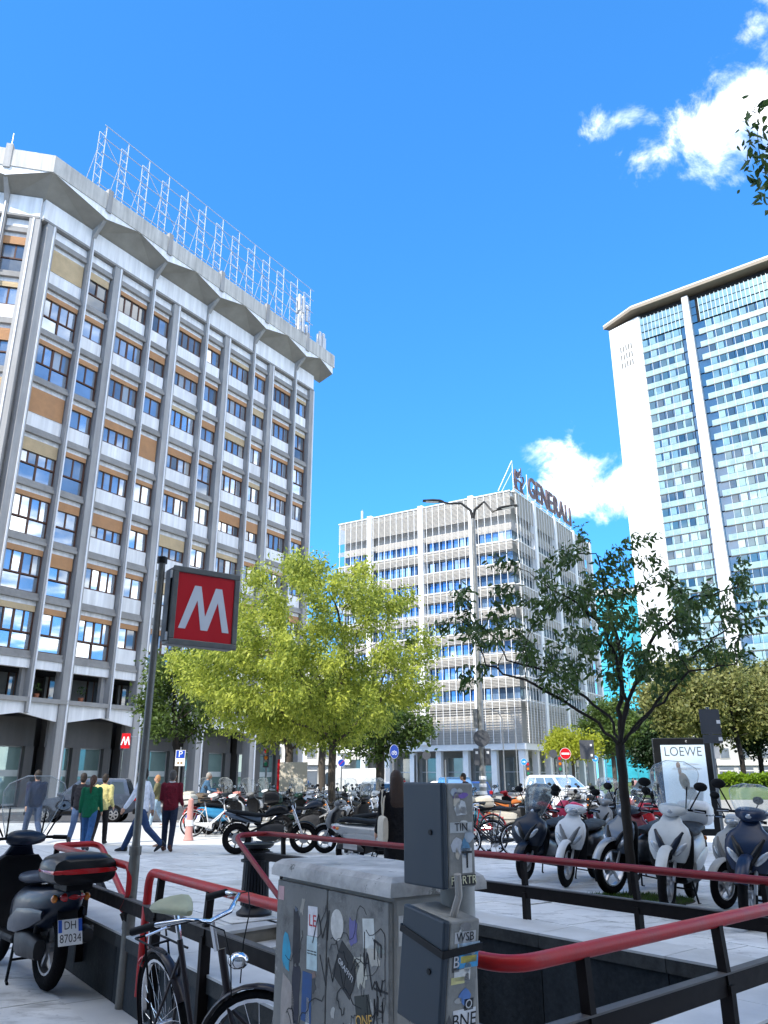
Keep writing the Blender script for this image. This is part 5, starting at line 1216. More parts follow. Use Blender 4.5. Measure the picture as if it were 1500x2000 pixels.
def topcase(root, x, z, m, strip=None, w=.21, l=.2, h=.16, tilt=0.):
    M = TR(x, 0, z) @ RY(tilt)
    b = MB().sx([(-l, 0, w*.72, h*.6), (-l*.93, 0, w*.95, h*.85), (-l*.4, .01, w, h), (l*.4, .01, w, h*.98), (l*.9, -.01, w*.9, h*.8), (l, -.02, w*.7, h*.55)], 20, .55, M).build('top_case', m, root, smooth=50)
    MB().sx([(-l*1.015, -.0, w*.76, .018), (-l*.95, 0, w*.985, .02), (-l*.4, 0, w*1.02, .02), (l*.5, 0, w*1.01, .018), (l*.95, -.0, w*.9, .012)], 20, .5, M).build('case_strip', strip or BLKPL, b, smooth=40)
    MB().box(-.13, .13, -.1, .1, -.02, .02, TR(x+.03, 0, z-h-.012)).build('rack', BLKPL, root)
    return b
def windscreen(root, x0, z0, h, w, lean, m=SHIELD, curve=.09):
    n, k = 9, 8; vs = []
    for t in (0, 1):
        for i in range(k+1):
            v = i/k; ww = w*(.62+.48*math.sin(min(1, v*1.3)*1.4)*1.0) if v < .75 else w*(.62+.48*math.sin(.975*1.4))*math.sqrt(max(.0, 1-((v-.75)/.27)**2))
            for j in range(n+1):
                u = -1+2*j/n; vs.append((x0-lean*v*h-curve*u*u-t*.004, u*ww, z0+h*v))
    fs = []; N1 = (k+1)*(n+1)
    for t in (0, 1):
        for i in range(k):
            for j in range(n): a = t*N1+i*(n+1)+j; fs.append((a, a+1, a+n+2, a+n+1))
    ob = MB().add(vs, fs).build('windscreen', m, root, smooth=80)
    ed = [vs[i*(n+1)] for i in range(k+1)]+[vs[k*(n+1)+j] for j in range(1, n)]+[vs[i*(n+1)+n] for i in range(k, -1, -1)]
    MB().tube(ed, .004, 5).build('screen_edge', mat('screen edge', (.5, .54, .55), .3), ob, smooth=60); return ob
def scooter(name, label, body, accent=None, screen=None, case=None, case_strip=None, kind='wheel', R_=.29, group=None, seatm=None, pl=None, leg=None, fend=None, lamp='apron'):
    accent = accent or BLKPL; seatm = seatm or SEATM; fend = fend or body
    o = thing(name, label, 'scooter', group=group)
    maxi = kind == 'maxi'; fx, rx = (.74, -.68) if maxi else (.66, -.62); tw = .062 if maxi else .048; th = .07 if maxi else .055
    if kind == 'maxi': R_ = .27
    wheel(o, fx, R_, tw, th, 5); wheel(o, rx, R_, tw*1.1, th, 5, disc=False)
    fender(o, fx, R_, R_+.012, tw*1.25, .35, 2.3, fend)
    b = MB()
    for s in (-1, 1): b.tube([(fx, s*(tw+.02), R_), (fx-.16, s*(tw+.02), R_+.36)], .019, 8)
    b.build('fork', ALU, o, smooth=50)
    hz = 1.0 if not maxi else .98; hx = fx-.33
    # apron (leg shield)
    ap = [(R_+.06, fx-.25, .03, .07), (R_+.13, fx-.19, .05, .12), (.51, fx-.15, .065, .165 if not maxi else .2), (.6, fx-.135, .08, .205 if not maxi else .25), (.7, fx-.15, .085, .225 if not maxi else .28), (.78, fx-.175, .08, .225 if not maxi else .28), (.86, fx-.22, .065, .19 if not maxi else .24), (.91, hx+.075, .05, .125), (hz-.01, hx+.03, .04, .085)]
    if maxi: ap = [(z, x+.05, a*1.5, w) for z, x, a, w in ap]
    MB().sz([(z, x+.004, a, w) for z, x, a, w in ap[2:]], 22, .58).build('apron', body, o, smooth=40)
    MB().sz([(z-.006, x-.008, a*.95, w*.93) for z, x, a, w in ap[:4]], 18, .6).build('lower_apron', leg if maxi and leg else BLKPL, o, smooth=40)
    MB().sz([(.34, fx-.31, .03, .19), (.5, fx-.24, .04, .235 if not maxi else .27), (.7, fx-.235, .05, .245 if not maxi else .3), (.82, fx-.26, .04, .235), (.9, hx-.0, .04, .15)], 16, .6).build('inner_shield', BLKPL, o, smooth=55)
    fo = .09 if maxi else 0.                  # how far the nose stands forward
    if accent is not body:
        b = MB()
        for sg in (-1, 1): b.sz([(.56, fx-.066+fo, .02, .02)], 8) if False else b.tube([(fx-.062+fo, 0, .57), (fx-.06+fo, sg*.05, .64), (fx-.085+fo, sg*.10, .73), (fx-.13+fo, sg*.15, .82)], [.036, .04, .036, .014], 8)
        b.build('grille', accent, o, smooth=50)
    for sg in (-1, 1):
        MB().ball((0, 0, 0), .026, .036, .1, 12, 8, TR(fx-.074+fo, sg*.13, .645 if not maxi else .69) @ RX(-sg*.75) @ RY(-.2)).build('headlamp' if lamp == 'apron' else 'turn_lamp', LENS, o, smooth=60)
    MB().sz([(R_+.02, fx-.2, .04, .07), (R_+.16, fx-.12, .05, .1), (.5, fx-.1, .03, .07)], 12, .8).build('fork_cover', BLKPL, o, smooth=50)
    # handlebar cowl
    MB().sx([(hx-.13, hz+.02, .08, .03), (hx-.08, hz+.04, .17, .055), (hx+.02, hz+.04, .15, .07), (hx+.1, hz+.02, .1, .055), (hx+.13, hz+.0, .05, .03)], 16, .8).build('handlebar_cowl', body, o, smooth=60)
    if lamp == 'bar' or True: MB().ball((hx+.1, 0, hz+.015), .05 if lamp == 'bar' else .035, .105 if lamp == 'bar' else .06, .052 if lamp == 'bar' else .035, 14, 8).build('headlamp', LENS, o, smooth=60)
    bar_ = MB().tube([(hx-.13, -.33, hz+.04), (hx-.06, -.22, hz+.045), (hx-.04, 0, hz+.05), (hx-.06, .22, hz+.045), (hx-.13, .33, hz+.04)], .013, 8).build('handlebar', BLKPL, o, smooth=50)
    for s in (-1, 1):
        MB().tube([(hx-.135, s*.34, hz+.04), (hx-.08, s*.23, hz+.045)], .019, 8).build('grip', BLKPL, bar_, smooth=50)
        MB().tube([(hx-.03, s*.22, hz+.045), (hx-.06, s*.34, hz+.035)], .006, 5).build('brake_lever', ALU, bar_, smooth=50)
        mirror(o, s, hx-.03, .19, hz+.06)
    # floorboard, rear body, seat
    MB().box(-.16, fx-.3, -.15, .15, .27, .34).build('floorboard', BLKPL, o, bevel=.03)
    if maxi: MB().sx([(-.2, .42, .16, .12), (.1, .44, .19, .15), (.4, .5, .22, .17), (.58, .55, .2, .16)], 16, .7).build('tunnel', body, o, smooth=55)
    bw = .19 if maxi else .165
    MB().sx([(-1.0, .70, .05, .04), (-.9, .67, .11, .09), (-.7, .6, bw, .15), (-.4, .55, bw*1.05, .18), (-.15, .52, bw*1.02, .19), (.0, .5, bw*.85, .16), (.06, .48, bw*.5, .1)], 18, .7).build('rear_body', leg or body, o, smooth=55)
    for s in (-1, 1):
        MB().sx([(-.82, .56, .012, .03, s*bw*.98), (-.6, .52, .02, .07, s*bw*1.04), (-.3, .47, .02, .09, s*bw*1.07), (-.08, .42, .012, .05, s*bw*.98)], 10, .8).build('side_panel', accent if maxi else (leg or body), o, smooth=50)
    MB().sx([(-.88, .8, .08, .03), (-.75, .82, .15, .05), (-.5, .8, .165, .05), (-.3, .775, .17, .05), (-.1, .765, .14, .045), (.03, .75, .09, .03)], 18, .75).build('seat', seatm, o, smooth=55)
    MB().ball((-.965, 0, .69), .04, .1, .04, 14, 8).build('tail_lamp', REDL, o, smooth=60)
    for s in (-1, 1): MB().ball((-.93, s*.125, .68), .035, .025, .03, 10, 6).build('turn_lamp', AMBER, o, smooth=60)
    # rear fender, engine, exhaust, stand
    fender(o, rx, R_, R_+.03, tw*1.2, .6, 2.75, BLKPL, 'rear_fender')
    MB().sx([(rx-.08, R_, .045, .07, .11), (rx+.1, R_+.02, .07, .1, .11), (rx+.34, R_+.02, .08, .12, .09), (rx+.5, R_+.03, .06, .08, .06)], 12, .7).build('engine', ENG, o, smooth=50)
    e = MB().sx([(rx-.3, R_+.1, .045, .05, -.17), (rx-.2, R_+.1, .06, .07, -.17), (rx+.12, R_+.04, .055, .065, -.165), (rx+.2, R_, .03, .03, -.15)], 12, .85).build('exhaust', ENG, o, smooth=50)
    MB().sx([(rx-.22, R_+.11, .01, .05, -.235), (rx+.05, R_+.06, .01, .045, -.225)], 8, .8).build('heat_shield', ALU, e, smooth=50)
    MB().tube([(rx+.05, .1, R_+.1), (rx-.08, .12, R_+.36)], .028, 8).tube([(rx+.05, -.1, R_+.1), (rx-.08, -.12, R_+.36)], .028, 8).build('shock_absorber', BLKPL, o, smooth=50)
    MB().tube([(-.1, -.1, .3), (-.2, -.16, .02), (-.26, -.17, .01)], .012, 6).tube([(-.1, .1, .3), (-.2, .16, .02), (-.26, .17, .01)], .012, 6).tube([(-.16, -.13, .16), (-.16, .13, .16)], .01, 6).build('centre_stand', BLKPL, o, smooth=50)
    # rear carrier for the plate
    MB().bar((rx-.24, 0, .66), (rx-.375, 0, .36), .012, .15, (0, 1, 0)).build('plate_holder', BLKPL, o)
    plate(o, frame((rx-.375, 0, .45), (0, -1, 0), (.93, 0, -.36)), *(pl or (None, None)))
    if screen == 'tall': windscreen(o, hx+.1, hz+.05, .52, .25, .42); [MB().tube([(hx-.0, s*.15, hz+.05), (hx-.03, s*.16, hz+.3)], .008, 5).build('screen_stay', BLKPL, o) for s in (-1, 1)]
    elif screen == 'short': windscreen(o, hx+.12, hz+.03, .3, .2, .55)
    elif screen == 'smoke': windscreen(o, hx+.16, hz-.04, .46, .22, .55, clear_mat('smoked screen', (.32, .38, .42), .12))
    if case: topcase(o, -.98, .95 if not pl else .885, case, case_strip, *((.21, .2, .15) if not pl else (.25, .2, .11)))
    return o
def motorbike(name, label, body, accent=None, screen=None, case=None, group=None, fairing=False, panniers=None, tail=None):
    accent = accent or BLKPL; o = thing(name, label, 'motorcycle', group=group)
    wheel(o, .74, .31, .055, .055, 6, BLKPL); wheel(o, -.7, .315, .08, .06, 6, BLKPL)
    fender(o, .74, .31, .325, .065, .6, 2.4, accent)
    b = MB()
    for s in (-1, 1): b.tube([(.74, s*.09, .31), (.46, s*.09, .98)], .025, 8)
    b.build('fork', CHROME if accent is not BLKPL else ALU, o, smooth=50)
    MB().sx([(.42, .86, .06, .05), (.36, .88, .12, .09), (.2, .9, .15, .12), (.02, .86, .14, .11), (-.1, .8, .1, .07)], 16, .8).build('tank', body, o, smooth=55)
    MB().sx([(-.95, .9, .03, .02), (-.8, .86, .1, .045), (-.5, .82, .13, .05), (-.3, .79, .14, .05), (-.08, .78, .09, .04)], 16, .75).build('seat', SEATM, o, smooth=55)
    MB().sx([(-1.0, .84, .03, .03), (-.85, .79, .08, .06), (-.55, .72, .1, .08), (-.2, .7, .1, .08)], 14, .8).build('tail_unit', tail or body, o, smooth=55)
    MB().sx([(-.28, .45, .12, .13), (-.1, .43, .17, .2), (.12, .45, .17, .2), (.3, .48, .12, .14)], 14, .6).build('engine', ENG, o, smooth=50)
    b = MB()
    for i in range(6): b.cbox((.18, 0, .5+i*.045), .2, .24, .014)
    b.build('cooling_fins', ENG, o)
    MB().tube([(.3, .12, .5), (.34, .14, .3), (.1, .15, .22), (-.4, .16, .25)], .024, 8).build('exhaust_pipe', CHROME, o, smooth=50)
    MB().sx([(-.35, .28, .05, .05, .17), (-.5, .3, .06, .06, .18), (-.85, .38, .055, .055, .19), (-.9, .39, .04, .04, .19)], 12, 1).build('silencer', ALU if accent is not BLKPL else ENG, o, smooth=50)
    b = MB()
    for s in (-1, 1): b.tube([(.42, s*.04, .9), (.1, s*.14, .7), (-.3, s*.12, .5), (-.7, s*.1, .32)], .024, 7); b.tube([(-.2, s*.12, .6), (-.75, s*.1, .8)], .018, 6)
    b.build('frame', accent, o, smooth=50)
    bar_ = MB().tube([(.3, -.38, 1.06), (.4, -.2, 1.08), (.43, 0, 1.02), (.4, .2, 1.08), (.3, .38, 1.06)], .013, 8).build('handlebar', BLKPL, o, smooth=50)
    for s in (-1, 1):
        MB().tube([(.29, s*.4, 1.06), (.35, s*.28, 1.07)], .019, 8).build('grip', BLKPL, bar_, smooth=50); mirror(o, s, .38, .22, 1.08, -.02, .16, .14)
        MB().ball((.46, s*.17, .86), .03, .03, .025, 8, 6).build('turn_lamp', AMBER, o, smooth=60); MB().ball((-.95, s*.15, .76), .03, .03, .022, 8, 6).build('turn_lamp', AMBER, o, smooth=60)
    MB().sx([(.38, .96, .05, .05), (.44, .96, .1, .1), (.53, .95, .1, .1)], 16, 1).build('headlamp_shell', accent, o, smooth=60); MB().ball((.53, 0, .95), .025, .092, .092, 16, 8).build('headlamp', LENS, o, smooth=60)
    MB().ball((-1.0, 0, .82), .025, .07, .03, 12, 6).build('tail_lamp', REDL, o, smooth=60)
    fender(o, -.7, .315, .345, .08, 1.0, 2.9, BLKPL, 'rear_fender'); plate(o, frame((-1.08, 0, .58), (0, -1, 0), (.93, 0, -.36)))
    MB().tube([(-.05, .12, .3), (-.02, .26, .02)], .012, 6).build('side_stand', BLKPL, o)
    if fairing: MB().sz([(.55, .34, .12, .19), (.75, .48, .14, .21), (.92, .53, .12, .18), (1.05, .45, .08, .13)], 16, .8).build('fairing', body, o, smooth=55)
    if screen: windscreen(o, .5, 1.02, .42 if screen == 'tall' else .25, .2, .45)
    if case: topcase(o, -1.0, 1.06, case, None, .23, .21, .17)
    if panniers:
        for s in (-1, 1): MB().sx([(-1.0, .62, .07, .14, s*.29), (-.9, .62, .1, .18, s*.3), (-.55, .62, .1, .18, s*.3), (-.48, .62, .07, .14, s*.29)], 12, .5).build('pannier', panniers, o, smooth=50)
    return o
def bicycle(name, label, col, group=None, share=None, basket=False, saddle=None, step=True, steer=0.):
    o = thing(name, label, 'bicycle', group=group); Rw = .345; pm = paint('bike '+str(col), col, .4, .2)
    for x in (.53, -.53):
        w = MB().ring(Rw-.017, [(.017*math.cos(a), .019*math.sin(a)) for a in [i*math.pi/4 for i in range(8)]], n=36, M=TR(x, 0, Rw)).build('wheel', TYRE, o, smooth=60)
        MB().ring(Rw-.04, [(-.008, -.012), (.006, -.012), (.006, .012), (-.008, .012)], n=36, M=TR(x, 0, Rw)).build('rim', CHROME if not share else ALU, w, smooth=50)
        b = MB()
        for i in range(24 if not share else 5):
            a = i*2*math.pi/(24 if not share else 5); c = Vector((math.cos(a), 0, math.sin(a))); h_ = Vector((math.cos(a+1.1), 0, math.sin(a+1.1)))*.02
            b.tube([Vector((x, (.02 if i % 2 else -.02), Rw))+h_, Vector((x, 0, Rw))+c*(Rw-.04)], .0013 if not share else .012, 3, caps=False)
        b.build('spokes', CHROME if not share else ALU, w); MB().lathe([(.02, -.05), (.02, .05)], 10, TR(x, 0, Rw) @ RX(math.pi/2)).build('hub', ALU, w, smooth=40)
        fender(o, x, Rw, Rw+.01, .025, .25 if x > 0 else .5, 2.6 if x > 0 else 3.4, pm, 'mudguard', .4)
    hd0, hd1 = Vector((.37, 0, .62)), Vector((.33, 0, .84)); bb = Vector((-.08, 0, .28)); st_ = Vector((-.2, 0, .80)); ra = Vector((-.53, 0, Rw))
    b = MB(); b.tube([hd1-Vector((0, 0, .05)) if not step else hd0+Vector((-.01, 0, .06)), bb+Vector((.02, 0, .06)) if step else st_-Vector((-.01, 0, .05))], .015, 8); b.tube([hd0, bb], .017, 8); b.tube([st_, bb], .015, 8); b.tube([hd0, hd1], .019, 8)
    for s in (-1, 1): b.tube([st_-Vector((-.01, 0, .06)), ra+Vector((0, s*.055, 0))], .008, 6); b.tube([bb, ra+Vector((0, s*.055, 0))], .009, 6); steer or b.tube([hd0, Vector((.43, s*.05, .52)), Vector((.53, s*.05, Rw))], .011, 6)
    b.build('frame', pm, o, smooth=50)
    MB().tube([st_, st_+Vector((-.03, 0, .13))], .013, 7).build('seat_post', CHROME, o, smooth=50)
    MB().sx([(-.36, .95, .09, .025), (-.3, .955, .11, .035), (-.2, .95, .08, .03), (-.07, .945, .03, .02), (-.04, .94, .015, .012)], 12, .9).build('saddle', saddle or SEATM, o, smooth=60)
    b = MB().tube([hd1, Vector((.315, 0, .97))], .012, 7)
    b.tube([(.12, -.27, 1.0), (.22, -.26, 1.02), (.33, -.2, 1.02), (.36, -.08, .98), (.33, 0, .97), (.36, .08, .98), (.33, .2, 1.02), (.22, .26, 1.02), (.12, .27, 1.0)], .011, 8).build('handlebar', CHROME, o, smooth=50)
    for s in (-1, 1): MB().tube([(.1, s*.27, .998), (.22, s*.262, 1.02)], .016, 8).build('grip', BLKPL, o, smooth=50); MB().tube([(.28, s*.24, 1.01), (.2, s*.3, .99)], .005, 5).build('brake_lever', CHROME, o)
    MB().lathe([(.09, -.004), (.09, .004)], 20, TR(bb.x, -.05, bb.z) @ RX(math.pi/2)).build('chain_ring', ALU, o, smooth=40)
    MB().sx([(-.5, Rw, .008, .03, -.05), (-.3, .32, .01, .05, -.055), (0, .28, .01, .09, -.055)], 8, .8).build('chain_guard', pm, o, smooth=40)
    for s in (-1, 1):
        MB().tube([bb+Vector((0, s*.06, 0)), bb+Vector((.12*s, s*.07, -.12))], .009, 6).build('crank', CHROME, o); MB().cbox(bb+Vector((.12*s, s*.12, -.12)), .09, .09, .025).build('pedal', BLKPL, o)
    b = MB()
    for s in (-1, 1): b.tube([(-.53, s*.06, Rw), (-.56, s*.06, .74)], .006, 5); b.tube([(-.25, s*.055, .74), (-.74, s*.055, .74)], .006, 5)
    b.tube([(-.74, -.055, .74), (-.74, .055, .74)], .006, 5).tube([(-.5, -.055, .74), (-.5, .055, .74)], .006, 5).tube([(-.56, -.055, .75), (-.57, -.055, .83), (-.57, .055, .83), (-.56, .055, .75)], .006, 5); b.build('rack', BLKPL, o, smooth=50)
    MB().ball((.44, 0, .8), .05, .035, .035, 10, 6).build('lamp', CHROME, o, smooth=60); MB().ball((-.8, 0, .6), .02, .03, .03, 8, 6).build('reflector', REDL, o, smooth=60)
    MB().tube([(-.08, .07, .3), (-.14, .17, .01)], .008, 5).build('kickstand', ALU, o)
    if steer:                                 # turn the front wheel and bars
        MS = TR(.38, 0, 0) @ RZ(steer) @ TR(-.38, 0, 0)
        fr = [c for c in kids(o) if c.name.split('.')[0] in ('handlebar', 'grip', 'brake_lever', 'lamp')]+[c for c in kids(o) if c.name.split('.')[0] in ('wheel', 'mudguard')][:2]
        for c in fr: c.matrix_basis = MS
        b = MB()
        for s in (-1, 1): b.tube([hd0, Vector((.43, s*.05, .52)), Vector((.53, s*.05, Rw))], .011, 6, M=MS)
        b.build('fork', pm, o, smooth=50)
    if basket:
        b = MB()
        for z in (.72, .8, .88, .96): b.tube([(.42, -.15, z), (.68, -.15, z), (.68, .15, z), (.42, .15, z)], .005, 4, closed=True)
        for x, y in [(.42+.26*i/4, s*.15) for i in range(5) for s in (-1, 1)]+[(.68, -.15+.3*i/5) for i in range(6)]: b.tube([(x, y, .72), (x, y, .96)], .004, 4)
        b.build('basket', BLKPL, o)
    return o
def put(o, x, y, hd, lean=0., z=0.): 
    o.location = (x, y, z); o.rotation_euler = (lean, 0, R(hd)); return o
# ---- heading: degrees, 0 = +x (to the right), -90 = towards the camera
WHT = paint('white', (.66, .67, .68)); SLV = paint('silver grey', (.36, .38, .40), .3, .2, .3); NVY = paint('dark navy', (.007, .012, .024)); BLK = paint('black', (.006, .0065, .008)); GRB = paint('grey blue', (.10, .13, .17), .3, .2, .2)
DRED = paint('dark red', (.12, .008, .014)); REDP = paint('red', (.42, .012, .018)); BLU = paint('metal blue', (.02, .06, .16), .3, .2, .3); CRM = paint('cream', (.52, .47, .38)); GRY = paint('mid grey', (.17, .175, .18)); TEALP = paint('sharing teal', (.05, .35, .42)); PINKP = paint('salmon', (.5, .2, .17)); BROWNP = paint('bronze', (.16, .12, .08), .35, .4, .3)
def G(px, py): p = gz(px, py); return p.x, p.y
# the big one by the stairwell on the left, seen from behind
s = scooter('scooter', 'dark blue scooter with red-striped top case and plate DH 87034 beside the stairwell', NVY, BLK, 'tall', BLK, REDL, R_=.3, pl=('DH', '87034'), leg=NVY, seatm=paint('seat blue', (.012, .02, .04), .5, .1))
put(s, -3.02, 7.4, 131)
# the row along the far side of the stairwell: photo pixel where the front tyre meets the paving, heading, size
def front_put(o, px, py, hd, k, lean=-5.):
    q = gz(px, py); c, d = math.cos(R(hd)), math.sin(R(hd)); fx = .70*k
    o.location = (q.x-fx*c, q.y-fx*d, 0); o.rotation_euler = (R(lean), 0, R(hd)); o.scale = (k, k, k); return o
row = [(dict(label='dark navy maxi scooter with tinted screen in the shaded row by the bicycles', body=NVY, accent=BLK, screen='smoke', kind='maxi'), 1028, 1720, -126, 1.05),
       (dict(label='white faced scooter with black sides parked between the navy maxi scooter and the grey one', body=WHT, accent=GRY, R_=.3, leg=BLK, fend=WHT, lamp='bar', seatm=SEATM), 1104, 1734, -122, 1.05),
       (dict(label='grey-blue large wheel scooter with short screen just behind the young tree trunk', body=GRB, accent=BLK, screen='short', kind='wheel', R_=.33, leg=paint('dark slate', (.03, .036, .045)), fend=SLV), 1192, 1748, -143, 1.08),
       (dict(label='silver white scooter with tall screen and two-tone top case near the advertising panel', body=paint('pearl white', (.52, .54, .54)), accent=NVY, screen='tall', case=WHT, case_strip=BLK, R_=.32, leg=paint('pearl silver', (.45, .47, .48))), 1303, 1785, -121, 1.13),
       (dict(label='small pale grey sharing scooter with round lamp beside the silver white scooter', body=paint('pale grey', (.42, .43, .43)), accent=GRY, R_=.28, lamp='bar', leg=GRY), 1414, 1776, -146, 1.0),
       (dict(label='dark blue scooter with clear screen at the end of the shaded row by the kerb', body=paint('ink blue', (.01, .022, .055)), accent=BLK, screen='short', R_=.32, leg=NVY), 1463, 1818, -124, 1.12)]
for kw, px, py, hd, k in row: front_put(scooter('scooter', **kw), px, py, hd, k)
x, y = G(1272, 1715); put(scooter('scooter', 'dark maroon scooter half hidden between the young tree and the silver white scooter', DRED, BLK, None, None, R_=.29), x, y, -128)
x, y = G(1300, 1670); put(motorbike('motorcycle', 'red and black sports motorcycle with raised tail behind the young tree', REDP, BLK, fairing=True), x, y, -150)
# second row, red and black bikes
mid = [('m', 1075, 1652, -150, dict(label='red motorcycle with exposed chrome in the row behind the navy maxi scooter', body=REDP, accent=CHROME)),
       ('m', 1140, 1655, -160, dict(label='pink-red fairing motorcycle with black top case behind the white faced scooter', body=paint('pink red', (.5, .03, .08)), accent=BLK, case=BLK, fairing=True)),
       ('s', 1195, 1658, -125, dict(label='grey scooter with orange top case behind the young tree', body=GRY, accent=BLK, case=paint('orange red', (.45, .07, .04)), screen='tall')),
       ('s', 1010, 1640, 30, dict(label='cream top-cased scooter seen from behind near the blue parcel box', body=CRM, accent=BLK, case=CRM)),
       ('s', 950, 1640, 60, dict(label='white and turquoise sharing scooter beside the black bicycles', body=WHT, accent=TEALP, leg=TEALP, case=paint('olive grey', (.28, .26, .2)))),
       ('s', 980, 1605, 40, dict(label='red scooter with pale grey top case beside the lamp post', body=REDP, accent=BLK, case=paint('dove grey', (.42, .4, .38)))),
       ('m', 1010, 1618, -30, dict(label='orange striped motorcycle between the lamp post and the red bikes', body=paint('orange', (.45, .13, .03)), accent=BLK)),
       ('s', 1110, 1615, -140, dict(label='white scooter standing in the sun behind the red motorcycles', body=WHT, accent=GRY, screen='tall')),
       ('m', 1165, 1612, -150, dict(label='black naked motorcycle in the sun behind the orange top case', body=BLK, accent=ALU)),
       ('m', 1255, 1620, -140, dict(label='black motorcycle with upright bars beside the advertising panel', body=BLK, accent=BLK)),
       # the dark cluster left of the cabinet
       ('m', 525, 1668, 10, dict(label='black motorcycle with bare rear wheel nearest the litter bin', body=BLK, accent=BLK, tail=GRB)),
       ('m', 600, 1640, 15, dict(label='black touring motorcycle with black top case behind the litter bin', body=NVY, accent=BLK, case=BLK)),
       ('s', 690, 1668, 165, dict(label='dark grey scooter with grey storage box just behind the street cabinet', body=GRY, accent=BLK, case=paint('box grey', (.06, .065, .075)))),
       ('m', 655, 1625, -20, dict(label='black motorcycle with tall handlebars beside the lime tree trunk', body=BLK, accent=ALU)),
       ('s', 735, 1640, 140, dict(label='black scooter with tall clear screen beside the woman with the tote bag', body=BLK, accent=GRY, screen='tall')),
       ('m', 715, 1628, -60, dict(label='black motorcycle with round headlamp facing the street cabinet', body=BLK, accent=CHROME)),
       ('s', 745, 1690, 20, dict(label='blue and silver scooter low behind the cabinet lid', body=BLU, accent=SLV, leg=SLV)),
       ('s', 575, 1622, 60, dict(label='dark green scooter with dark top case among the black motorcycles', body=paint('bottle green', (.012, .04, .03)), accent=BLK, case=paint('bottle green', (.012, .04, .03)), screen='tall')),
       ('s', 455, 1610, 70, dict(label='salmon pink scooter with brown top case in the sun', body=PINKP, accent=BLK, case=PINKP)),
       ('s', 480, 1615, 62, dict(label='dark scooter with red and black top case in the sun', body=GRY, accent=BLK, case=BLK, case_strip=REDL, screen='tall')),
       ('s', 425, 1618, 65, dict(label='bronze scooter with dark bronze top case and tall screen', body=BROWNP, accent=BLK, case=BROWNP, screen='tall')),
       ('s', 395, 1606, 72, dict(label='white scooter with big cream top case at the end of the sunny row', body=WHT, accent=GRY, case=CRM, screen='tall')),
       ('s', 405, 1626, 68, dict(label='white scooter with grey-white top case and red side panel', body=WHT, accent=REDP, leg=REDP, case=paint('stone white', (.5, .49, .45)))),
       ('s', 440, 1628, 50, dict(label='white and blue sharing scooter with bare white wheels', body=WHT, accent=BLU, leg=paint('sky blue', (.05, .3, .55)))),
       ]
for t, px, py, hd, kw in mid:
    x, y = G(px, py); put((motorbike('motorcycle', **kw) if t == 'm' else scooter('scooter', **kw)), x, y, hd, R(rnd.uniform(-7, 4)))
# the sunny rows further back: copies that only their place tells apart
grp = 'sunlit two-wheelers parked in rows by the street'
pa = scooter('scooter', 'white scooter with tall clear screen in the crowded sunlit rows by the street', WHT, BLK, 'tall', group=grp)
pb2 = scooter('scooter', 'silver scooter with grey top case in the crowded sunlit rows by the street', SLV, BLK, None, GRY, group=grp)
pc = motorbike('motorcycle', 'silver motorcycle in the crowded sunlit rows by the street', SLV, CHROME, group=grp)
spots = [(510, 1597), (535, 1590), (560, 1600), (585, 1595), (610, 1604), (635, 1598), (660, 1592), (690, 1602), (715, 1598), (740, 1604), (550, 1612), (625, 1612), (680, 1612), (1065, 1600), (1095, 1596), (1040, 1606), (1140, 1598), (1180, 1596)]
used = set()
for i, (px, py) in enumerate(spots):
    src = (pa, pb2, pc)[i % 3]; o = src if i < 3 else copy_tree(src)
    x, y = G(px, py); put(o, x, y, rnd.choice([60, 70, 55, -120, -110])+rnd.uniform(-8, 8), R(rnd.uniform(-7, 3)))
# ---- bicycles
bk = bicycle('bicycle', 'old black city bicycle with pale saddle leaning on the stairwell parapet', (.02, .014, .016), saddle=mat('pale saddle', (.33, .34, .22), .5, 0, .2, 9), steer=R(32))
bq = gz(395, 2075); dirv = dn
cpt = along(WA, WB, 0, 375)+nAB*.36
MB().tube([(.27, .25, 1.01), (.38, .21, 1.03), (.44, .12, .97), (.44, .05, .86), (.42, .03, .7)], .003, 5).tube([(.27, -.25, 1.01), (.39, -.2, 1.02), (.45, -.1, .95), (.43, -.04, .82), (.41, -.03, .66)], .003, 5).build('brake_cable', BLKPL, bk, smooth=60, mw=TR(.38, 0, 0) @ RZ(R(32)) @ TR(-.38, 0, 0))
put(bk, -.80, 4.30, math.degrees(math.atan2(dirv.y, dirv.x))-1, R(9))
for px, py, hd, col, lab in ((915, 1668, 168, (.015, .015, .018), 'black city bicycle beside the stickered pole, chained to its neighbour'), (960, 1675, 172, (.02, .02, .022), 'black bicycle with wide wheels next to the navy maxi scooter'), (925, 1645, 160, (.3, .015, .02), 'red framed bicycle behind the two black bicycles')):
    x, y = G(px, py); put(bicycle('bicycle', lab, col), x, y, hd, R(-6))
for px, py, hd, col, lab, bs in ((385, 1622, 75, (.45, .07, .06), 'red and white sharing bicycle with chunky wheels at the end of the sunny row', True), (412, 1634, 20, (.6, .6, .6), 'white sharing bicycle with five spoke wheels in front of the sunny row', True), (585, 1580, 40, (.03, .3, .36), 'turquoise bicycle by the lime tree', False), (640, 1578, 140, (.03, .12, .4), 'blue bicycle with basket by the lime tree', True)):
    x, y = G(px, py); put(bicycle('bicycle', lab, col, share='s' if px < 500 else None, basket=bs), x, y, hd, R(-5))
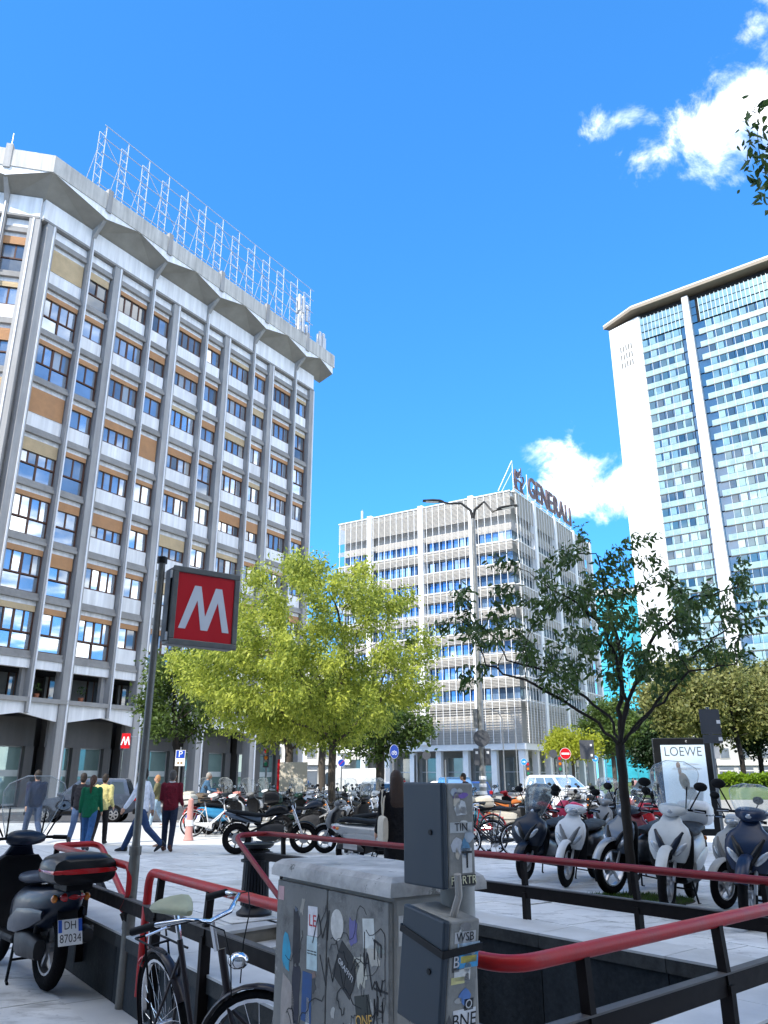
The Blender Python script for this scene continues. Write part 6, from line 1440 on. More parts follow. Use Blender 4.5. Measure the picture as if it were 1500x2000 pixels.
# ---- cars
CGL = glass_mat('car glass', (.05, .07, .09), .03, .25)
def car(name, label, col, L=4.3, W=1.8, H=1.65, hood=.95, kind='suv', group=None, glass=None):
    o = thing(name, label, 'car', group=group); body = paint('car '+label[:14], col, .25, .7, .15); gl = glass or CGL
    h2 = L/2; zb = .32; belt = hood; rf = .36
    # side profile lower body (x front = +)
    prof = [(-h2, .55), (-h2+.03, .95), (-h2+.12, belt+.06), (-.2, belt+.03), (h2*.42, belt), (h2*.78, belt-.08), (h2-.08, belt-.22), (h2, .6), (h2-.04, .36), (-h2+.06, .36)]
    secs = []
    xs = [-h2, -h2+.12, -h2+.5, -h2+1.1, -.3, .5, h2*.55, h2*.8, h2-.15, h2]
    for x in xs:
        t = abs(x)/h2; w = W/2*(1-.10*max(0, (t-.72)/.28)**1.6); top = belt+.05 if x < h2*.3 else belt-(x-h2*.3)/(h2*.7)*.2
        if x == -h2: top = .95; w *= .94
        if x == h2: top = .72; w *= .9
        bot = zb+(.12 if t > .9 else 0)
        secs.append([(x, -w*.93, bot), (x, -w, bot+.18), (x, -w, top-.22), (x, -w*.94, top), (x, w*.94, top), (x, w, top-.22), (x, w, bot+.18), (x, w*.93, bot)])
    MB().loft(secs).build('body', body, o, smooth=35)
    # greenhouse
    xr0, xr1 = (-h2+.22, h2*.42) if kind != 'sedan' else (-h2+.55, h2*.38)
    tr0, tr1 = (-h2+.45, h2*.08) if kind != 'sedan' else (-h2+1.15, h2*.02)
    wb, wt = W/2*.93, W/2*.72
    def gx(x0, x1, z, w): return [(x0, -w, z), (x1, -w, z), (x1, w, z), (x0, w, z)]
    MB().loft([gx(xr0, xr1, belt+.0, wb), gx(tr0, tr1, H-.06, wt), gx(tr0+.12, tr1-.15, H, wt*.9)]).build('roof', body, o, smooth=30)
    for s in (-1, 1):
        b_ = lambda x, v: (x, s*(wb+(wt-wb)*v+.006), belt+(H-.06-belt)*v)
        def side(u0, u1, nm):
            x = lambda u, v: (xr0+(tr0-xr0)*v)+((xr1+(tr1-xr1)*v)-(xr0+(tr0-xr0)*v))*u
            MB().add([b_(x(u0, .14), .14), b_(x(u1, .14), .14), b_(x(u1, .88), .88), b_(x(u0, .88), .88)], [(0, 1, 2, 3)]).build(nm, gl, o)
        for u0, u1 in ((.07, .3), (.33, .62), (.65, .93)): side(u0, u1, 'side_window')
        for i, xx in enumerate((h2*.63, -h2*.62)):
            MB().ring(.30, [(-.06, -.05), (.05, -.05), (.05, .03), (-.06, .03)], .0, math.pi, 18, TR(xx, s*(W/2-.02), .34)).build('wheel_arch', BLKPL, o, smooth=40)
            t = MB().ring(.25, tyre_prof(.1, .085), n=26, M=TR(xx, s*(W/2-.1), .335)).build('wheel', TYRE, o, smooth=50)
            b = MB().ring(.18, [(-.02, -.09), (.01, -.09), (.01, .09), (-.02, .09)], n=24, M=TR(xx, s*(W/2-.1), .335))
            for k in range(6): a = k*math.pi/3; b.bar((xx+.02*math.cos(a), s*(W/2-.015), .335+.02*math.sin(a)), (xx+.18*math.cos(a), s*(W/2-.02), .335+.18*math.sin(a)), .05, .03, (0, 1, 0))
            b.build('rim', ALU, t, smooth=40)
            MB().lathe([(.17, -.01), (.17, .01)], 20, TR(xx, s*(W/2-.12), .335) @ RX(math.pi/2)).build('brake', ENG, t)
        MB().ball((h2-.12, s*W*.36, belt-.26), .1, .17, .08, 12, 8).build('headlight', LENS, o, smooth=60); MB().cbox((-h2+.03, s*W*.41, belt-.08), .1, .2, .2).build('tail_light', REDL, o, bevel=.02)
        MB().sx([(h2*.36, belt+.08, .09, .06, s*(W/2+.06)), (h2*.42, belt+.08, .09, .06, s*(W/2+.06))], 10, .7).build('wing_mirror', body, o, smooth=50)
        MB().cbox((0, s*(W/2+.005), .43), L*.52, .03, .1).build('sill', BLKPL, o)
        for xx in (-.55, .45): MB().cbox((xx, s*(W/2+.004), belt-.12), .16, .03, .03).build('door_handle', body, o, bevel=.01)
    y_ = lambda z: wb+(wt-wb)*(z-belt)/(H-.06-belt)
    def cross(xa, xb, nm, d):
        v0, v1 = .1, .9; z0 = belt+(H-.06-belt)*v0; z1 = belt+(H-.06-belt)*v1
        MB().add([(xa+(xb-xa)*v0+d, -y_(z0)*.93, z0), (xa+(xb-xa)*v0+d, y_(z0)*.93, z0), (xa+(xb-xa)*v1+d, y_(z1)*.93, z1), (xa+(xb-xa)*v1+d, -y_(z1)*.93, z1)], [(0, 1, 2, 3)]).build(nm, gl, o)
    cross(xr1, tr1, 'windscreen', .008); cross(xr0, tr0, 'rear_window', -.008)
    MB().cbox((h2-.01, 0, .62), .06, W*.6, .16).build('grille', BLKPL, o, bevel=.02); MB().cbox((h2-.03, 0, .40), .1, W*.86, .14).build('bumper', BLKPL, o, bevel=.03); MB().cbox((-h2+.03, 0, .45), .1, W*.86, .2).build('bumper', BLKPL, o, bevel=.03)
    MB().cbox((h2+.025, 0, .47), .01, .5, .11).build('number_plate', PLATEW, o); MB().cbox((-h2-.025, 0, .72), .01, .5, .11).build('number_plate', PLATEW, o)
    return o
put(car('parked_car', 'grey-blue compact suv parked along the kerb in front of the office block', (.055, .07, .10), 4.1, 1.8, 1.68, 1.02), -11.9, 33.4, 189, z=-.13)
SKYG = glass_mat('bright windscreen', (.25, .42, .62), .03, .5)
def carat(px, py, Y, hd, **k): p = at(px, py, Y); put(car('car', **k), p.x, Y, hd, z=-.13)
carat(1098, 1555, 45, -62, label='white pickup style suv with blue reflecting windscreen crossing the junction', col=(.72, .72, .72), L=4.9, W=1.9, H=1.85, hood=1.15, glass=SKYG)
carat(895, 1560, 48, -80, label='blue grey suv facing the motorbikes beside the lamp post', col=(.05, .1, .16), L=4.5, W=1.85, H=1.75, glass=SKYG)
carat(925, 1555, 52, 95, label='blue hatchback behind the lamp post', col=(.02, .06, .22), L=3.9, W=1.7, H=1.5)
carat(715, 1545, 47, 175, label='white hatchback driving past the lime tree trunks', col=(.7, .7, .7), L=4.2, W=1.75, H=1.5, kind='hatch')
carat(785, 1545, 52, 170, label='dark grey car following the white hatchback', col=(.06, .07, .08), L=4.4, W=1.8, H=1.45, kind='sedan')
carat(845, 1540, 57, 172, label='white saloon in front of the louvred block columns', col=(.7, .7, .7), L=4.5, W=1.8, H=1.5, kind='sedan')
carat(1262, 1545, 72, -120, label='dark grey car parked by the park bank', col=(.03, .035, .04), L=4.4, W=1.8, H=1.5, kind='sedan')
v_ = thing('delivery_van', 'white delivery van parked beyond the lime trees', 'van', loc=(at(690, 1500, 62).x, 62, -.13), rz=R(170))
MB().loft([[(-2.6, -1, .4), (2.4, -1, .4), (2.6, -1, 1.1), (1.8, -1, 2.3), (-2.6, -1, 2.4)], [(-2.6, 1, .4), (2.4, 1, .4), (2.6, 1, 1.1), (1.8, 1, 2.3), (-2.6, 1, 2.4)]]).build('body', WHT, v_)
for s in (-1, 1):
    for xx in (1.6, -1.7): MB().ring(.25, tyre_prof(.1, .09), n=20, M=TR(xx, s*.95, .34)).build('wheel', TYRE, v_, smooth=50)
    MB().add([(1.2, s*1.006, 1.25), (2.25, s*1.006, 1.25), (1.8, s*1.006, 2.1), (1.2, s*1.006, 2.1)], [(0, 1, 2, 3)]).build('side_window', CGL, v_)
    MB().cbox((2.45, s*.75, .85), .15, .3, .2).build('headlight', LENS, v_, bevel=.03)
MB().add([(2.56, -.9, 1.2), (2.56, .9, 1.2), (1.88, .85, 2.2), (1.88, -.85, 2.2)], [(0, 1, 2, 3)]).build('windscreen', CGL, v_)
# ============================================================ people
SKIN = mat('skin', (.42, .24, .165), .55, 0, .08, 10)
def remesh(b, vox, name, m, parent, smooth_it=4):
    me = b.mesh(name, m); o = bpy.data.objects.new(name, me)
    r = o.modifiers.new('r', 'REMESH'); r.mode = 'VOXEL'; r.voxel_size = vox; r.use_smooth_shade = True
    s = o.modifiers.new('s', 'SMOOTH'); s.iterations = smooth_it; s.factor = .5
    nm = evaluated_mesh(o); bpy.data.objects.remove(o)
    nm.materials.clear(); nm.materials.append(m)
    o = bpy.data.objects.new(name, nm); COL.objects.link(o); setparent(o, parent); return o
def capsule(b, pts, rs, n=10):
    b.tube(pts, list(rs), n)
    for p, r in zip(pts, rs): b.ball(p, r*.99, n=n, m=6)
def person(label, loc, hd, h=1.74, top=(.1, .1, .1), trs=(.03, .035, .06), shoe=(.02, .02, .02), hair=(.02, .014, .01), legs=((18, 10), (-16, 22)), arms=((-18, 15), (20, 25)), hairstyle='short', coat=0., bag=None, arm_out=0., skirt=False, vox=.014, lean=0., group=None, turn=0., collar=None, sleeves=True):
    k = h/1.75; root = thing('person', label, 'person', loc=loc, rz=R(hd), group=group); S = Matrix.Diagonal((k, k, k, 1))
    hip = Vector((0, 0, .93)); 
    def leg(s, a, kn):
        a = R(a); kn = R(kn); p0 = Vector((0, s*.09, .92)); p1 = p0+Vector((math.sin(a)*.43, s*.005, -math.cos(a)*.43)); p2 = p1+Vector((math.sin(a-kn)*.42, 0, -math.cos(a-kn)*.42))
        return p0, p1, p2, a-kn
    L = [leg(1, *legs[0]), leg(-1, *legs[1])]
    drop = min(l[2].z for l in L)-.08; off = Vector((0, 0, -drop))     # the lower ankle stands on the ground
    L = [(a+off, b_+off, c+off, d) for a, b_, c, d in L]; dz = -drop
    ch = Vector((.02+lean*.3, 0, 1.30+dz)); nk = Vector((.025+lean*.5, 0, 1.47+dz)); hc = Vector((.045+lean*.6, 0, 1.625+dz))
    def arm(s, a, e, out):
        a = R(a); e = R(e); o_ = R(7+out); p0 = Vector((.01+lean*.45, s*.185, 1.41+dz)); d1 = Vector((math.sin(a)*math.cos(o_), s*math.sin(o_), -math.cos(a)*math.cos(o_)))
        p1 = p0+d1*.29; d2 = Vector((math.sin(a+e)*math.cos(o_*.7), s*math.sin(o_*.7), -math.cos(a+e)*math.cos(o_*.7))); p2 = p1+d2*.25; return p0, p1, p2, d2
    Am = [arm(1, *arms[0], arm_out if arm_out > 0 else 0), arm(-1, *arms[1], -arm_out if arm_out < 0 else 0)]
    b = MB(); pel = Vector((0, 0, .95+dz))
    b.sz([(.86+dz, 0, .09, .13), (.95+dz, 0, .115, .165), (1.08+dz, .005+lean*.12, .1, .14), (1.25+dz, .015+lean*.28, .115, .165), (1.38+dz, .015+lean*.42, .1, .165), (1.45+dz, .02+lean*.48, .06, .1)], 16, .9)
    capsule(b, [nk-Vector((0, 0, .06)), nk+Vector((.01, 0, .06))], (.06, .053)); b.ball(hc, .095, .076, .118, 14, 10); b.ball(hc+Vector((.05, 0, -.055)), .05, .05, .055, 10, 8)
    b.ball(hc+Vector((.105, 0, -.015)), .02, .014, .026, 8, 6)
    for s in (-1, 1): b.ball(hc+Vector((-.005, s*.08, -.005)), .02, .012, .032, 8, 6)
    for p0, p1, p2, an in L:
        capsule(b, [p0, p0.lerp(p1, .5), p1, p1.lerp(p2, .3), p2], (.085, .075, .055, .055, .04)); b.sx([(p2.x-.05, p2.z-.04, .035, .035, p2.y), (p2.x+.08, p2.z-.045, .042, .03, p2.y), (p2.x+.17, p2.z-.06, .03, .015, p2.y)], 10, .8)
    for (p0, p1, p2, d), s in zip(Am, (1, -1)):
        capsule(b, [p0, p0.lerp(p1, .5), p1, p1.lerp(p2, .3), p2], (.055, .048, .04, .04, .028))
        side = Vector((0, s, 0)); fw = (Vector((1, 0, 0))-d*d.x).normalized()
        pc = p2+d*.055; b.ball(pc, .045, .025, .05, 10, 8)
        for i, (o_, ln) in enumerate(((-.03, .06), (-.01, .075), (.01, .07), (.028, .055))):
            f0 = p2+d*.085+fw*o_; f1 = f0+d*ln*.55-side*.006; capsule(b, [f0, f1, f1+d*ln*.4-side*.018], (.0095, .009, .0075), 6)
        capsule(b, [p2+d*.03+fw*.03, p2+d*.06+fw*.05, p2+d*.09+fw*.05-side*.01], (.011, .01, .008), 6)
    body = remesh(b, vox, 'body', SKIN, root, 3); body.matrix_basis = S
    for s in (-1, 1): MB().ball(hc+Vector((.083, s*.033, .012)), .011, .012, .009, 8, 6).build('eye', mat('eye dark', (.02, .015, .012), .2), body)
    # clothes
    g = MB(); bot = (.86-coat)+dz
    tz = [(bot, -.005, .115+coat*.06, .175+coat*.05), (.95+dz, 0, .132, .185), (1.1+dz, .005+lean*.12, .125, .168), (1.26+dz, .015+lean*.28, .135, .188), (1.39+dz, .015+lean*.42, .115, .195), (1.46+dz, .02+lean*.48, .075, .115), (1.485+dz, .022+lean*.5, .064, .075)]
    g.sz(tz, 18, .9)
    for (p0, p1, p2, d) in Am:
        q = p1.lerp(p2, .93) if sleeves else p0.lerp(p1, .9)
        if sleeves: capsule(g, [p0, p0.lerp(p1, .5), p1, q], (.075, .065, .058, .046))
        else: capsule(g, [p0, q], (.075, .062))
    rnum = random.Random(label)
    for i in range(14):                       # folds in the cloth
        a = rnum.uniform(0, 6.28); z = rnum.uniform(.95, 1.35)+dz; c = Vector((.125*math.cos(a), .178*math.sin(a), z)); g.tube([c, c+Vector((rnum.uniform(-.02, .02), rnum.uniform(-.06, .06), rnum.uniform(.05, .16)))], .012, 5)
    tm = mat('cloth %.3f %.3f %.3f' % top, top, .85, 0, .3, 14, bump=.9, bscale=15, spec=.15, bdist=.03)
    o = remesh(g, .016, 'top', tm, root, 3); o.matrix_basis = S
    t = MB(); wb_ = .135
    t.sz([(.84+dz, 0, .11, .165), (.92+dz, 0, .125, .178), (1.0+dz, 0, .12, .165)], 16, .9)
    for p0, p1, p2, an in L: capsule(t, [p0, p0.lerp(p1, .5), p1, p1.lerp(p2, .5), p2+(p2-p1)*.04], (.1, .09, .072, .068, .062))
    o = remesh(t, .016, 'trousers', mat('cloth %.3f %.3f %.3f' % trs, trs, .85, 0, .3, 12, bump=.9, bscale=17, spec=.15, bdist=.03), root, 3); o.matrix_basis = S
    for p0, p1, p2, an in L:
        tilt = max(-.9, min(.3, an*.9)) if p2.z > .1 else 0
        c = TR(p2.x, p2.y, p2.z) @ RY(-tilt*.8) @ TR(-p2.x, -p2.y, -p2.z)
        MB().sx([(p2.x-.07, p2.z-.03, .034, .045, p2.y), (p2.x-.03, p2.z-.022, .044, .058, p2.y), (p2.x+.06, p2.z-.035, .046, .044, p2.y), (p2.x+.14, p2.z-.05, .046, .03, p2.y), (p2.x+.19, p2.z-.058, .03, .018, p2.y)], 12, .8, S @ c).build('shoe', mat('shoe %.2f %.2f %.2f' % shoe, shoe, .6), root, smooth=60)
    hm = mat('hair %.3f' % hair[0], hair, .6, 0, .3, 30, bump=.4, bscale=120, spec=.3); hb = MB()
    hb.ball(hc+Vector((-.018, 0, .028)), .1, .088, .112, 14, 10); hb.ball(hc+Vector((-.045, 0, -.02)), .075, .078, .09, 12, 8)
    if hairstyle == 'long':
        hb.sz([(1.22+dz, hc.x-.13, .03, .10), (1.32+dz, hc.x-.12, .05, .125), (1.45+dz, hc.x-.085, .065, .12), (1.56+dz, hc.x-.06, .075, .105), (1.66+dz, hc.x-.035, .085, .095)], 14, .9)
    if hairstyle == 'pony': capsule(hb, [hc+Vector((-.1, 0, .03)), hc+Vector((-.15, 0, -.05)), hc+Vector((-.16, .01, -.18)), hc+Vector((-.15, .0, -.3))], (.035, .04, .035, .015))
    if hairstyle == 'bald': hb = MB(); hb.ball(hc+Vector((-.03, 0, -.015)), .082, .084, .085, 12, 8)
    o = remesh(hb, .011, 'hair', hm, root, 2); o.matrix_basis = S
    if collar: MB().ring(.068, [(-.008, -.012), (.006, -.014), (.008, .014), (-.008, .016)], n=18, M=S @ TR(.022, 0, 1.485+dz) @ RX(math.pi/2)).build('collar', mat('collar', collar, .8), root, smooth=50)
    root['dz'] = dz; return root, dz
def foot(px, py): p = gz(px, py); return (p.x, p.y, 0)
person('man in navy jacket and jeans striding past the parked suv', foot(58, 1645), 128, 1.80, (.012, .02, .05), (.05, .075, .14), (.45, .45, .45), legs=((24, 6), (-14, 38)), arms=((-24, 12), (18, 30)))
person('person in black sweater and blue jeans walking beside the woman in green', foot(148, 1652), 98, 1.70, (.008, .009, .014), (.06, .1, .19), (.02, .02, .02), legs=((-18, 28), (20, 6)), arms=((18, 22), (-16, 12)))
person('woman in green hooded sweater with long ponytail walking between two friends', foot(167, 1661), 96, 1.62, (.006, .10, .05), (.03, .09, .22), (.05, .05, .06), hair=(.05, .022, .012), hairstyle='pony', legs=((14, 6), (-14, 24)), arms=((-6, 20), (8, 20)), coat=.1)
person('person in pale yellow shirt and black trousers walking away', foot(192, 1649), 92, 1.66, (.52, .47, .2), (.012, .012, .014), (.02, .02, .02), legs=((-12, 22), (12, 4)), arms=((10, 40), (-10, 50)), coat=.02)
person('man in white shirt and blue jeans taking a long stride behind the sign pole', foot(270, 1664), 172, 1.86, (.62, .66, .74), (.025, .05, .12), (.012, .014, .02), legs=((-27, 22), (28, 4)), arms=((26, 8), (-20, 20)), arm_out=-12)
person('man in maroon sweater and navy trousers walking away beside the sign pole', foot(326, 1662), 95, 1.72, (.105, .008, .018), (.014, .022, .045), (.06, .02, .012), hair=(.06, .055, .05), legs=((6, 4), (-8, 14)), arms=((4, 70), (-4, 60)), collar=(.6, .6, .6))
person('blonde woman in olive jacket and pale blue jeans crossing the sunlit plaza', foot(302, 1616), -172, 1.66, (.13, .125, .07), (.32, .45, .58), (.6, .6, .58), hair=(.38, .2, .09), hairstyle='short', legs=((14, 6), (-12, 20)), arms=((20, 90), (10, 70)))
person('grey haired man in blue denim jacket among the sunlit scooters', foot(392, 1608), 20, 1.74, (.06, .13, .22), (.05, .06, .08), (.05, .05, .05), hair=(.3, .27, .24), legs=((6, 4), (-4, 8)), arms=((30, 60), (20, 60)), lean=.25)
w_, wz = person('long haired woman in black coat carrying a cream tote bag behind the rail', (.17, 11.15, 0), 104, 1.64, (.008, .008, .01), (.012, .012, .015), (.02, .02, .02), hair=(.035, .02, .014), hairstyle='long', legs=((4, 2), (-4, 8)), arms=((8, 30), (2, 25)), coat=.28)
w_2, _ = person('man in dark jacket leaning over his scooter beside the lamp post', foot(920, 1618), 160, 1.7, (.02, .02, .03), (.03, .035, .05), (.03, .03, .03), legs=((5, 4), (-5, 8)), arms=((40, 40), (30, 40)), lean=.3)
# tote bag on her left shoulder, rucksack in front of the cabinet box
TOTE = mat('cream canvas', (.52, .47, .38), .85, 0, .15, 12, bump=.2, bscale=80)
tb_ = thing('tote_bag', 'cream canvas tote bag on the shoulder of the long haired woman', 'bag', loc=(.17, 11.15, 0), rz=R(104))
MB().sx([(-.19, .92, .035, .15, .2), (-.1, .9, .05, .19, .21), (.02, .9, .05, .19, .21), (.1, .93, .03, .16, .2)], 12, .6).build('pouch', TOTE, tb_, smooth=50)
for dx in (-.08, .0): MB().tube([(dx, .21, 1.05), (dx*.7, .22, 1.25), (dx*.3, .2, 1.40), (.0, .12, 1.425), (-.06, .19, 1.3), (-.1, .22, 1.05)], .011, 6).build('strap', TOTE, tb_, smooth=50)
# distant passers-by
far = [(578, 1555, 100, (.12, .01, .02), 'small figure in dark red coat beside the street lime trunks'), (598, 1552, 60, (.03, .14, .4), 'small figure in bright blue jacket beside the street lime trunks'), (633, 1548, -90, (.012, .012, .015), 'small dark figure waiting by the kerb behind the lime tree'), (1172, 1549, 200, (.05, .05, .07), 'small figure in grey at the pedestrian crossing'), (1190, 1551, 20, (.03, .07, .25), 'small figure in blue coat walking by the no entry sign'), (1243, 1548, 90, (.5, .3, .32), 'small figure in pink top by the parked dark car'),
       (1238, 1548, -60, (.01, .01, .012), 'small figure in black by the parked dark car'), (455, 1560, 40, (.02, .03, .06), 'small figure in navy passing behind the scooter screens'), (790, 1548, 150, (.3, .02, .03), 'small figure in red by the louvred block entrance')]
for i, (px, py, hd, col, lab) in enumerate(far):
    q = gz(px, py); person(lab, (q.x, q.y, -.13 if q.y > 32 else 0), hd, 1.72, col, (.03, .035, .05), vox=.03, legs=((16, 8), (-14, 20)), arms=((-14, 15), (14, 20)))
# ============================================================ street furniture and signs
SBACK = mat('sign back grey', (.065, .07, .08), .5, 0, .15, 6); SPOLE = mat('grey sign pole', (.22, .23, .235), .45, .5, .15, 8); SWH = mat('sign face white', (.75, .75, .75), .4, 0, .05, 5); SBL = mat('sign blue', (.01, .06, .42), .4, 0, .05, 5); SRED = mat('sign red', (.5, .008, .015), .4, 0, .05, 5); SLBL = mat('sign light blue', (.02, .25, .6), .4, 0, .05, 5)
def base(px, py, Y, z=0.): p = at(px, py, Y); return Vector((p.x, Y, z))
def zat(px, py, Y): return at(px, py, Y).z
def disc(o, z, r, m, name='sign_disc', y=-.035, d=.004, n=28): return MB().lathe([(r, 0), (r, d)], n, frame((0, y, z), (1, 0, 0), (0, 0, 1))).build(name, m, o)
def spole(name, label, px, py, Y, h, r=.03, z=0.): 
    o = thing(name, label, 'sign', loc=base(px, py, Y, z)); MB().lathe([(r, 0), (r, h)], 10).build('pole', SPOLE, o, smooth=50); return o
# the double-armed lamp post
LP = thing('lamp_post', 'tall grey street lamp with two curved arms and flat lamp heads', 'street lamp', loc=(3.56, 30, -.0))
LM = mat('lamp post steel', (.23, .235, .23), .45, .5, .2, 6); LMD = mat('lamp arm steel', (.045, .045, .045), .45, .5, .2, 6)
MB().lathe([(.17, 0), (.17, .4), (.125, .45), (.115, 4), (.09, 8), (.07, 11.4)], 14).build('pole', LM, LP, smooth=40)
def arm(side, ex, ez, ey):
    pts = [(0, 0, 11.35), (.08*side, ey*.1, 11.75), (.45*side, ey*.4, 12.05), (ex*.75, ey*.8, ez-.08), (ex, ey, ez)]
    MB().tube(pts, [.065, .06, .05, .042, .04], 8).build('arm', LMD, LP, smooth=50)
    M = TR(ex, ey, ez) @ RZ(math.atan2(ey, ex)) @ RY(-.05)
    hdm = MB().sx([(-.1, .0, .05, .04), (.05, .02, .14, .05), (.35, .02, .16, .045), (.75, 0, .13, .02)], 12, .6, M).build('lamp_head', LMD, LP, smooth=50)
    MB().box(.12, .62, -.11, .11, -.034, -.028, M).build('lamp_glass', mat('lamp glass', (.6, .62, .6), .2), hdm)
arm(-1, -1.25, zat(868, 979, 30)-.02, 0.0); arm(1, 1.0, zat(980, 1003, 30)+.02, -.5)
zz = zat(943, 1442, 30)
MB().lathe([(.3, 0), (.3, .005)], 28, frame((0, -.13, zz), (1, 0, 0), (0, 0, 1))).build('round_sign_back', SBACK, LP)
for s in (-1, 1): MB().box(s*.2-.11, s*.2+.11, -.14, -.02, zz-.95, zz-.36).build('signal_box', SBACK, LP, bevel=.02); MB().box(s*.2-.045, s*.2+.045, -.1415, -.1401, zz-.55, zz-.46).build('sticker', SWH, LP)
MB().box(-.26, -.12, -.1, .1, zz+.35, zz+1.05).build('signal_box', LM, LP, bevel=.02)
for i, (z, c) in enumerate(((1.0, SWH), (1.25, SWH), (.8, SBACK), (1.5, SWH))): MB().lathe([(.13, 0), (.13, .12)], 12, TR(0, 0, z)).build('sticker_band', c, LP)
# signs round the junction: photo column, row of the disc, depth
def round_sign(name, label, px, py, Y, r, face, glyph=None, rz=0., back=False):
    z = zat(px, py, Y); o = spole(name, label, px, py, Y, z+r+.05, .03, -.1); z += .1
    p = disc(o, z, r, SBACK if back else SWH); 
    if not back:
        disc(o, z, r*.94, face, 'sign_face', -.04, .002)
        if glyph == 'bar': MB().box(-r*.7, r*.7, -.0445, -.0421, z-r*.16, z+r*.16).build('white_bar', SWH, o)
        if glyph == 'arrow': MB().prism([(-.5*r, -.12*r), (.1*r, -.12*r), (.1*r, -.35*r), (.6*r, 0), (.1*r, .35*r), (.1*r, .12*r), (-.5*r, .12*r)], 0, .002, FRONT(0, -.0425, z)).build('arrow', SWH, o)
        if glyph == 'bike':
            for s in (-1, 1): MB().ring(r*.22, [(-.012, -.001), (.012, -.001), (.012, .001), (-.012, .001)], n=16, M=TR(s*r*.3, -.043, z-r*.2)).build('glyph', SWH, o)
            MB().bar((-r*.3, -.043, z-r*.2), (0, -.043, z+r*.15), .02, .002, (0, 1, 0)).bar((0, -.043, z+r*.15), (r*.3, -.043, z-r*.2), .02, .002, (0, 1, 0)).build('glyph', SWH, o)
        if glyph == 'no': MB().bar((-r*.6, -.043, z-r*.6), (r*.6, -.043, z+r*.6), r*.14, .002, (0, 1, 0)).build('slash', SRED, o)
    o.rotation_euler = (0, 0, rz); return o
round_sign('no_entry_sign', 'red round no entry sign with white bar in front of the yellow-green tree', 1104, 1472, 40, .27, SRED, 'bar')
round_sign('arrow_sign', 'blue round arrow sign in front of the louvred block corner column', 1023, 1488, 42, .16, SLBL, 'arrow')
round_sign('arrow_sign', 'blue round arrow sign beside the young tree trunk', 1162, 1482, 44, .17, SLBL, 'arrow')
round_sign('cycle_path_sign', 'narrow blue round cycle path sign beside the woman with long hair', 768, 1468, 24, .2, SBL, 'bike', rz=R(48))
round_sign('no_stopping_sign', 'small dark round sign between the lime tree trunks', 667, 1490, 34, .15, SBL, 'no')
round_sign('round_sign_back', 'dark back of a round sign beside the louvred block corner', 1080, 1472, 45, .22, SBACK, back=True)
round_sign('round_sign_back', 'dark back of a round sign over a square plate by the louvred block entrance', 833, 1475, 42, .22, SBACK, back=True)
o = spole('square_sign_back', 'grey back of a square sign plate beside the no entry sign', 1146, 1462, 38, zat(1146, 1448, 38)+.1, .03, -.1); z = zat(1146, 1464, 38)+.1
MB().box(-.33, .33, -.035, -.03, z-.42, z+.42).build('plate', SBACK, o); MB().box(.15, .24, -.0365, -.0351, z+.15, z+.24).build('sticker', SWH, o); MB().box(.15, .24, -.0365, -.0351, z-.3, z-.2).build('sticker', SWH, o)
o = spole('sign_back', 'tall pole with two dark sign backs beside the advertising panel', 1396, 1500, 17, zat(1384, 1383, 17)+.02, .035); za, zb2 = zat(1382, 1386, 17), zat(1384, 1450, 17)
MB().box(-.22, .2, -.09, -.084, zb2+.16, za).build('plate', SBACK, o); MB().box(-.2, .2, -.088, -.082, zb2-.02, zb2+.15).build('plate', SBACK, o)
for zq in (za-.26, zb2+.06): MB().box(.12, .2, -.0912, -.0901, zq-.03, zq+.04).build('sticker', SWH, o)
for zq in (za-.2, zb2+.3): MB().box(-.05, .05, -.084, -.03, zq-.02, zq+.02).build('clamp', SPOLE, o)
o = spole('square_sign_back', 'small pale square sign back lower down behind the advertising panel', 1392, 1462, 23, zat(1392, 1455, 23)+.06, .028); z = zat(1392, 1470, 23)
MB().box(-.16, .16, -.04, -.036, z-.16, z+.16).build('plate', GALV, o)
# parking sign by the office block
o = spole('parking_sign', 'blue parking sign with white P over a small white panel by the kerb', 351, 1500, 29, zat(351, 1462, 29)+.05, .03); z1, z2, z3 = zat(351, 1465, 29), zat(351, 1482, 29), zat(351, 1496, 29)
MB().box(-.17, .17, -.038, -.034, z3, z1).build('plate', SWH, o); MB().box(-.15, .15, -.0405, -.0381, z2+.02, z1-.015).build('blue_panel', SBL, o)
text_obj('letter_p', 'P', .3, SWH, o, mw=FRONT(0, -.0412, (z1+z2)/2), depth=.0006)
MB().box(-.09, -.02, -.0395, -.0381, z3+.06, z3+.14).box(.02, .09, -.0395, -.0381, z3+.06, z3+.14).build('pictogram', mat('pictogram', (.3, .2, .1), .6), o)
# traffic lights
for px, py, Y, lab in ((521, 1478, 40, 'dark traffic light among the street lime trunks'), (1030, 1500, 55, 'traffic light in front of the louvred block arcade'), (1092, 1490, 48, 'traffic light under the round sign back by the corner')):
    z = zat(px, py, Y); o = thing('traffic_light', lab, 'traffic light', loc=base(px, py, Y, -.1)); MB().lathe([(.05, 0), (.05, z+.5)], 10).build('pole', SPOLE, o, smooth=50)
    MB().box(-.14, .14, -.22, -.06, z-.4, z+.5).build('housing', SBACK, o, bevel=.03)
    for i, m_ in enumerate((SRED, AMBER, mat('green lamp', (.02, .2, .1), .3))): MB().lathe([(.085, 0), (.085, .02)], 14, frame((0, -.222, z+.34-.29*i), (1, 0, 0), (0, 0, 1))).build('lamp', m_, o)
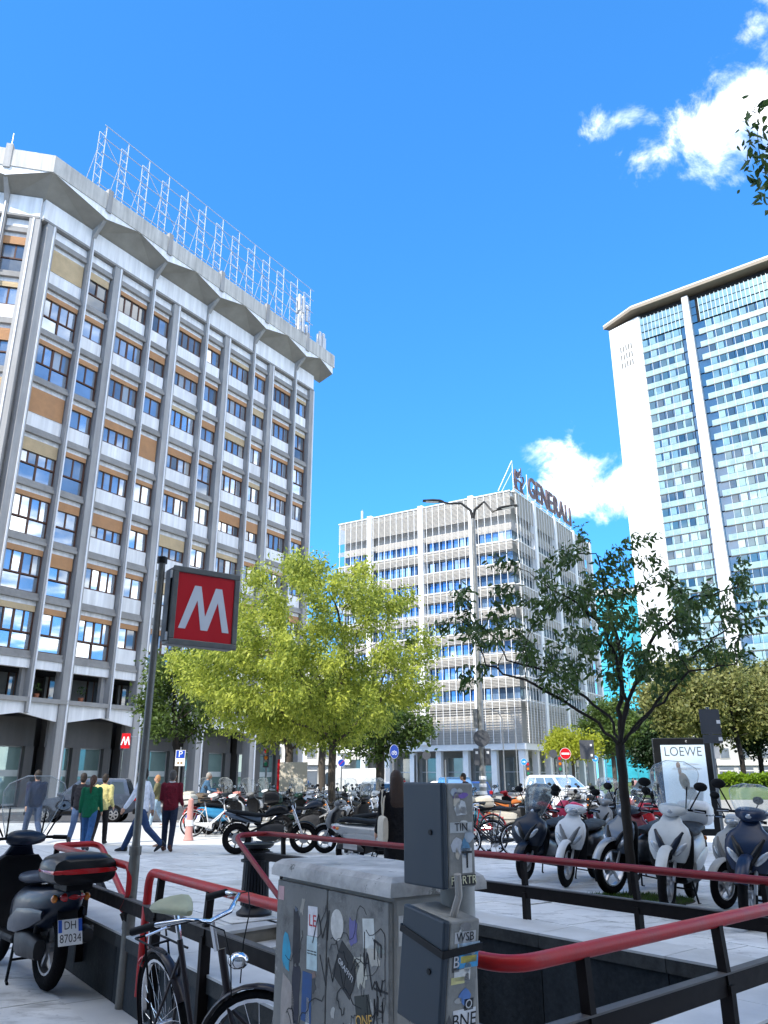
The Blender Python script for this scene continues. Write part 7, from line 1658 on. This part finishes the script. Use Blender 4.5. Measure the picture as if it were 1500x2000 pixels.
# slender poles and a smaller street lamp across the junction
for px, Y, top, lab in ((811, 33, 1470, 'thin dark pole behind the woman with long hair'), (985, 60, 1400, 'slim pale street lamp in front of the louvred arcade'), (1010, 70, 1405, 'curved arm street lamp near the louvred corner'), (1055, 66, 1440, 'white pole beside the louvred corner'), (870, 45, 1480, 'thin pale pole near the blue suv')):
    z = zat(px, top, Y); o = thing('slim_pole', lab, 'pole', loc=base(px, 1500, Y, -.1)); MB().lathe([(.06, 0), (.04, z)], 8).build('tube', SPOLE if px != 811 else SBACK, o, smooth=50)
    if 'lamp' in lab: MB().tube([(0, 0, z), (-.3, 0, z+.5), (-.9, 0, z+.65)], .04, 6).build('arm', SPOLE, o, smooth=50); MB().sx([(-1.4, z+.66, .1, .03), (-.9, z+.67, .12, .05)], 8, .8).build('lamp_head', SPOLE, o, smooth=50)
# advertising panel
AY = 19.6; pc_ = at(1338, 1520, AY)
ad = thing('advertising_panel', 'tall black framed advertising panel with a pale sky blue poster behind the scooters', 'billboard', loc=(pc_.x, AY, 0), rz=R(-9))
FRM = mat('panel frame', (.012, .013, .014), .35, .3, .1, 6); zt_ = 2.46
MB().box(-.66, .66, -.09, .09, .3, zt_).build('cabinet', FRM, ad, bevel=.02); MB().box(-.3, .3, -.07, .07, 0, .3).build('foot', FRM, ad)
PST = mat('poster sky', (.52, .62, .74), .4, 0, .1, 1.2, emit=((.52, .64, .8), .22))
po = MB().box(-.5, .5, -.094, -.0905, .45, zt_-.16).build('poster', PST, ad)
text_obj('poster_text', 'LOEWE', .30, mat('poster ink', (.08, .09, .1), .5, 0, 0), po, mw=FRONT(0, -.0948, zt_-.32), depth=.0003, sx=.86)
def blob(cx, cz, rx, rz_, col, nm='poster_shape', rot=0.): MB().prism([(rx*math.cos(a*.3927), rz_*math.sin(a*.3927)) for a in range(16)], 0, .0003, FRONT(cx, -.0943, cz) @ RZ(rot)).build(nm, mat('poster %.2f %.2f' % col[:2], col, .5, 0, .15, 20), po)
blob(-.14, zt_-.62, .05, .08, (.25, .16, .12)); blob(-.12, zt_-.75, .04, .1, (.45, .33, .27)); blob(-.04, zt_-.98, .11, .2, (.4, .34, .27), rot=.25); blob(-.02, zt_-1.02, .07, .1, (.3, .25, .18)); blob(.1, zt_-1.13, .22, .02, (.55, .45, .38)); blob(.1, zt_-1.3, .13, .2, (.6, .62, .62)); blob(.28, zt_-1.35, .06, .25, (.66, .72, .78), rot=-.2)
blob(.15, zt_-.6, .2, .02, (.62, .68, .76)); blob(.05, zt_-.7, .35, .03, (.6, .67, .76))
MB().box(-.5, .5, -.098, -.0951, .45, zt_-.16).build('cover_glass', clear_mat('panel glass', (.97, .98, .98), .02), ad)
text_obj('maker_mark', 'C', .06, SWH, ad, mw=FRONT(.1, -.0905, zt_-.08), depth=.0005)
# construction-style hoarding and planters by the kerb
hb_ = thing('orange_barrier', 'pale pink barrier post at the end of the sunny row of two-wheelers', 'barrier', loc=base(368, 1635, 22.5)); 
MB().sz([(0, 0, .14, .14), (.12, 0, .1, .1), (1.0, 0, .07, .07), (1.05, 0, .02, .02)], 12, .8).build('post', mat('faded pink', (.5, .25, .22), .6), hb_, smooth=40)
MB().lathe([(.11, .35), (.10, .5)], 12).build('white_band', SWH, hb_)
rp_ = thing('notice_board', 'pale notice board with red edge in the sunlit rows', 'sign', loc=base(572, 1545, 30))
MB().box(-.5, .5, -.03, .03, 1.1, 2.1).build('board', mat('board cream', (.55, .5, .42), .6), rp_); MB().box(-.58, -.505, -.04, .04, 1.0, 2.2).build('red_edge', SRED, rp_); MB().tube([(0, .05, 0), (0, .05, 1.2)], .04, 8).build('post', SPOLE, rp_)
bpy.data.scenes.remove(SCRATCH)
